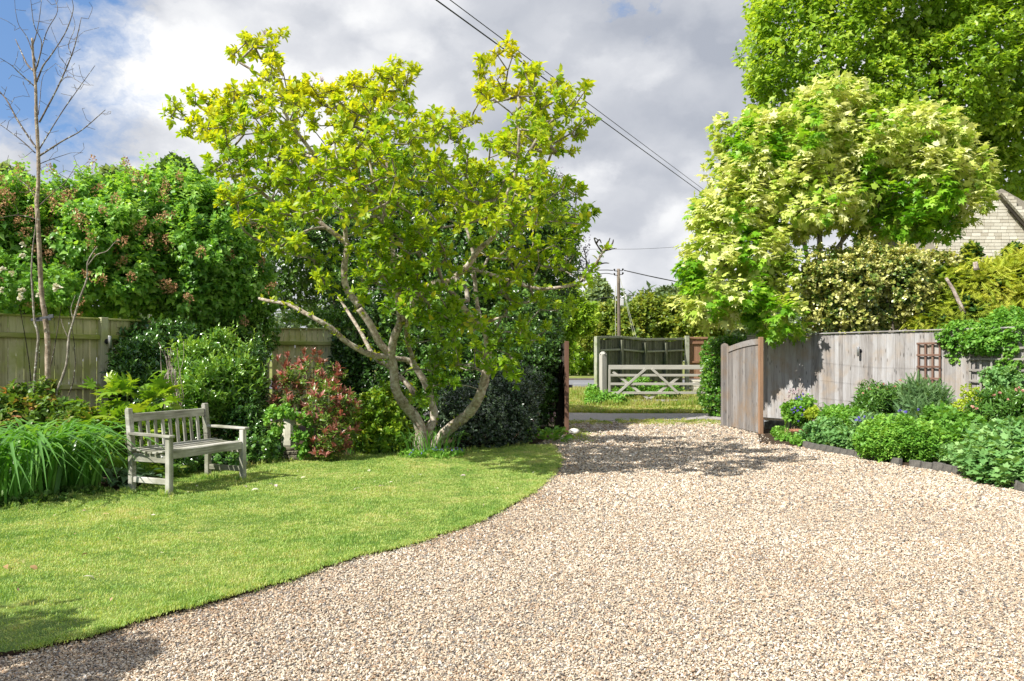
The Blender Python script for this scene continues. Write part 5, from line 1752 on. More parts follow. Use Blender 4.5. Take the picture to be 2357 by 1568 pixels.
# ================================================================ LEFT SIDE
# bare sapling with its two side stems
def z1(x, y): return (.4405 * x, .4405 * y)
def z5(x, y): return (.385 * x, 402.8 + .385 * y)
def sapling():
    Y0 = 11.0
    base = Wp(110, 1000, Y0); base[2] = 0
    root = thing('bare_sapling', 'tall leafless young tree tied with a grey strap at the left', 'tree', base)
    tr = [z5(285, 1560), z5(280, 1400), z5(285, 1200), z5(285, 1000), z5(272, 860), z5(248, 700), z5(238, 500), z5(228, 300), z5(220, 160), z1(200, 950), z1(200, 800), z1(190, 620), z1(188, 500), z1(185, 420), z1(180, 360), z1(172, 280), z1(168, 200)]
    P = [Wp(x, y, Y0) for x, y in tr]
    P[0][2] = 0
    tube_obj('trunk', P, [.040, .038, .036, .033, .030, .027, .024, .021, .019, .017, .014], M_sapling, root, 10, .07, 5)
    sk = Skeleton()
    Pb = []
    br = [([(200, 790), (100, 640), (40, 540), (0, 485), (-60, 400)], .014), ([(205, 815), (330, 740), (430, 680), (545, 580)], .014), ([(205, 780), (320, 600), (400, 480), (500, 350)], .010),
          ([(205, 640), (300, 450), (370, 280), (400, 180), (430, 100)], .013), ([(190, 430), (225, 350), (260, 290), (350, 180), (385, 60), (375, 0)], .012), ([(178, 450), (100, 380), (60, 350), (0, 305)], .009),
          ([(180, 375), (140, 330), (110, 280), (80, 215)], .016), ([(186, 370), (215, 230), (190, 130), (160, 0)], .009), ([(185, 800), (120, 740), (60, 700), (0, 640)], .009),
          ([(190, 330), (150, 200), (100, 130), (80, 50)], .007), ([(195, 350), (240, 180), (300, 60), (270, -40)], .008), ([(200, 600), (205, 520), (230, 400), (300, 330)], .006), ([(200, 1060), (150, 980), (90, 930), (30, 860)], .008),
          ([(200, 1080), (270, 1000), (340, 960), (400, 850)], .008), ([(205, 1150), (130, 1130), (60, 1120), (0, 1140)], .008), ([(200, 860), (260, 840), (350, 800), (380, 795)], .006),
          ([(370, 280), (350, 230), (380, 130), (340, 20)], .006), ([(300, 450), (360, 400), (430, 440), (500, 440)], .005), ([(170, 240), (180, 180), (200, 90), (230, 0)], .008)]
    for pts, r0 in br:
        yy = Y0 + rng.uniform(-.5, .5)
        Q = np.array([Wp(*z1(*p), Y0 + (yy - Y0) * i / len(pts)) for i, p in enumerate(pts)])
        Q[1:] += rng.normal(0, .012, Q[1:].shape)
        tube_obj('branch', Q, [r0, r0 * .35], M_twigdark, root, 6, .1, 5)
        sk.add_path(Q, r0, r0 * .4)
    base_n = np.array(sk.p)
    tg = []
    for i in rng.choice(len(base_n), 150):
        d_ = norm(rng.normal(0, 1, 3) * np.array([1, .6, .8]) + np.array([0, 0, .4]))
        tg.append(base_n[i] + d_ * rng.uniform(.12, .42))
    sk.grow(np.array(tg), .07, .22)
    sk.radii(.0028, .35, .006)
    V, T = sk.segs(4)
    mesh_obj('twigs', V, T, M_twigdark, root, kind='stuff')
    left = [z5(205, 1560), z5(200, 1420), z5(205, 1250), z5(222, 1050), z5(228, 960), z5(205, 860), z5(195, 700), z5(188, 600), z5(195, 450), z5(210, 330), z5(225, 200)]
    Pl = [Wp(x, y, Y0 - .15) for x, y in left]; Pl[0][2] = 0
    tube_obj('side_stem', Pl, [.020, .018, .017, .014, .010, .005], M_twig, root, 7, .12, 5)
    return root
M_twigdark = bark_mat('dark_twig', (.06, .045, .035), (.13, .10, .08), (.22, .19, .15))
sapling()
def shrub_stem():
    Y0 = 10.9
    b = Wp(122, 1000, Y0); b[2] = 0
    root = thing('bare_shrub', 'bare crooked grey shrub stem leaning right of the sapling', 'shrub', b)
    pr = [z5(300, 1560), z5(330, 1350), z5(385, 1180), z5(405, 1080), z5(412, 970), z5(440, 870), z5(480, 730), z5(520, 620), z5(522, 530), z5(545, 480), z5(580, 430)]
    P = [Wp(x, y, Y0) for x, y in pr]; P[0][2] = 0
    tube_obj('branch', P, [.018, .018, .017, .015, .012, .009, .007], M_twig, root, 7, .12, 5)
    tube_obj('branch', [Wp(*z5(*p), Y0) for p in ((528, 540), (575, 480), (640, 455), (690, 400), (720, 395))], [.009, .004], M_twig, root, 6, .1, 5)
    tube_obj('branch', [Wp(*z5(*p), Y0) for p in ((405, 970), (375, 900), (365, 860))], [.007, .003], M_twig, root, 6, .1, 5)
    tube_obj('branch', [Wp(*z5(*p), Y0) for p in ((440, 870), (425, 800), (450, 720))], [.007, .003], M_twig, root, 6, .1, 5)
shrub_stem()
def strap():
    Y0 = 10.93
    c = Wp(*z5(240, 862), Y0)
    root = thing('tree_tie', 'grey rubber strap and buckle tying the sapling to its side stem', 'strap', c)
    a, b = Wp(*z5(198, 868), Y0), Wp(*z5(320, 848), Y0)
    beam('band', a + np.array([0, -.05, 0]), b + np.array([0, -.05, 0]), .006, .034, M_strap, root, (0, 0, 1), .002)
    beam('band', a + np.array([0, .06, 0]), b * .35 + a * .65 + np.array([.12, .06, 0]), .006, .034, M_strap, root, (0, 0, 1), .002)
    beam('buckle', b + np.array([-.03, -.06, 0]), b + np.array([.035, -.06, 0.005]), .02, .05, M_strap, root, (0, 0, 1), .004)
strap()

# lilac hedge behind the fence
FLc = dict(upw=.25, droop=.35, rand=.35)
for lab, bl, nfl, base in (
    ('bushy lilac at the far left with brown faded flower heads behind the rose', [PB(-60, 560, 130, 120, 13.6, 1.2), PB(60, 600, 120, 130, 14.2, 1.2), PB(20, 490, 90, 62, 14.2, 1.1), PB(110, 540, 80, 110, 14.6, 1.2)], 34, None),
    ('tall lilac left of centre with many orange brown faded flower heads', [PB(210, 480, 75, 72, 15.2, 1.3), PB(250, 560, 110, 100, 14.6, 1.3), PB(200, 660, 110, 70, 14.2, 1.0), PB(330, 640, 100, 90, 14.6, 1.2), PB(330, 520, 90, 90, 15.0, 1.3), PB(355, 440, 60, 36, 15.2, .9)], 46, None),
    ('green lilac with few faded heads just left of the magnolia', [PB(440, 520, 100, 95, 15.6, 1.3), PB(500, 600, 100, 110, 15.4, 1.3), PB(450, 690, 120, 70, 15.0, .9), PB(560, 680, 70, 70, 15.4, .9), PB(570, 500, 70, 60, 16.0, 1.2), PB(430, 445, 80, 34, 15.8, 1.0)], 14, None)):
    M_n = 2600
    sd_ = rng.uniform(0, 9)
    r = bush('lilac_bush', lab, 'shrub', bl, M_n, 6, .105, T_LILAC, L_lilac, seed=sd_, group='lilacs behind the left fence', nobj=280, fill=.3, lump=.22, lf=2.0,
             thick=.3, spread=1.0, stems=4, stemr=.04, zmin=.6, tlo=.15, thi=.95, hole=(2.6, -.55), tgrad=.2, sprout=.5, **FLc)
    # faded flower panicles
    C_, N_ = shell(bl, nfl * 9, .22, 2.0, .04, sd_, 1.0, 0)
    toC = norm(np.array([0, 0, H]) - C_)
    ok = ((N_ * toC).sum(1) > .25)
    C_, N_ = C_[ok][:nfl], N_[ok][:nfl]
    for c, n_ in zip(C_, N_):
        n_ = norm(n_ * .7 + UP * .5)
        m = 64
        t_ = rng.random(m)
        rr = (.08 * (1 - t_ * .75))
        d = norm(rng.normal(size=(m, 3)))
        P = c + n_ * (t_ * .24)[:, None] + d * rr[:, None] + n_ * .12 + norm(np.array([0, 0, H]) - c) * .14
        leaf_out(r, (P, d, rng.normal(size=(m, 3)), rng.uniform(.024, .044, m), rng.random(m)), T_OV4W, L_brown, 0, name='faded_flower')
# climbing rose at the left edge
r = bush('rose_bush', 'rose with pale yellow flowers leaning over the fence at the left edge', 'shrub', [PB(60, 640, 90, 60, 12.2, .5), PB(-30, 640, 90, 80, 12.0, .5), PB(140, 660, 40, 40, 12.1, .4)], 420, 7, .06, T_ROUND, L_herb,
         nobj=140, fill=.1, lump=.3, stems=3, stemr=.012, thick=.7, tlo=.2, thi=.8, zmin=.8)
for px, py, s in ((133, 664, .06), (50, 672, .055), (48, 686, .045), (6, 622, .05), (27, 630, .04), (53, 564, .04), (128, 658, .035), (4, 668, .04), (90, 680, .04), (52, 590, .04)):
    c = Wp(px, py, 11.55)
    m = 16
    d = norm(rng.normal(0, .8, (m, 3)) + np.array([0.1, -.5, .5]))
    leaf_out(r, (np.tile(c, (m, 1)) + d * .008, d, d[::-1] + UP, np.full(m, s * 1.15), rng.uniform(0, 1, m) * (1 if px != 27 else .2)), T_ROUND, L_white, 0, name='flower')

# distant trees behind the lilacs
def far_tree(label, cx, cy, rx, ry, Y, mats, n=900, ll=.5, name='distant_tree', tm=None, group=None, extra=(), holes=None, k=6):
    c = Wp(cx, cy, Y)
    rX, rZ = rx / F * Y, ry / F * Y
    bl = [(c[0], Y, c[2], rX, rX, rZ)] + [PB(*e, Y + rng.uniform(-.5, .5) * rX) for e in extra]
    root = bush(name, label, 'tree', bl, n, k, ll, tm or T_OV4W, mats, base=(c[0], Y, 0), stems=0, fill=.25, lump=.25, lf=2.2 / rX, thick=.4, hole=holes, group=group, spread=1.0)
    tube_obj('trunk', [(c[0], Y, 0), (c[0] + .02 * rX, Y, c[2] * .5), (c[0], Y, c[2] + rZ * .3)], [rX * .09, rX * .06, rX * .02], M_barkdark, root, 7, .05, 3)
    return root
far_tree('feathery grey green poplar top showing above the lilacs', 270, 455, 44, 62, 42, L_farP, 800, .34)
far_tree('dull green tree top at the far left edge above the lilacs', 20, 455, 50, 60, 42, L_farP, 700, .34)
far_tree('small leafy tree top between the lilacs and the magnolia', 405, 418, 46, 42, 24, L_ever2, 420, .15, holes=(2.2, -.25)) if False else None
L_ever2 = leaf_mat('mid_green_leaf', [(0.0, (.03, .08, .015)), (1.0, (.12, .22, .04))], .3)
far_tree('thin leafy tree top rising between the lilacs and the magnolia', 405, 412, 46, 42, 24, L_ever2, 300, .16, holes=(2.4, -.2))
far_tree('russet tipped tree top behind the middle of the lilacs', 345, 425, 26, 26, 20, L_redgreen, 140, .13)

# dark evergreen and ivy mass behind the magnolia
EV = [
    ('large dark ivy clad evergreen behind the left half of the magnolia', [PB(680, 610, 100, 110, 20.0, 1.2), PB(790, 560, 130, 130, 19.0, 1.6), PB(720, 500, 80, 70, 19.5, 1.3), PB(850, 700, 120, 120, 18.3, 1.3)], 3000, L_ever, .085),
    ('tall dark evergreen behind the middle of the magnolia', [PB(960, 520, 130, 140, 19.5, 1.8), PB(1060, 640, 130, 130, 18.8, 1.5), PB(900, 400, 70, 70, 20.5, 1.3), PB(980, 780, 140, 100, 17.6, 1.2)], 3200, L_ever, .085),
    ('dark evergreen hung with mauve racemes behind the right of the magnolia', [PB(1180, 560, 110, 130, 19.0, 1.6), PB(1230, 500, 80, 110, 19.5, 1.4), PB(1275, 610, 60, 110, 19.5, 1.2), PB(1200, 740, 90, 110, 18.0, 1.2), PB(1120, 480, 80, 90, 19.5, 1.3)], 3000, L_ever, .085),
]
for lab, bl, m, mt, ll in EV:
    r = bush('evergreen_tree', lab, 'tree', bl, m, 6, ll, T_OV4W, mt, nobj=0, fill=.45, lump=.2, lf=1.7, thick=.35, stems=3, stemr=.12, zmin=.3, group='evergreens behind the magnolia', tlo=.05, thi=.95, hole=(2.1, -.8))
    if 'mauve' in lab:
        for px, py in ((1332, 505), (1340, 540), (1345, 575), (1318, 480), (1350, 600), (1300, 450), (1290, 400), (1280, 385)):
            c = Wp(px + rng.normal(0, 4), py, 19.0)
            m = 70; t_ = rng.random(m)
            d = norm(rng.normal(size=(m, 3)))
            P = c - UP * (t_ * .5)[:, None] + d * (.09 * (1 - t_ * .7))[:, None]
            leaf_out(r, (P, d, rng.normal(size=(m, 3)), rng.uniform(.03, .06, m), rng.random(m)), T_OV4W, L_wist, 0, name='raceme')
bush('ivy', 'dark ivy smothering the fence left of the magnolia stems', 'climber', [PB(806, 860, 44, 110, 16.6, .3), PB(860, 900, 80, 120, 16.6, .5), PB(800, 790, 36, 60, 16.8, .3), PB(930, 880, 70, 120, 16.4, .5), PB(1010, 900, 70, 110, 16.2, .5)], 1500, 6, .075, T_LILAC, L_ever,
     nobj=120, fill=.4, stems=2, tlo=.0, thi=.7, lump=.15)
bush('ivy', 'ivy hanging over the fence top between the lilac and the yellow boards', 'climber', [PB(600, 770, 36, 60, 15.7, .35), PB(560, 740, 60, 40, 15.4, .4), PB(720, 728, 70, 16, 17.0, .25)], 480, 6, .075, T_LILAC, L_laurel, nobj=120, fill=.3, stems=1, tlo=.1, thi=.8, lump=.15, droop=.4, zmin=.3)
bush('ivy', 'dark ivy leaves hugging the fence right of the wall light', 'climber', [PB(290, 830, 34, 60, 13.7, .22), PB(300, 900, 40, 60, 13.6, .25), PB(340, 780, 60, 40, 14.0, .3)], 420, 6, .07, T_LILAC, L_laurelD, nobj=120, fill=.3, stems=1, tlo=.1, thi=.8, lump=.2)

# glossy shrubs behind the bench
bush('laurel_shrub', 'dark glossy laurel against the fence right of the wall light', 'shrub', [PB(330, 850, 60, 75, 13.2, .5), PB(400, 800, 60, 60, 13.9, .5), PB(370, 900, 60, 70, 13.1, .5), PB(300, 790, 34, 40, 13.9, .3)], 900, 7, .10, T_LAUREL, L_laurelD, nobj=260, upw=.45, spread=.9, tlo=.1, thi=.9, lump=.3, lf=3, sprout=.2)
bush('laurel_shrub', 'bright glossy green shrub directly behind the bench', 'shrub', [PB(490, 920, 64, 80, 12.3, .6), PB(450, 850, 44, 56, 12.7, .4), PB(545, 900, 50, 80, 12.6, .5), PB(440, 960, 60, 70, 12.0, .5), PB(505, 810, 34, 40, 13.0, .4), PB(570, 840, 34, 44, 13.0, .35)], 1500, 7, .095, T_LAUREL, L_laurel, nobj=300, upw=.6, spread=.75, tlo=.2, thi=1.0, lump=.34, lf=3.4, thick=.55, sprout=.32, L=.2, hole=(5, -.5))
bush('laurel_shrub', 'small leaved green shrub between the bench and the red shrub', 'shrub', [PB(582, 900, 34, 110, 12.9, .45), PB(560, 960, 50, 80, 12.3, .5), PB(585, 1010, 34, 40, 12.2, .35)], 1000, 6, .065, T_LAUREL, L_laurelD, nobj=160, upw=.4, tlo=.3, thi=1.0, lump=.3, lf=3, sprout=.25)
# dry twigs
r = thing('dry_twigs', 'tangle of dry pale twigs standing up behind the bench', 'twigs', (Wp(400, 900, 11.6)[0], 11.6, 0))
for i in range(22):
    a = Wp(395 + rng.normal(0, 12), 960, 11.6); b = Wp(385 + rng.normal(8, 16), rng.uniform(785, 860), 11.5)
    mid = (a + b) / 2 + rng.normal(0, .05, 3)
    tube_obj('twig', [a, mid, (mid + b) / 2 + rng.normal(0, .03, 3), b], [.006, .003], M_drytwig, r, 5, .1, 4)
tube_obj('twig', [Wp(413, 1010, 11.4), Wp(407, 900, 11.5), Wp(402, 850, 11.5)], [.012, .008], M_drytwig, r, 6, .1, 4)

# fatsia left of and behind the bench
def fatsia():
    c = G(270, 1110)
    root = thing('fatsia_shrub', 'fatsia with large glossy fingered yellow green leaves left of the bench', 'shrub', (Wp(290, 1000, 10.6)[0], 10.6, 0))
    bl = [PB(255, 945, 60, 60, 10.9, .6), PB(320, 930, 60, 50, 10.9, .6), PB(290, 1000, 70, 60, 10.3, .6), PB(380, 940, 36, 40, 10.9, .4), PB(240, 1010, 50, 50, 10.2, .5), PB(340, 1010, 50, 60, 10.5, .5)]
    m = 250
    C_, N_ = shell(bl, m, .2, 2.5, .5, 3.0, .15, .5)
    D = norm(N_ * .7 + rng.normal(0, .4, N_.shape) + np.array([0, -.35, -.25]))
    N = norm(UP * 1.0 + N_ * .7 + rng.normal(0, .25, N_.shape))
    L_ = rng.uniform(.15, .30, m)
    leaf_out(root, (C_, D, N, L_, rng.beta(2, 2, m)), T_FATSIA, L_fatsia, m)
    b0 = np.array([root.location[0], 10.6, 0.])
    for i in range(0, m, 4):
        tp = C_[i]
        st = b0 + np.array([rng.normal(0, .15), rng.normal(0, .12), tp[2] * rng.uniform(.25, .7)])
        tube_obj('stalk', [st, (st + tp) / 2 + UP * .05, tp], [.006, .004], M_greenstem, root, 5, n=3)
    stems_obj(root, b0, [(b0[0] + a, 10.6 + b, .9) for a, b in ((-.3, 0), (0, .1), (.3, 0), (.1, -.2))], .025, M_twig)
fatsia()
# coppery shrub round the sapling's foot
bush('coppery_shrub', 'rounded leaved shrub with coppery young tips round the sapling base', 'shrub', [PB(40, 960, 70, 50, 10.6, .5), PB(120, 960, 60, 45, 10.7, .5), PB(180, 985, 50, 40, 10.3, .4), PB(-30, 970, 60, 60, 10.4, .5), PB(100, 905, 24, 26, 10.9, .2), PB(40, 915, 30, 20, 10.9, .2)], 520, 7, .085, T_BROAD, L_copper, nobj=240, lump=.3, lf=3, thick=.5, tlo=.1, thi=.85, upw=.5)

# daylilies
def daylily(label, cx, cy, n, hmul=1.0):
    x, y = G(cx, cy)
    return blades('daylily', label, 'plant', x, y, .46, .34, n, 0.50 * hmul, .95 * hmul, .050, L_lily, 'daylilies at the left edge', nobj=n, arches=(.45, .85, 1.15, 1.4), tint=(.05, 1.0), out=.5)
daylily('arching daylily clump at the left corner of the lawn', 40, 1150, 170)
daylily('arching daylily clump between the left corner and the bench', 135, 1132, 170)
daylily('smaller daylily clump furthest back below the fatsia', 95, 1085, 90, .95)
daylily('daylily clump cut off by the left edge of the photo', -60, 1165, 150)
# felted grey plants and low bits at the bed edge
def rosette(name, label, cx, cy, n, ll, tm, mats, rad=.18, hh=.12, cat='plant', up=.5, group=None, fl=None):
    x, y = G(cx, cy)
    root = thing(name, label, cat, (x, y, 0), group)
    th = rng.uniform(0, 6.28, n); q = np.sqrt(rng.random(n))
    P = np.column_stack([x + rad * q * np.cos(th), y + rad * .7 * q * np.sin(th), rng.uniform(.02, hh, n)])
    D = norm(np.column_stack([np.cos(th), np.sin(th), rng.uniform(.1, 1.1, n) * up]) + rng.normal(0, .25, (n, 3)))
    leaf_out(root, (P, D, UP + rng.normal(0, .3, (n, 3)), ll * rng.uniform(.6, 1.2, n), rng.random(n)), tm, mats, n)
    if fl:
        fmat, nf, fh, fs = fl
        for i in range(nf):
            a = np.array([x + rng.normal(0, rad * .6), y + rng.normal(0, rad * .4), .02]); b = a + np.array([rng.normal(0, .08), rng.normal(0, .05), fh * rng.uniform(.75, 1.1)])
            tube_obj('flower_stem', [a, (a + b) / 2 + rng.normal(0, .01, 3), b], [.004, .003], M_greenstem, root, 5, n=3)
            m = 26
            d = norm(rng.normal(size=(m, 3)))
            leaf_out(root, (b + d * np.array([.5, .5, 1.4]) * fs * .6, d, rng.normal(size=(m, 3)), np.full(m, fs * .6), rng.random(m)), T_OV4W, fmat, 0, name='flower')
    return root
rosette('lambs_ear', 'grey green felted leaves at the bed edge left of the bench', 268, 1120, 46, .20, T_BROAD, L_grey, .22, .18)
rosette('lambs_ear', 'grey green felted leaves under the left end of the bench', 330, 1118, 34, .18, T_BROAD, L_grey, .18, .14)
rosette('yellow_leaf_plant', 'fading yellow fingered leaves under the bench', 372, 1108, 10, .26, T_FATSIA, L_copper, .12, .2)
bush('low_plant', 'low green leafy plants along the bed edge below the daylilies', 'plant', [PB(60, 1160, 90, 18, 8.4, .25), PB(180, 1140, 60, 14, 8.9, .2), PB(-20, 1165, 60, 22, 8.3, .3)], 330, 6, .05, T_GERAN, L_ever2, nobj=120, stems=0, fill=.1, upw=.6, lump=.2, lf=4, zmin=.0, thick=.8)
bush('low_plant', 'low dark leafy ground cover behind the legs of the bench', 'plant', [PB(500, 1060, 60, 26, 10.9, .3), PB(600, 1040, 50, 36, 11.6, .35), PB(430, 1070, 50, 26, 10.6, .3)], 420, 6, .055, T_ROUND, L_laurelD, nobj=120, stems=0, fill=.1, upw=.6, lump=.2, lf=4, zmin=.0, thick=.8, thi=1.0)

# red shrub
def red_shrub():
    bl = [PB(750, 930, 52, 56, 12.1, .5), PB(765, 990, 46, 54, 12.0, .45), PB(665, 925, 44, 34, 12.8, .3), PB(730, 870, 60, 40, 12.6, .4), PB(800, 925, 26, 30, 12.0, .25), PB(750, 1030, 34, 26, 11.9, .3), PB(670, 870, 34, 30, 12.9, .3)]
    root = thing('red_leaved_shrub', 'shrub with clusters of pinkish red young leaves beside the birdbath', 'shrub', (Wp(735, 1050, 12.2)[0], 12.2, 0))
    C_, N_ = shell(bl, 420, .3, 3.0, .6, 2.0, .02, .5)
    A = norm(N_ * .6 + UP * .8 + rng.normal(0, .3, N_.shape))
    lv = Leaves(); lv.add(*sprigs(C_[:210], A[:210], .05, 7, .098, .75, .0, rng.uniform(.2, .9, 210), .4))
    leaf_out(root, lv, T_LAUREL, L_red, 220)
    lv = Leaves(); lv.add(*sprigs(C_[210:] - N_[210:] * .05, A[210:], .12, 8, .085, 1.0, .1, rng.uniform(.2, .9, 210), .4))
    lv.add(*sprigs(C_[:210] - A[:210] * .08, A[:210], .12, 6, .085, 1.1, .1, rng.uniform(.2, .9, 210), .4))
    leaf_out(root, lv, T_LAUREL, L_redgreen, 80)
    for px, py in ((640, 830), (662, 822), (700, 815), (722, 815), (735, 818), (655, 845), (690, 835)):
        c = Wp(px, py, 12.7)
        tube_obj('shoot', [Wp(690, 900, 12.5), (c + Wp(690, 900, 12.5)) / 2 + rng.normal(0, .05, 3), c], [.008, .004], M_redstem, root, 5, n=3)
        lv = Leaves(); lv.add(*sprigs(np.array([c]), np.array([UP]), .06, 11, .10, .7, 0, np.array([.5])))
        leaf_out(root, lv, T_LAUREL, L_red, 5)
    stems_obj(root, (root.location[0], 12.2, 0), [b[:3] for b in bl[:6]], .018, M_redstem)
M_redstem = noise_mat('reddish_stem', [(.3, (.16, .06, .04)), (.7, (.26, .13, .09))], 20, 2)
red_shrub()
bush('leafy_shrub', 'small green plant growing round the foot of the birdbath', 'plant', [PB(700, 1005, 22, 50, 11.8, .2), PB(632, 970, 18, 30, 11.65, .15), PB(655, 948, 26, 12, 11.6, .12), PB(612, 1056, 20, 14, 11.7, .2), PB(640, 1010, 20, 24, 12.3, .2)], 260, 6, .05, T_ROUND, L_herb, nobj=120, stems=1, stemr=.008, fill=.1, thick=.8, zmin=.0)
bush('yellow_green_shrub', 'yellow green rounded leaved shrub just left of the magnolia stems', 'shrub', [PB(870, 960, 50, 50, 13.2, .5), PB(900, 930, 40, 44, 13.4, .4), PB(845, 990, 40, 40, 13.0, .4), PB(910, 1000, 40, 40, 13.0, .4), PB(880, 1020, 70, 30, 12.9, .4)], 620, 7, .07, T_BROAD, L_yellowgreen, nobj=240, lump=.25, lf=3, thick=.5, tlo=.15, thi=.9, zmin=.0)
blades('grass_clump', 'strappy dark green leaves between the red shrub and the magnolia', 'plant', *G(860, 1046), .8, .2, 130, .22, .4, .035, L_lily, tint=(0, .6))

# holly beside the gate
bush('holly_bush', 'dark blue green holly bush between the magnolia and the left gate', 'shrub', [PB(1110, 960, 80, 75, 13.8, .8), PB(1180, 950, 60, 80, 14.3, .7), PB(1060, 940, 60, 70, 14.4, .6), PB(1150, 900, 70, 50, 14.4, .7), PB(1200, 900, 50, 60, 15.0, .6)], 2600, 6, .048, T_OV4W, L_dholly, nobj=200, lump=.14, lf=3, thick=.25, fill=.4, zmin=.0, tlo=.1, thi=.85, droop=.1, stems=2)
bush('dark_hedge', 'dark hedge mass rising behind the left gate leaf', 'hedge', [PB(1180, 840, 90, 80, 16.4, .8), PB(1240, 880, 44, 80, 16.8, .5), PB(1245, 800, 44, 60, 17.0, .6), PB(1200, 900, 80, 100, 16.6, .6), PB(1100, 860, 90, 100, 16.4, .7), PB(1262, 760, 26, 40, 17.5, .4)], 2600, 6, .065, T_OV4W, L_ever, nobj=100, lump=.15, lf=2.4, thick=.3, fill=.5, tlo=.0, thi=.6, stems=2, stemr=.05)
rosette('bistort', 'broad leaved bistort with small pink flower spikes at the foot of the left gate', 1255, 1018, 90, .20, T_BROAD, L_herb, .42, .25, up=.7, fl=(L_pink, 5, .5, .035))

# ================================================================ RIGHT SIDE
def big_tree(name, label, bl, M, k, ll, tm, mats, trunk, n_br, tip=.01, fill=.3, nobj=0, spread=1.0, hole=None, lump=.2, lf=1.0, droop=.25, tlo=.1, thi=.95, tintfn=None, group=None, bark=None, back=.4, second=None, lup=.6):
    base = (trunk[0][0], trunk[0][1], 0)
    root = thing(name, label, 'tree', base, group)
    seed = rng.uniform(0, 9)
    C_, N_ = shell(bl, M, lump, lf, .35, seed, .3, back, hole)
    tint = tlo + (thi - tlo) * (.5 + .35 * nz(C_, lf * 2.1, seed + 3) + rng.normal(0, .2, len(C_)))
    A = norm(N_ * .6 + UP * .4 + rng.normal(0, .35, N_.shape))
    if tintfn is None:
        groups = [(np.ones(len(C_), bool), mats)]
    else:
        g = tintfn(C_)
        groups = [(~g, mats), (g, second)]
    B = np.array(bl)
    for gi, (sel, mt) in enumerate(groups):
        if not sel.any(): continue
        lv = Leaves(); lv.add(*sprigs(C_[sel], A[sel], ll * 1.6, k, ll, spread, droop, tint[sel], lup))
        if fill and gi == 0:
            m = int(M * k * fill)
            b = rng.choice(len(B), m, p=(B[:, 3] * B[:, 4] * B[:, 5]) / (B[:, 3] * B[:, 4] * B[:, 5]).sum())
            d = norm(rng.normal(size=(m, 3)))
            p_ = B[b, :3] + d * B[b, 3:6] * (rng.uniform(.4, .85, m))[:, None]
            lv.add(p_, norm(rng.normal(size=p_.shape)), norm(d + UP * .4 + rng.normal(0, .4, p_.shape)), np.full(m, ll * 1.2), rng.uniform(0, .6, m))
        leaf_out(root, lv, tm, mt, nobj if gi == 0 else nobj // 3 if nobj < 300 else 100)
    sk = Skeleton()
    for i, tp in enumerate(trunk[1]):
        P = np.array(tp[0])
        Pc = catmull(P, 6)
        V, T = tube_arrays(Pc, np.linspace(tp[1], tp[2], len(Pc)), 10, .04)
        mesh_obj('trunk', V, T, bark or M_twig, root, smooth=True)
        sk.add_path(P, tp[1], tp[2])
    ii = rng.choice(len(C_), min(n_br, len(C_)), replace=False)
    sk.grow(C_[ii] - N_[ii] * .1, .5, .12)
    sk.radii(tip, .45, .12)
    V, T = sk.segs(5)
    mesh_obj('branches', V, T, bark or M_twig, root, kind='stuff')
    return root

# big lime tree
Yl = 30.0
lb = [PB(1900, 120, 180, 170, Yl, 2.8), PB(2080, -40, 260, 200, Yl, 3.6), PB(2250, 160, 230, 230, Yl, 3.4), PB(2100, 220, 220, 170, Yl, 3.2), PB(1830, 20, 110, 120, Yl + .5, 2.0), PB(1810, 250, 90, 90, Yl, 1.8),
      PB(2330, 300, 150, 150, Yl + .5, 2.4), PB(2420, 60, 180, 260, Yl, 3.0), PB(2290, 395, 110, 72, Yl + .2, 1.6), PB(1950, 330, 160, 120, Yl, 2.4), PB(2180, -220, 300, 160, Yl, 3.8)]
xb = Wp(1960, 700, Yl)
big_tree('lime_tree', 'very large bright green lime tree filling the upper right corner', lb, 15000, 6, .19, T_OV4W, L_lime,
         ((xb[0], Yl), [([(xb[0], Yl, 0), (xb[0] + .1, Yl, 4), Wp(2140, 350, Yl), Wp(2150, 50, Yl), Wp(2150, -250, Yl)], .38, .08), ([Wp(2140, 420, Yl), Wp(2000, 250, Yl), Wp(1880, 80, Yl)], .18, .05), ([Wp(2145, 380, Yl), Wp(2260, 250, Yl), Wp(2350, 60, Yl)], .18, .05)]),
         260, .012, fill=.2, hole=(1.3, -.55), lump=.24, lf=.9, bark=M_barkdark, droop=.3, nobj=120)

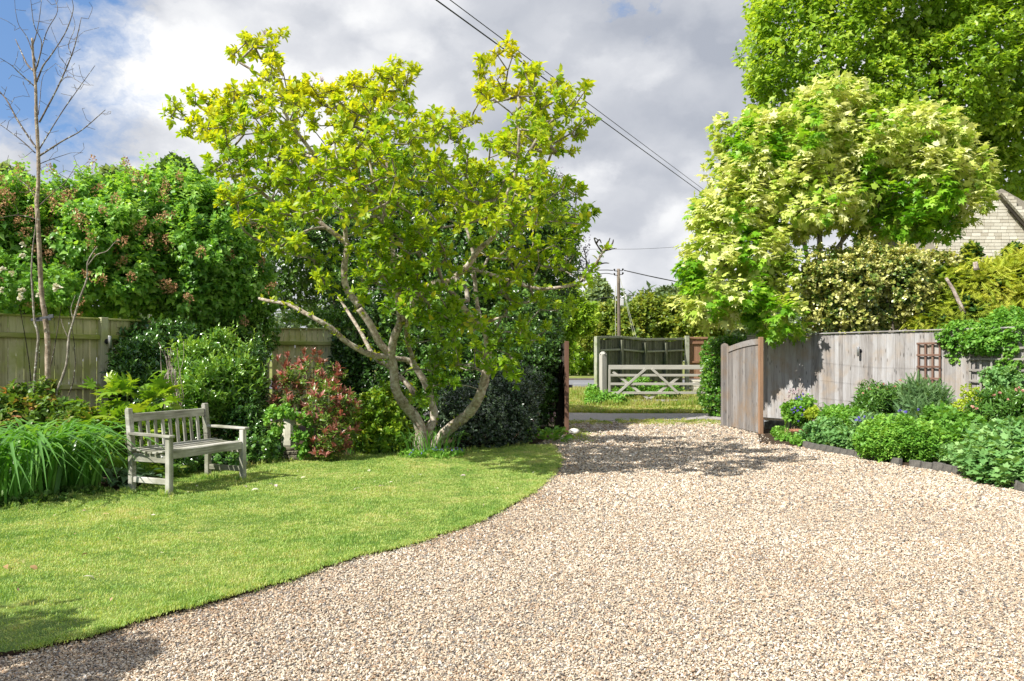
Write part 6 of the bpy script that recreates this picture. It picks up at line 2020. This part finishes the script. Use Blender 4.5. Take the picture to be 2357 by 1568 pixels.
# variegated maple
Ym = 21.0
mb = [PB(1640, 690, 62, 62, Ym - 1.2, 1.0), PB(1630, 600, 60, 80, Ym - .6, 1.2), PB(1680, 500, 80, 90, Ym - .2, 1.4), PB(1720, 390, 80, 90, Ym, 1.5), PB(1760, 310, 60, 44, Ym + .3, 1.1), PB(1830, 340, 100, 100, Ym, 1.7), PB(1870, 250, 60, 50, Ym, 1.1),
      PB(1945, 260, 50, 75, Ym + .2, 1.1), PB(1960, 350, 90, 90, Ym - .2, 1.6), PB(2070, 320, 80, 70, Ym, 1.5), PB(2150, 330, 70, 75, Ym, 1.4), PB(2215, 400, 50, 70, Ym, 1.1), PB(2110, 430, 100, 90, Ym - .4, 1.7), PB(2200, 480, 50, 50, Ym - .2, 1.0),
      PB(1820, 460, 110, 90, Ym - .5, 1.7), PB(1950, 470, 100, 60, Ym - .3, 1.5), PB(1740, 600, 80, 80, Ym - .8, 1.4), PB(1700, 690, 70, 62, Ym - 1.2, 1.2), PB(1790, 735, 60, 52, Ym - 1.8, 1.0), PB(1820, 640, 50, 60, Ym - 1.2, 1.0), PB(2060, 520, 80, 36, Ym - .4, 1.1), PB(2165, 530, 45, 24, Ym - .4, .7),
      PB(1590, 620, 30, 50, Ym - .8, .5), PB(1620, 500, 30, 40, Ym - .4, .6), PB(1665, 310, 24, 34, Ym, .4), PB(1942, 205, 22, 30, Ym, .4)]
def is_green(C_):
    px = C_[:, 0] / C_[:, 1] * F + CX; py = HY - (C_[:, 2] - H) / C_[:, 1] * F
    g = np.zeros(len(C_), bool)
    for cx, cy, rx, ry in ((2090, 480, 95, 70), (2150, 540, 90, 40), (1590, 640, 34, 44), (1790, 740, 60, 50), (1650, 700, 20, 40), (1800, 330, 40, 50), (1960, 560, 60, 30), (2000, 400, 30, 50), (1740, 700, 40, 50), (1860, 270, 30, 30), (1720, 560, 26, 50), (2180, 440, 30, 40), (1700, 340, 24, 34)):
        g |= ((px - cx) / rx) ** 2 + ((py - cy) / ry) ** 2 < 1
    g |= nz(C_, 2.2, 4.4) > .62
    return g
xm = Wp(1885, 600, Ym)
big_tree('maple_tree', 'broad maple with cream variegated leaves overhanging the right hand fence', mb, 3500, 6, .19, T_MAPLE, L_mapleC,
         ((xm[0], Ym), [([(xm[0], Ym, 0), (xm[0] + .03, Ym, 2.0), Wp(1887, 560, Ym), Wp(1890, 420, Ym), Wp(1930, 260, Ym)], .11, .03), ([Wp(1883, 700, Ym), Wp(1860, 600, Ym + .2), Wp(1830, 480, Ym), Wp(1800, 380, Ym)], .07, .03),
                        ([Wp(1888, 640, Ym), Wp(1935, 560, Ym), Wp(2010, 480, Ym), Wp(2110, 380, Ym)], .07, .025), ([Wp(1885, 660, Ym), Wp(1800, 610, Ym - .2), Wp(1700, 600, Ym - .5), Wp(1630, 640, Ym - .9)], .06, .02), ([Wp(1935, 620, Ym + .4), Wp(1940, 540, Ym + .4), Wp(1990, 400, Ym + .3)], .06, .02)]),
         240, .008, fill=.25, nobj=300, spread=.95, hole=(1.8, -.55), lump=.26, lf=1.7, droop=.55, tlo=.05, thi=1.0, tintfn=is_green, second=L_mapleG, bark=M_twig, back=.35, lup=1.3)

# variegated holly, golden cypresses
bush('variegated_holly', 'rounded holly with yellow edged leaves above the grey fence', 'shrub', [PB(1960, 650, 105, 90, 19.3, .8), PB(2030, 620, 90, 60, 19.3, .8), PB(1895, 680, 46, 66, 20.0, .6), PB(2090, 650, 60, 70, 18.8, .6), PB(1990, 725, 120, 46, 19.2, .5), PB(2150, 615, 50, 34, 19.3, .5)], 4300, 6, .070, T_ROUND, L_vholly,
     nobj=240, lump=.26, lf=3.2, thick=.4, hole=(3.5, -.5), sprout=.2, fill=.3, tlo=.1, thi=1.0, stems=3, stemr=.04, spread=1.05, droop=.05)
for lab, bl, n in (('golden cypress with drooping fans in front of the stone house', [PB(2270, 665, 90, 62, 18.8, .9), PB(2340, 662, 80, 72, 18.6, .9), PB(2220, 652, 44, 42, 19.2, .6), PB(2300, 625, 60, 30, 19.0, .6), PB(2400, 680, 90, 100, 18.4, .9), PB(2335, 585, 22, 16, 19.0, .3), PB(2237, 585, 14, 22, 19.2, .2)], 1300),
                   ('smaller darker golden cypress between the holly and the tall one', [PB(2130, 700, 52, 50, 18.9, .6), PB(2180, 670, 40, 60, 19.0, .5), PB(2160, 740, 60, 30, 18.6, .5), PB(2230, 720, 60, 34, 18.4, .5)], 750)):
    r = thing('golden_cypress', lab, 'conifer', (bl[0][0], bl[0][1], 0), 'golden cypresses behind the right fence')
    C_, N_ = shell(bl, n, .25, 3, .35, rng.uniform(0, 9), .5, .5)
    m = len(C_)
    k = 4
    idx = np.repeat(np.arange(m), k)
    D = norm(N_[idx] * np.array([1, 1, .4]) + rng.normal(0, .45, (m * k, 3)) + np.array([.1, -.1, -.12]))
    P = C_[idx] + rng.normal(0, .06, (m * k, 3)) - D * .12
    Nn = UP + N_[idx] * .4 + rng.normal(0, .25, (m * k, 3))
    yy = .6 if 'drooping' in lab else .35
    leaf_out(r, (P, D, Nn, rng.uniform(.16, .34, m * k), yy + .3 * nz(P, 3, 2.0) + rng.normal(0, .15, m * k)), T_FROND, L_conifer, 220, part='spray')
    B = np.array(bl); m = 1800
    b = rng.choice(len(B), m); d = norm(rng.normal(size=(m, 3)))
    leaf_out(r, (B[b, :3] + d * B[b, 3:] * rng.uniform(.4, .85, m)[:, None], norm(rng.normal(size=(m, 3))), d + UP, np.full(m, .22), rng.uniform(0, .3, m)), T_OV4W, L_ever, 0, name='inner_foliage')
    stems_obj(r, (bl[0][0], bl[0][1], 0), [x[:3] for x in bl[:3]], .06, M_barkdark, 'trunk')
a, b = Wp(2178, 640, 18.2), Wp(2216, 712, 18.0)
r = tube_obj('dead_stick', [a, (a + b) / 2 + np.array([.01, 0, .01]), b + np.array([.03, 0, -.1])], [.035, .05], M_drytwig, None, 8, .06, 4); tag(r, 'bare grey dead stick leaning in front of the golden cypress', 'stick')
a, b = Wp(2245, 603, 18.1), Wp(2247, 622, 18.1)
r = tube_obj('cut_stub', [a, b], [.05, .07], M_drytwig, None, 8, .1, 3); tag(r, 'pale cut branch stub poking out of the golden cypress top', 'stub')

# clipped beech block
def clipped():
    x0, x1 = (1612 - CX) / F * 21.5, (1684 - CX) / F * 21.5
    cx = (x0 + x1) / 2 + .25
    bl = [(cx - .15, 21.5, .5, .55, .6, .55), (cx - .1, 21.5, 1.2, .58, .6, .6), (cx - .05, 21.6, 1.75, .55, .6, .45), (cx + .4, 21.7, 1.1, .55, .6, 1.1), (cx + .3, 21.7, 1.9, .6, .6, .35)]
    bush('clipped_hedge', 'bright green clipped hedge end standing behind the right gate leaf', 'hedge', bl, 1900, 6, .065, T_OV4W, L_box, nobj=160, lump=.08, lf=4, thick=.2, fill=.4, zmin=.02, upw=.1, droop=.2, stems=2, tlo=.1, thi=1.0)
clipped()

# beyond the lane
for i, (lab, cx, cy, rx, ry, Y, mt, ll, ex) in enumerate((
    ('golden green bush behind the old fence just right of the pole', 1490, 745, 50, 55, 44, L_farG, .22, ((1450, 760, 40, 40),)),
    ('golden green bush in the middle behind the old fence', 1560, 745, 50, 55, 44, L_farG, .22, ((1530, 720, 36, 34),)),
    ('golden green bush behind the brown fence', 1615, 750, 45, 60, 43, L_farG, .22, ()),
    ('thin dull twiggy bush top behind the golden bushes', 1545, 700, 60, 34, 52, L_farD, .24, ((1600, 690, 40, 30),)),
    ('golden bush left of the utility pole', 1400, 748, 45, 44, 46, L_farG, .22, ((1375, 760, 40, 50),)))):
    far_tree(lab, cx, cy, rx, ry, Y, mt, 900, ll, 'garden_bush', extra=ex, group='bushes beyond the old fence')
far_tree('bright green bush beyond the road seen between gate and post', 1335, 780, 50, 90, 72, L_lime, 1300, .3, 'roadside_bush', extra=((1300, 800, 60, 80), (1365, 800, 50, 70), (1280, 760, 60, 90), (1400, 800, 60, 70)))
far_tree('pale rounded distant tree left of the utility pole', 1376, 690, 28, 36, 95, L_farP, 700, .5)
far_tree('fresh green tree beyond the left gate, below the magnolia branches', 1300, 720, 50, 60, 40, L_lime, 1100, .2, extra=((1340, 730, 34, 40), (1270, 790, 40, 60)))
# horizon belt so that no bare edge shows
for i in range(9):
    px = -300 + i * 370
    far_tree('distant hedgerow tree on the horizon, number %d from the left' % (i + 1) if False else ['leftmost', 'second', 'third', 'fourth', 'fifth', 'sixth', 'seventh', 'eighth', 'rightmost'][i] + ' tree of the distant hedgerow on the horizon', px, 760, 230, 70, 150, L_farD, 500, 1.3, 'hedgerow_tree', group='distant hedgerow')
# nettles at the foot of the old post
bush('roadside_weeds', 'leafy green weeds round the foot of the bleached gate post', 'weeds', [PB(1385, 920, 30, 18, 26.3, .4), PB(1420, 925, 24, 14, 26.0, .3), PB(1362, 910, 12, 24, 27.0, .2)], 300, 6, .10, T_BROAD, L_herb, stems=0, nobj=0, fill=.1, thick=.7, zmin=0)
bush('tall_weeds', 'tall green weeds showing through the bars of the field gate', 'weeds', [PB(1465, 885, 30, 20, 28.2, .3), PB(1530, 900, 40, 14, 28.0, .3), PB(1440, 905, 30, 12, 28.0, .3)], 260, 6, .12, T_LAUREL, L_herb, stems=0, fill=.1, thick=.7, zmin=0)

# climber on the right end of the fence
bush('climber', 'fresh green climber spilling over the right end of the grey fence', 'climber', [PB(2225, 775, 60, 38, 16.4, .4), PB(2300, 770, 60, 44, 15.9, .5), PB(2370, 790, 60, 60, 15.5, .5), PB(2210, 815, 28, 30, 16.4, .2), PB(2250, 815, 34, 22, 16.2, .2), PB(2340, 850, 44, 50, 15.5, .3), PB(2330, 740, 50, 30, 16.0, .4), PB(2280, 790, 60, 30, 15.8, .35)], 3000, 6, .055, T_ROUND, L_herb, nobj=240, lump=.2, lf=4, thick=.4, stems=2, droop=.3, zmin=.5, tlo=.1, thi=.9)
bush('climbing_rose', 'rose foliage growing up the wide grey trellis', 'climber', [PB(2320, 890, 40, 40, 15.2, .3), PB(2350, 930, 40, 40, 14.9, .3), PB(2285, 870, 30, 22, 15.6, .2)], 330, 7, .06, T_ROUND, L_geran, nobj=150, lump=.3, lf=4, thick=.7, stems=3, stemr=.012, zmin=.3, stem_mat=M_greenstem)

# the flower bed plants
BED = dict(zmin=.05, stems=3, stemr=.008, stem_mat=M_greenstem)
bush('oregano_mound', 'dense rounded mound of fresh green oregano at the front of the bed', 'plant', [PB(2075, 1020, 92, 58, 12.2, .75), PB(2030, 1025, 56, 44, 12.0, .5), PB(2120, 1035, 56, 50, 12.0, .5)], 1500, 6, .055, T_LILAC, L_herb, nobj=300, lump=.09, lf=3.5, thick=.2, upw=.75, spread=1.15, droop=.15, fill=.35, tlo=.15, thi=.95, rand=.25, zmin=.03, stems=3, stemr=.008, stem_mat=M_greenstem)
bush('cranesbill_mound', 'large soft green cranesbill mound at the right edge of the photo', 'plant', [PB(2345, 1050, 112, 78, 10.0, .7), PB(2290, 1070, 60, 56, 9.9, .5), PB(2420, 1060, 100, 80, 9.8, .7), PB(2350, 1090, 90, 50, 9.6, .5)], 950, 5, .095, T_GERAN, L_geran, nobj=300, lump=.10, lf=3, thick=.3, upw=.7, spread=1.1, droop=.2, fill=.35, tlo=.1, thi=.95, rand=.25, zmin=.02, stems=3, stemr=.008, stem_mat=M_greenstem)
def buds(root, pts, Y, rad, mats=None, stem=True):
    for px, py in pts:
        c = Wp(px, py, Y)
        m = 8
        d = norm(rng.normal(0, .5, (m, 3)) + UP)
        leaf_out(root, (np.tile(c, (m, 1)) - UP * rad * .5 + rng.normal(0, rad * .25, (m, 3)), d, norm(rng.normal(size=(m, 3))), np.full(m, rad * 1.7), rng.random(m)), T_ROUND, mats or L_bud, 0, name='bud')
        if stem: tube_obj('bud_stem', [c - UP * .01, c - UP * .15 + rng.normal(0, .02, 3), c - UP * .3 + rng.normal(0, .04, 3)], [.002, .003], M_greenstem, root, 5, n=3)
r = bush('peony', 'dark green peony with round pink buds left of the grey ferny plant', 'plant', [PB(2020, 925, 40, 40, 15.6, .45), PB(2060, 925, 32, 36, 15.6, .4), PB(1995, 945, 30, 26, 15.2, .35)], 300, 8, .11, T_NARROW, L_peony, nobj=220, lump=.25, lf=4, thick=.5, upw=.4, spread=.9, **BED)
buds(r, ((2021, 892), (2040, 895), (2060, 890), (2072, 876), (2000, 895), (2014, 903), (1988, 905), (2034, 884)), 15.4, .022)
r = bush('peony', 'peony with pink buds at the right below the trellis', 'plant', [PB(2290, 945, 40, 34, 13.6, .4), PB(2335, 945, 44, 40, 13.4, .45), PB(2380, 950, 44, 44, 13.2, .4)], 330, 8, .12, T_NARROW, L_peony, nobj=220, lump=.25, lf=4, thick=.5, upw=.4, spread=.9, **BED)
buds(r, ((2240, 937), (2247, 941), (2300, 905), (2288, 910), (2320, 920), (2340, 896), (2345, 893), (2352, 900), (2328, 925)), 13.2, .022)
bush('cardoon', 'grey green ferny leaved plant below the narrow trellis', 'plant', [PB(2110, 925, 36, 36, 15.2, .4), PB(2140, 930, 34, 36, 15.0, .4), PB(2120, 960, 40, 26, 14.6, .35)], 210, 6, .20, T_FERN, L_ferny, nobj=260, lump=.25, lf=4, thick=.5, upw=.7, spread=.6, droop=.0, **BED)
r = bush('cornflower', 'blue purple flowered plant behind the oregano mound', 'plant', [PB(1990, 985, 28, 26, 13.6, .3), PB(2010, 975, 24, 22, 13.8, .3)], 120, 6, .09, T_LAUREL, L_ferny, nobj=100, lump=.25, lf=4, thick=.5, upw=.6, **BED)
buds(r, ((1971, 967), (1979, 968), (1989, 960), (1985, 972), (2009, 963), (1976, 962), (2072, 945), (2085, 948), (2113, 944), (2120, 968)), 13.4, .021, L_violet, False)
bush('loosestrife', 'bright green upright leafy clump left of the peony', 'plant', [PB(1940, 970, 36, 28, 14.4, .35), PB(1915, 960, 26, 24, 14.7, .3), PB(1965, 965, 28, 26, 14.5, .3)], 380, 7, .055, T_LILAC, L_herb, nobj=200, lump=.2, lf=4, thick=.4, upw=.75, **BED)
blades('crocosmia', 'upright sword leaves standing in the bright green clump', 'plant', *G(1930, 1006), .22, .15, 54, .45, .75, .05, L_lily, nobj=54, tint=(.2, .8))
r = bush('spurge', 'lime yellow flowering spurge beside the wide trellis', 'plant', [PB(2237, 915, 20, 22, 14.6, .3), PB(2222, 945, 30, 22, 14.4, .3), PB(2262, 945, 28, 22, 14.3, .3)], 200, 6, .042, T_ROUND, L_limefl, nobj=150, lump=.3, lf=5, thick=.5, upw=.6, **BED)
r = bush('spurge', 'small bright yellow spurge near the terracotta pot', 'plant', [PB(1872, 948, 11, 12, 15.2, .15), PB(1862, 955, 9, 8, 15.0, .12)], 50, 6, .05, T_ROUND, L_limefl, nobj=60, lump=.3, lf=5, thick=.5, upw=.6, **BED)
bush('columbine_leaves', 'soft green lobed foliage between the oregano and the spurge', 'plant', [PB(2190, 985, 36, 34, 13.3, .4), PB(2215, 1010, 36, 30, 12.6, .4), PB(2165, 960, 26, 24, 14.0, .3), PB(2230, 985, 34, 30, 13.2, .3)], 360, 6, .085, T_GERAN, L_herb, nobj=220, lump=.2, lf=4, thick=.5, upw=.6, tlo=.0, thi=.7, **BED)
bush('cranesbill', 'low pale green cranesbill behind the edging blocks', 'plant', [PB(2170, 1045, 34, 20, 11.6, .3), PB(2205, 1050, 32, 20, 11.3, .3), PB(2150, 1035, 24, 18, 11.9, .25), PB(2225, 1065, 20, 16, 10.9, .25)], 320, 6, .062, T_GERAN, L_geran, nobj=200, lump=.2, lf=4, thick=.5, upw=.7, tlo=.3, thi=1.0, **BED)
bush('front_edge_plants', 'mixed low green plants behind the left end of the edging', 'plant', [PB(1880, 1000, 30, 24, 13.9, .3), PB(1925, 1010, 36, 22, 13.6, .3), PB(1965, 1015, 30, 26, 13.2, .3), PB(1900, 985, 34, 20, 14.2, .3)], 480, 6, .06, T_GERAN, L_geran, nobj=200, lump=.25, lf=5, thick=.5, upw=.6, tlo=.0, thi=.8, **BED)
bush('heuchera', 'low plant with dull purple leaves above the edging', 'plant', [PB(1912, 1012, 16, 12, 13.3, .18)], 40, 6, .06, T_ROUND, L_purple, nobj=80, stems=0, fill=.1) if False else None
bush('trailing_plants', 'small trailing plants spilling onto the gravel left of the edging', 'plant', [PB(1840, 1022, 22, 16, 14.1, .25), PB(1815, 1012, 26, 14, 14.8, .3), PB(1800, 1000, 20, 14, 15.4, .3)], 240, 6, .045, T_ROUND, L_herb, nobj=100, stems=0, lump=.3, lf=5, thick=.7, upw=.6, zmin=0)
r = bush('columbine', 'purple flowered columbine behind the terracotta pot', 'plant', [PB(1835, 950, 30, 26, 15.6, .3), PB(1850, 925, 18, 14, 15.8, .2)], 170, 6, .08, T_GERAN, L_herb, nobj=130, lump=.3, lf=4, thick=.6, upw=.6, **BED)
buds(r, ((1822, 944), (1829, 940), (1836, 946), (1843, 938), (1850, 944), (1846, 955), (1833, 918), (1840, 914), (1845, 920), (1826, 950), (1870, 962), (1838, 970), (1848, 908)), 15.2, .021, L_violet, False)
r = bush('pink_columbine', 'tall pale pink columbine flowers in front of the shaded fence', 'plant', [PB(1815, 945, 16, 18, 16.2, .2)], 40, 6, .06, T_GERAN, L_herb, nobj=40, lump=.3, thick=.6, **BED)
for i in range(34):
    c = Wp(rng.normal(1832, 12), rng.uniform(895, 935), 15.9)
    m = 6; d = norm(rng.normal(size=(m, 3)))
    leaf_out(r, (np.tile(c, (m, 1)), d, rng.normal(size=(m, 3)), np.full(m, .034), rng.random(m)), T_ROUND, L_pinkpale, 0, name='flower')
    if i % 3 == 0: tube_obj('flower_stem', [c, c - UP * .25 + rng.normal(0, .03, 3), c - UP * .5 + rng.normal(0, .05, 3)], [.003, .004], M_greenstem, r, 4, n=3)

# terracotta pot with dry grass
gx, gy = G(1835, 1014)
r = thing('plant_pot', 'old terracotta pot at the left end of the bed edging', 'pot', (gx, gy, 0))
lathe('pot_body', [(.085, .0), (.125, .17), (.14, .17), (.145, .21), (.125, .21), (.115, .16), (.10, .15)], (gx, gy, 0), M_terra, r, 24)
lathe('pot_soil', [(.112, .162), (.110, .168)], (gx, gy, 0), M_soil, r, 20)
root = thing('dry_grass', 'dry straw coloured tuft growing round the terracotta pot', 'plant', (gx - .1, gy - .05, 0))
m = 120
th = rng.uniform(0, 6.28, m)
leaf_out(root, (np.column_stack([gx - .12 + rng.normal(0, .14, m), gy - .05 + rng.normal(0, .1, m), np.full(m, .0)]), np.column_stack([np.cos(th), np.sin(th), np.zeros(m)]), UP + rng.normal(0, .15, (m, 3)), rng.uniform(.12, .28, m), rng.random(m)), t_blade(.018, .6), L_dry, 0)
# shade giving shrubs that stand just outside the left edge of the view
bush('garden_shrub', 'leafy shrub just outside the left edge whose shade falls on the lawn corner', 'shrub', [(-4.9, 3.0, 1.7, .9, .8, .7), (-4.3, 2.6, 2.1, .6, .6, .5), (-5.6, 3.2, 1.2, .8, .8, .8)], 900, 6, .09, T_LILAC, L_ever2, nobj=0, hole=(2.5, -.4), zmin=.1, stemr=.03)
# petals and bits lying on the lawn and gravel
pts = [(852, 1091, 0), (703, 1109, 0), (830, 1136, 0), (634, 1127, 1), (632, 1131, 1), (596, 1139, 0), (965, 1104, 0), (1072, 1106, 1), (885, 1131, 1), (1231, 1096, 0), (560, 1130, 1), (12, 1321, 2), (252, 1198, 2), (70, 1322, 2), (202, 1292, 2), (262, 1255, 2), (24, 1367, 2), (190, 1348, 0)]
wh = ['just below the magnolia', 'right of the bench', 'in the middle of the lawn', 'right of the bench foot', 'by the first curl of petal right of the bench', 'in front of the bench end', 'below the magnolia stems, to the right', 'near the shaded lawn end', 'in the far middle of the lawn', 'in the magnolia shadow near the gravel', 'close to the front bench leg', 'at the left edge of the photo', 'in front of the daylilies', 'near the left edge, second from it', 'on the left part of the lawn', 'left of the middle of the lawn', 'low at the left edge above the shadow', 'on the near left lawn']
for (px, py, k), w_ in zip(pts, wh):
    x, y = G(px, py)
    me = tri_mesh('petal', T_BROAD[0] * (.075 if k < 2 else .06) * rng.uniform(.8, 1.25), T_BROAD[1])
    o = link('fallen_petal' if k < 2 else 'fallen_leaf', me, (L_white if k == 0 else L_pinkpale if k == 1 else L_dry)[1])
    o.location = (x, y, LZ + .028)
    o.rotation_euler = (rng.normal(0, .25), rng.normal(0, .25), rng.uniform(0, 6.28))
    tag(o, ('pale fallen petal ' if k == 0 else 'pinkish fallen petal ' if k == 1 else 'brown fallen leaf ') + w_, 'petal' if k < 2 else 'leaf', 'petals and leaves fallen on the lawn')
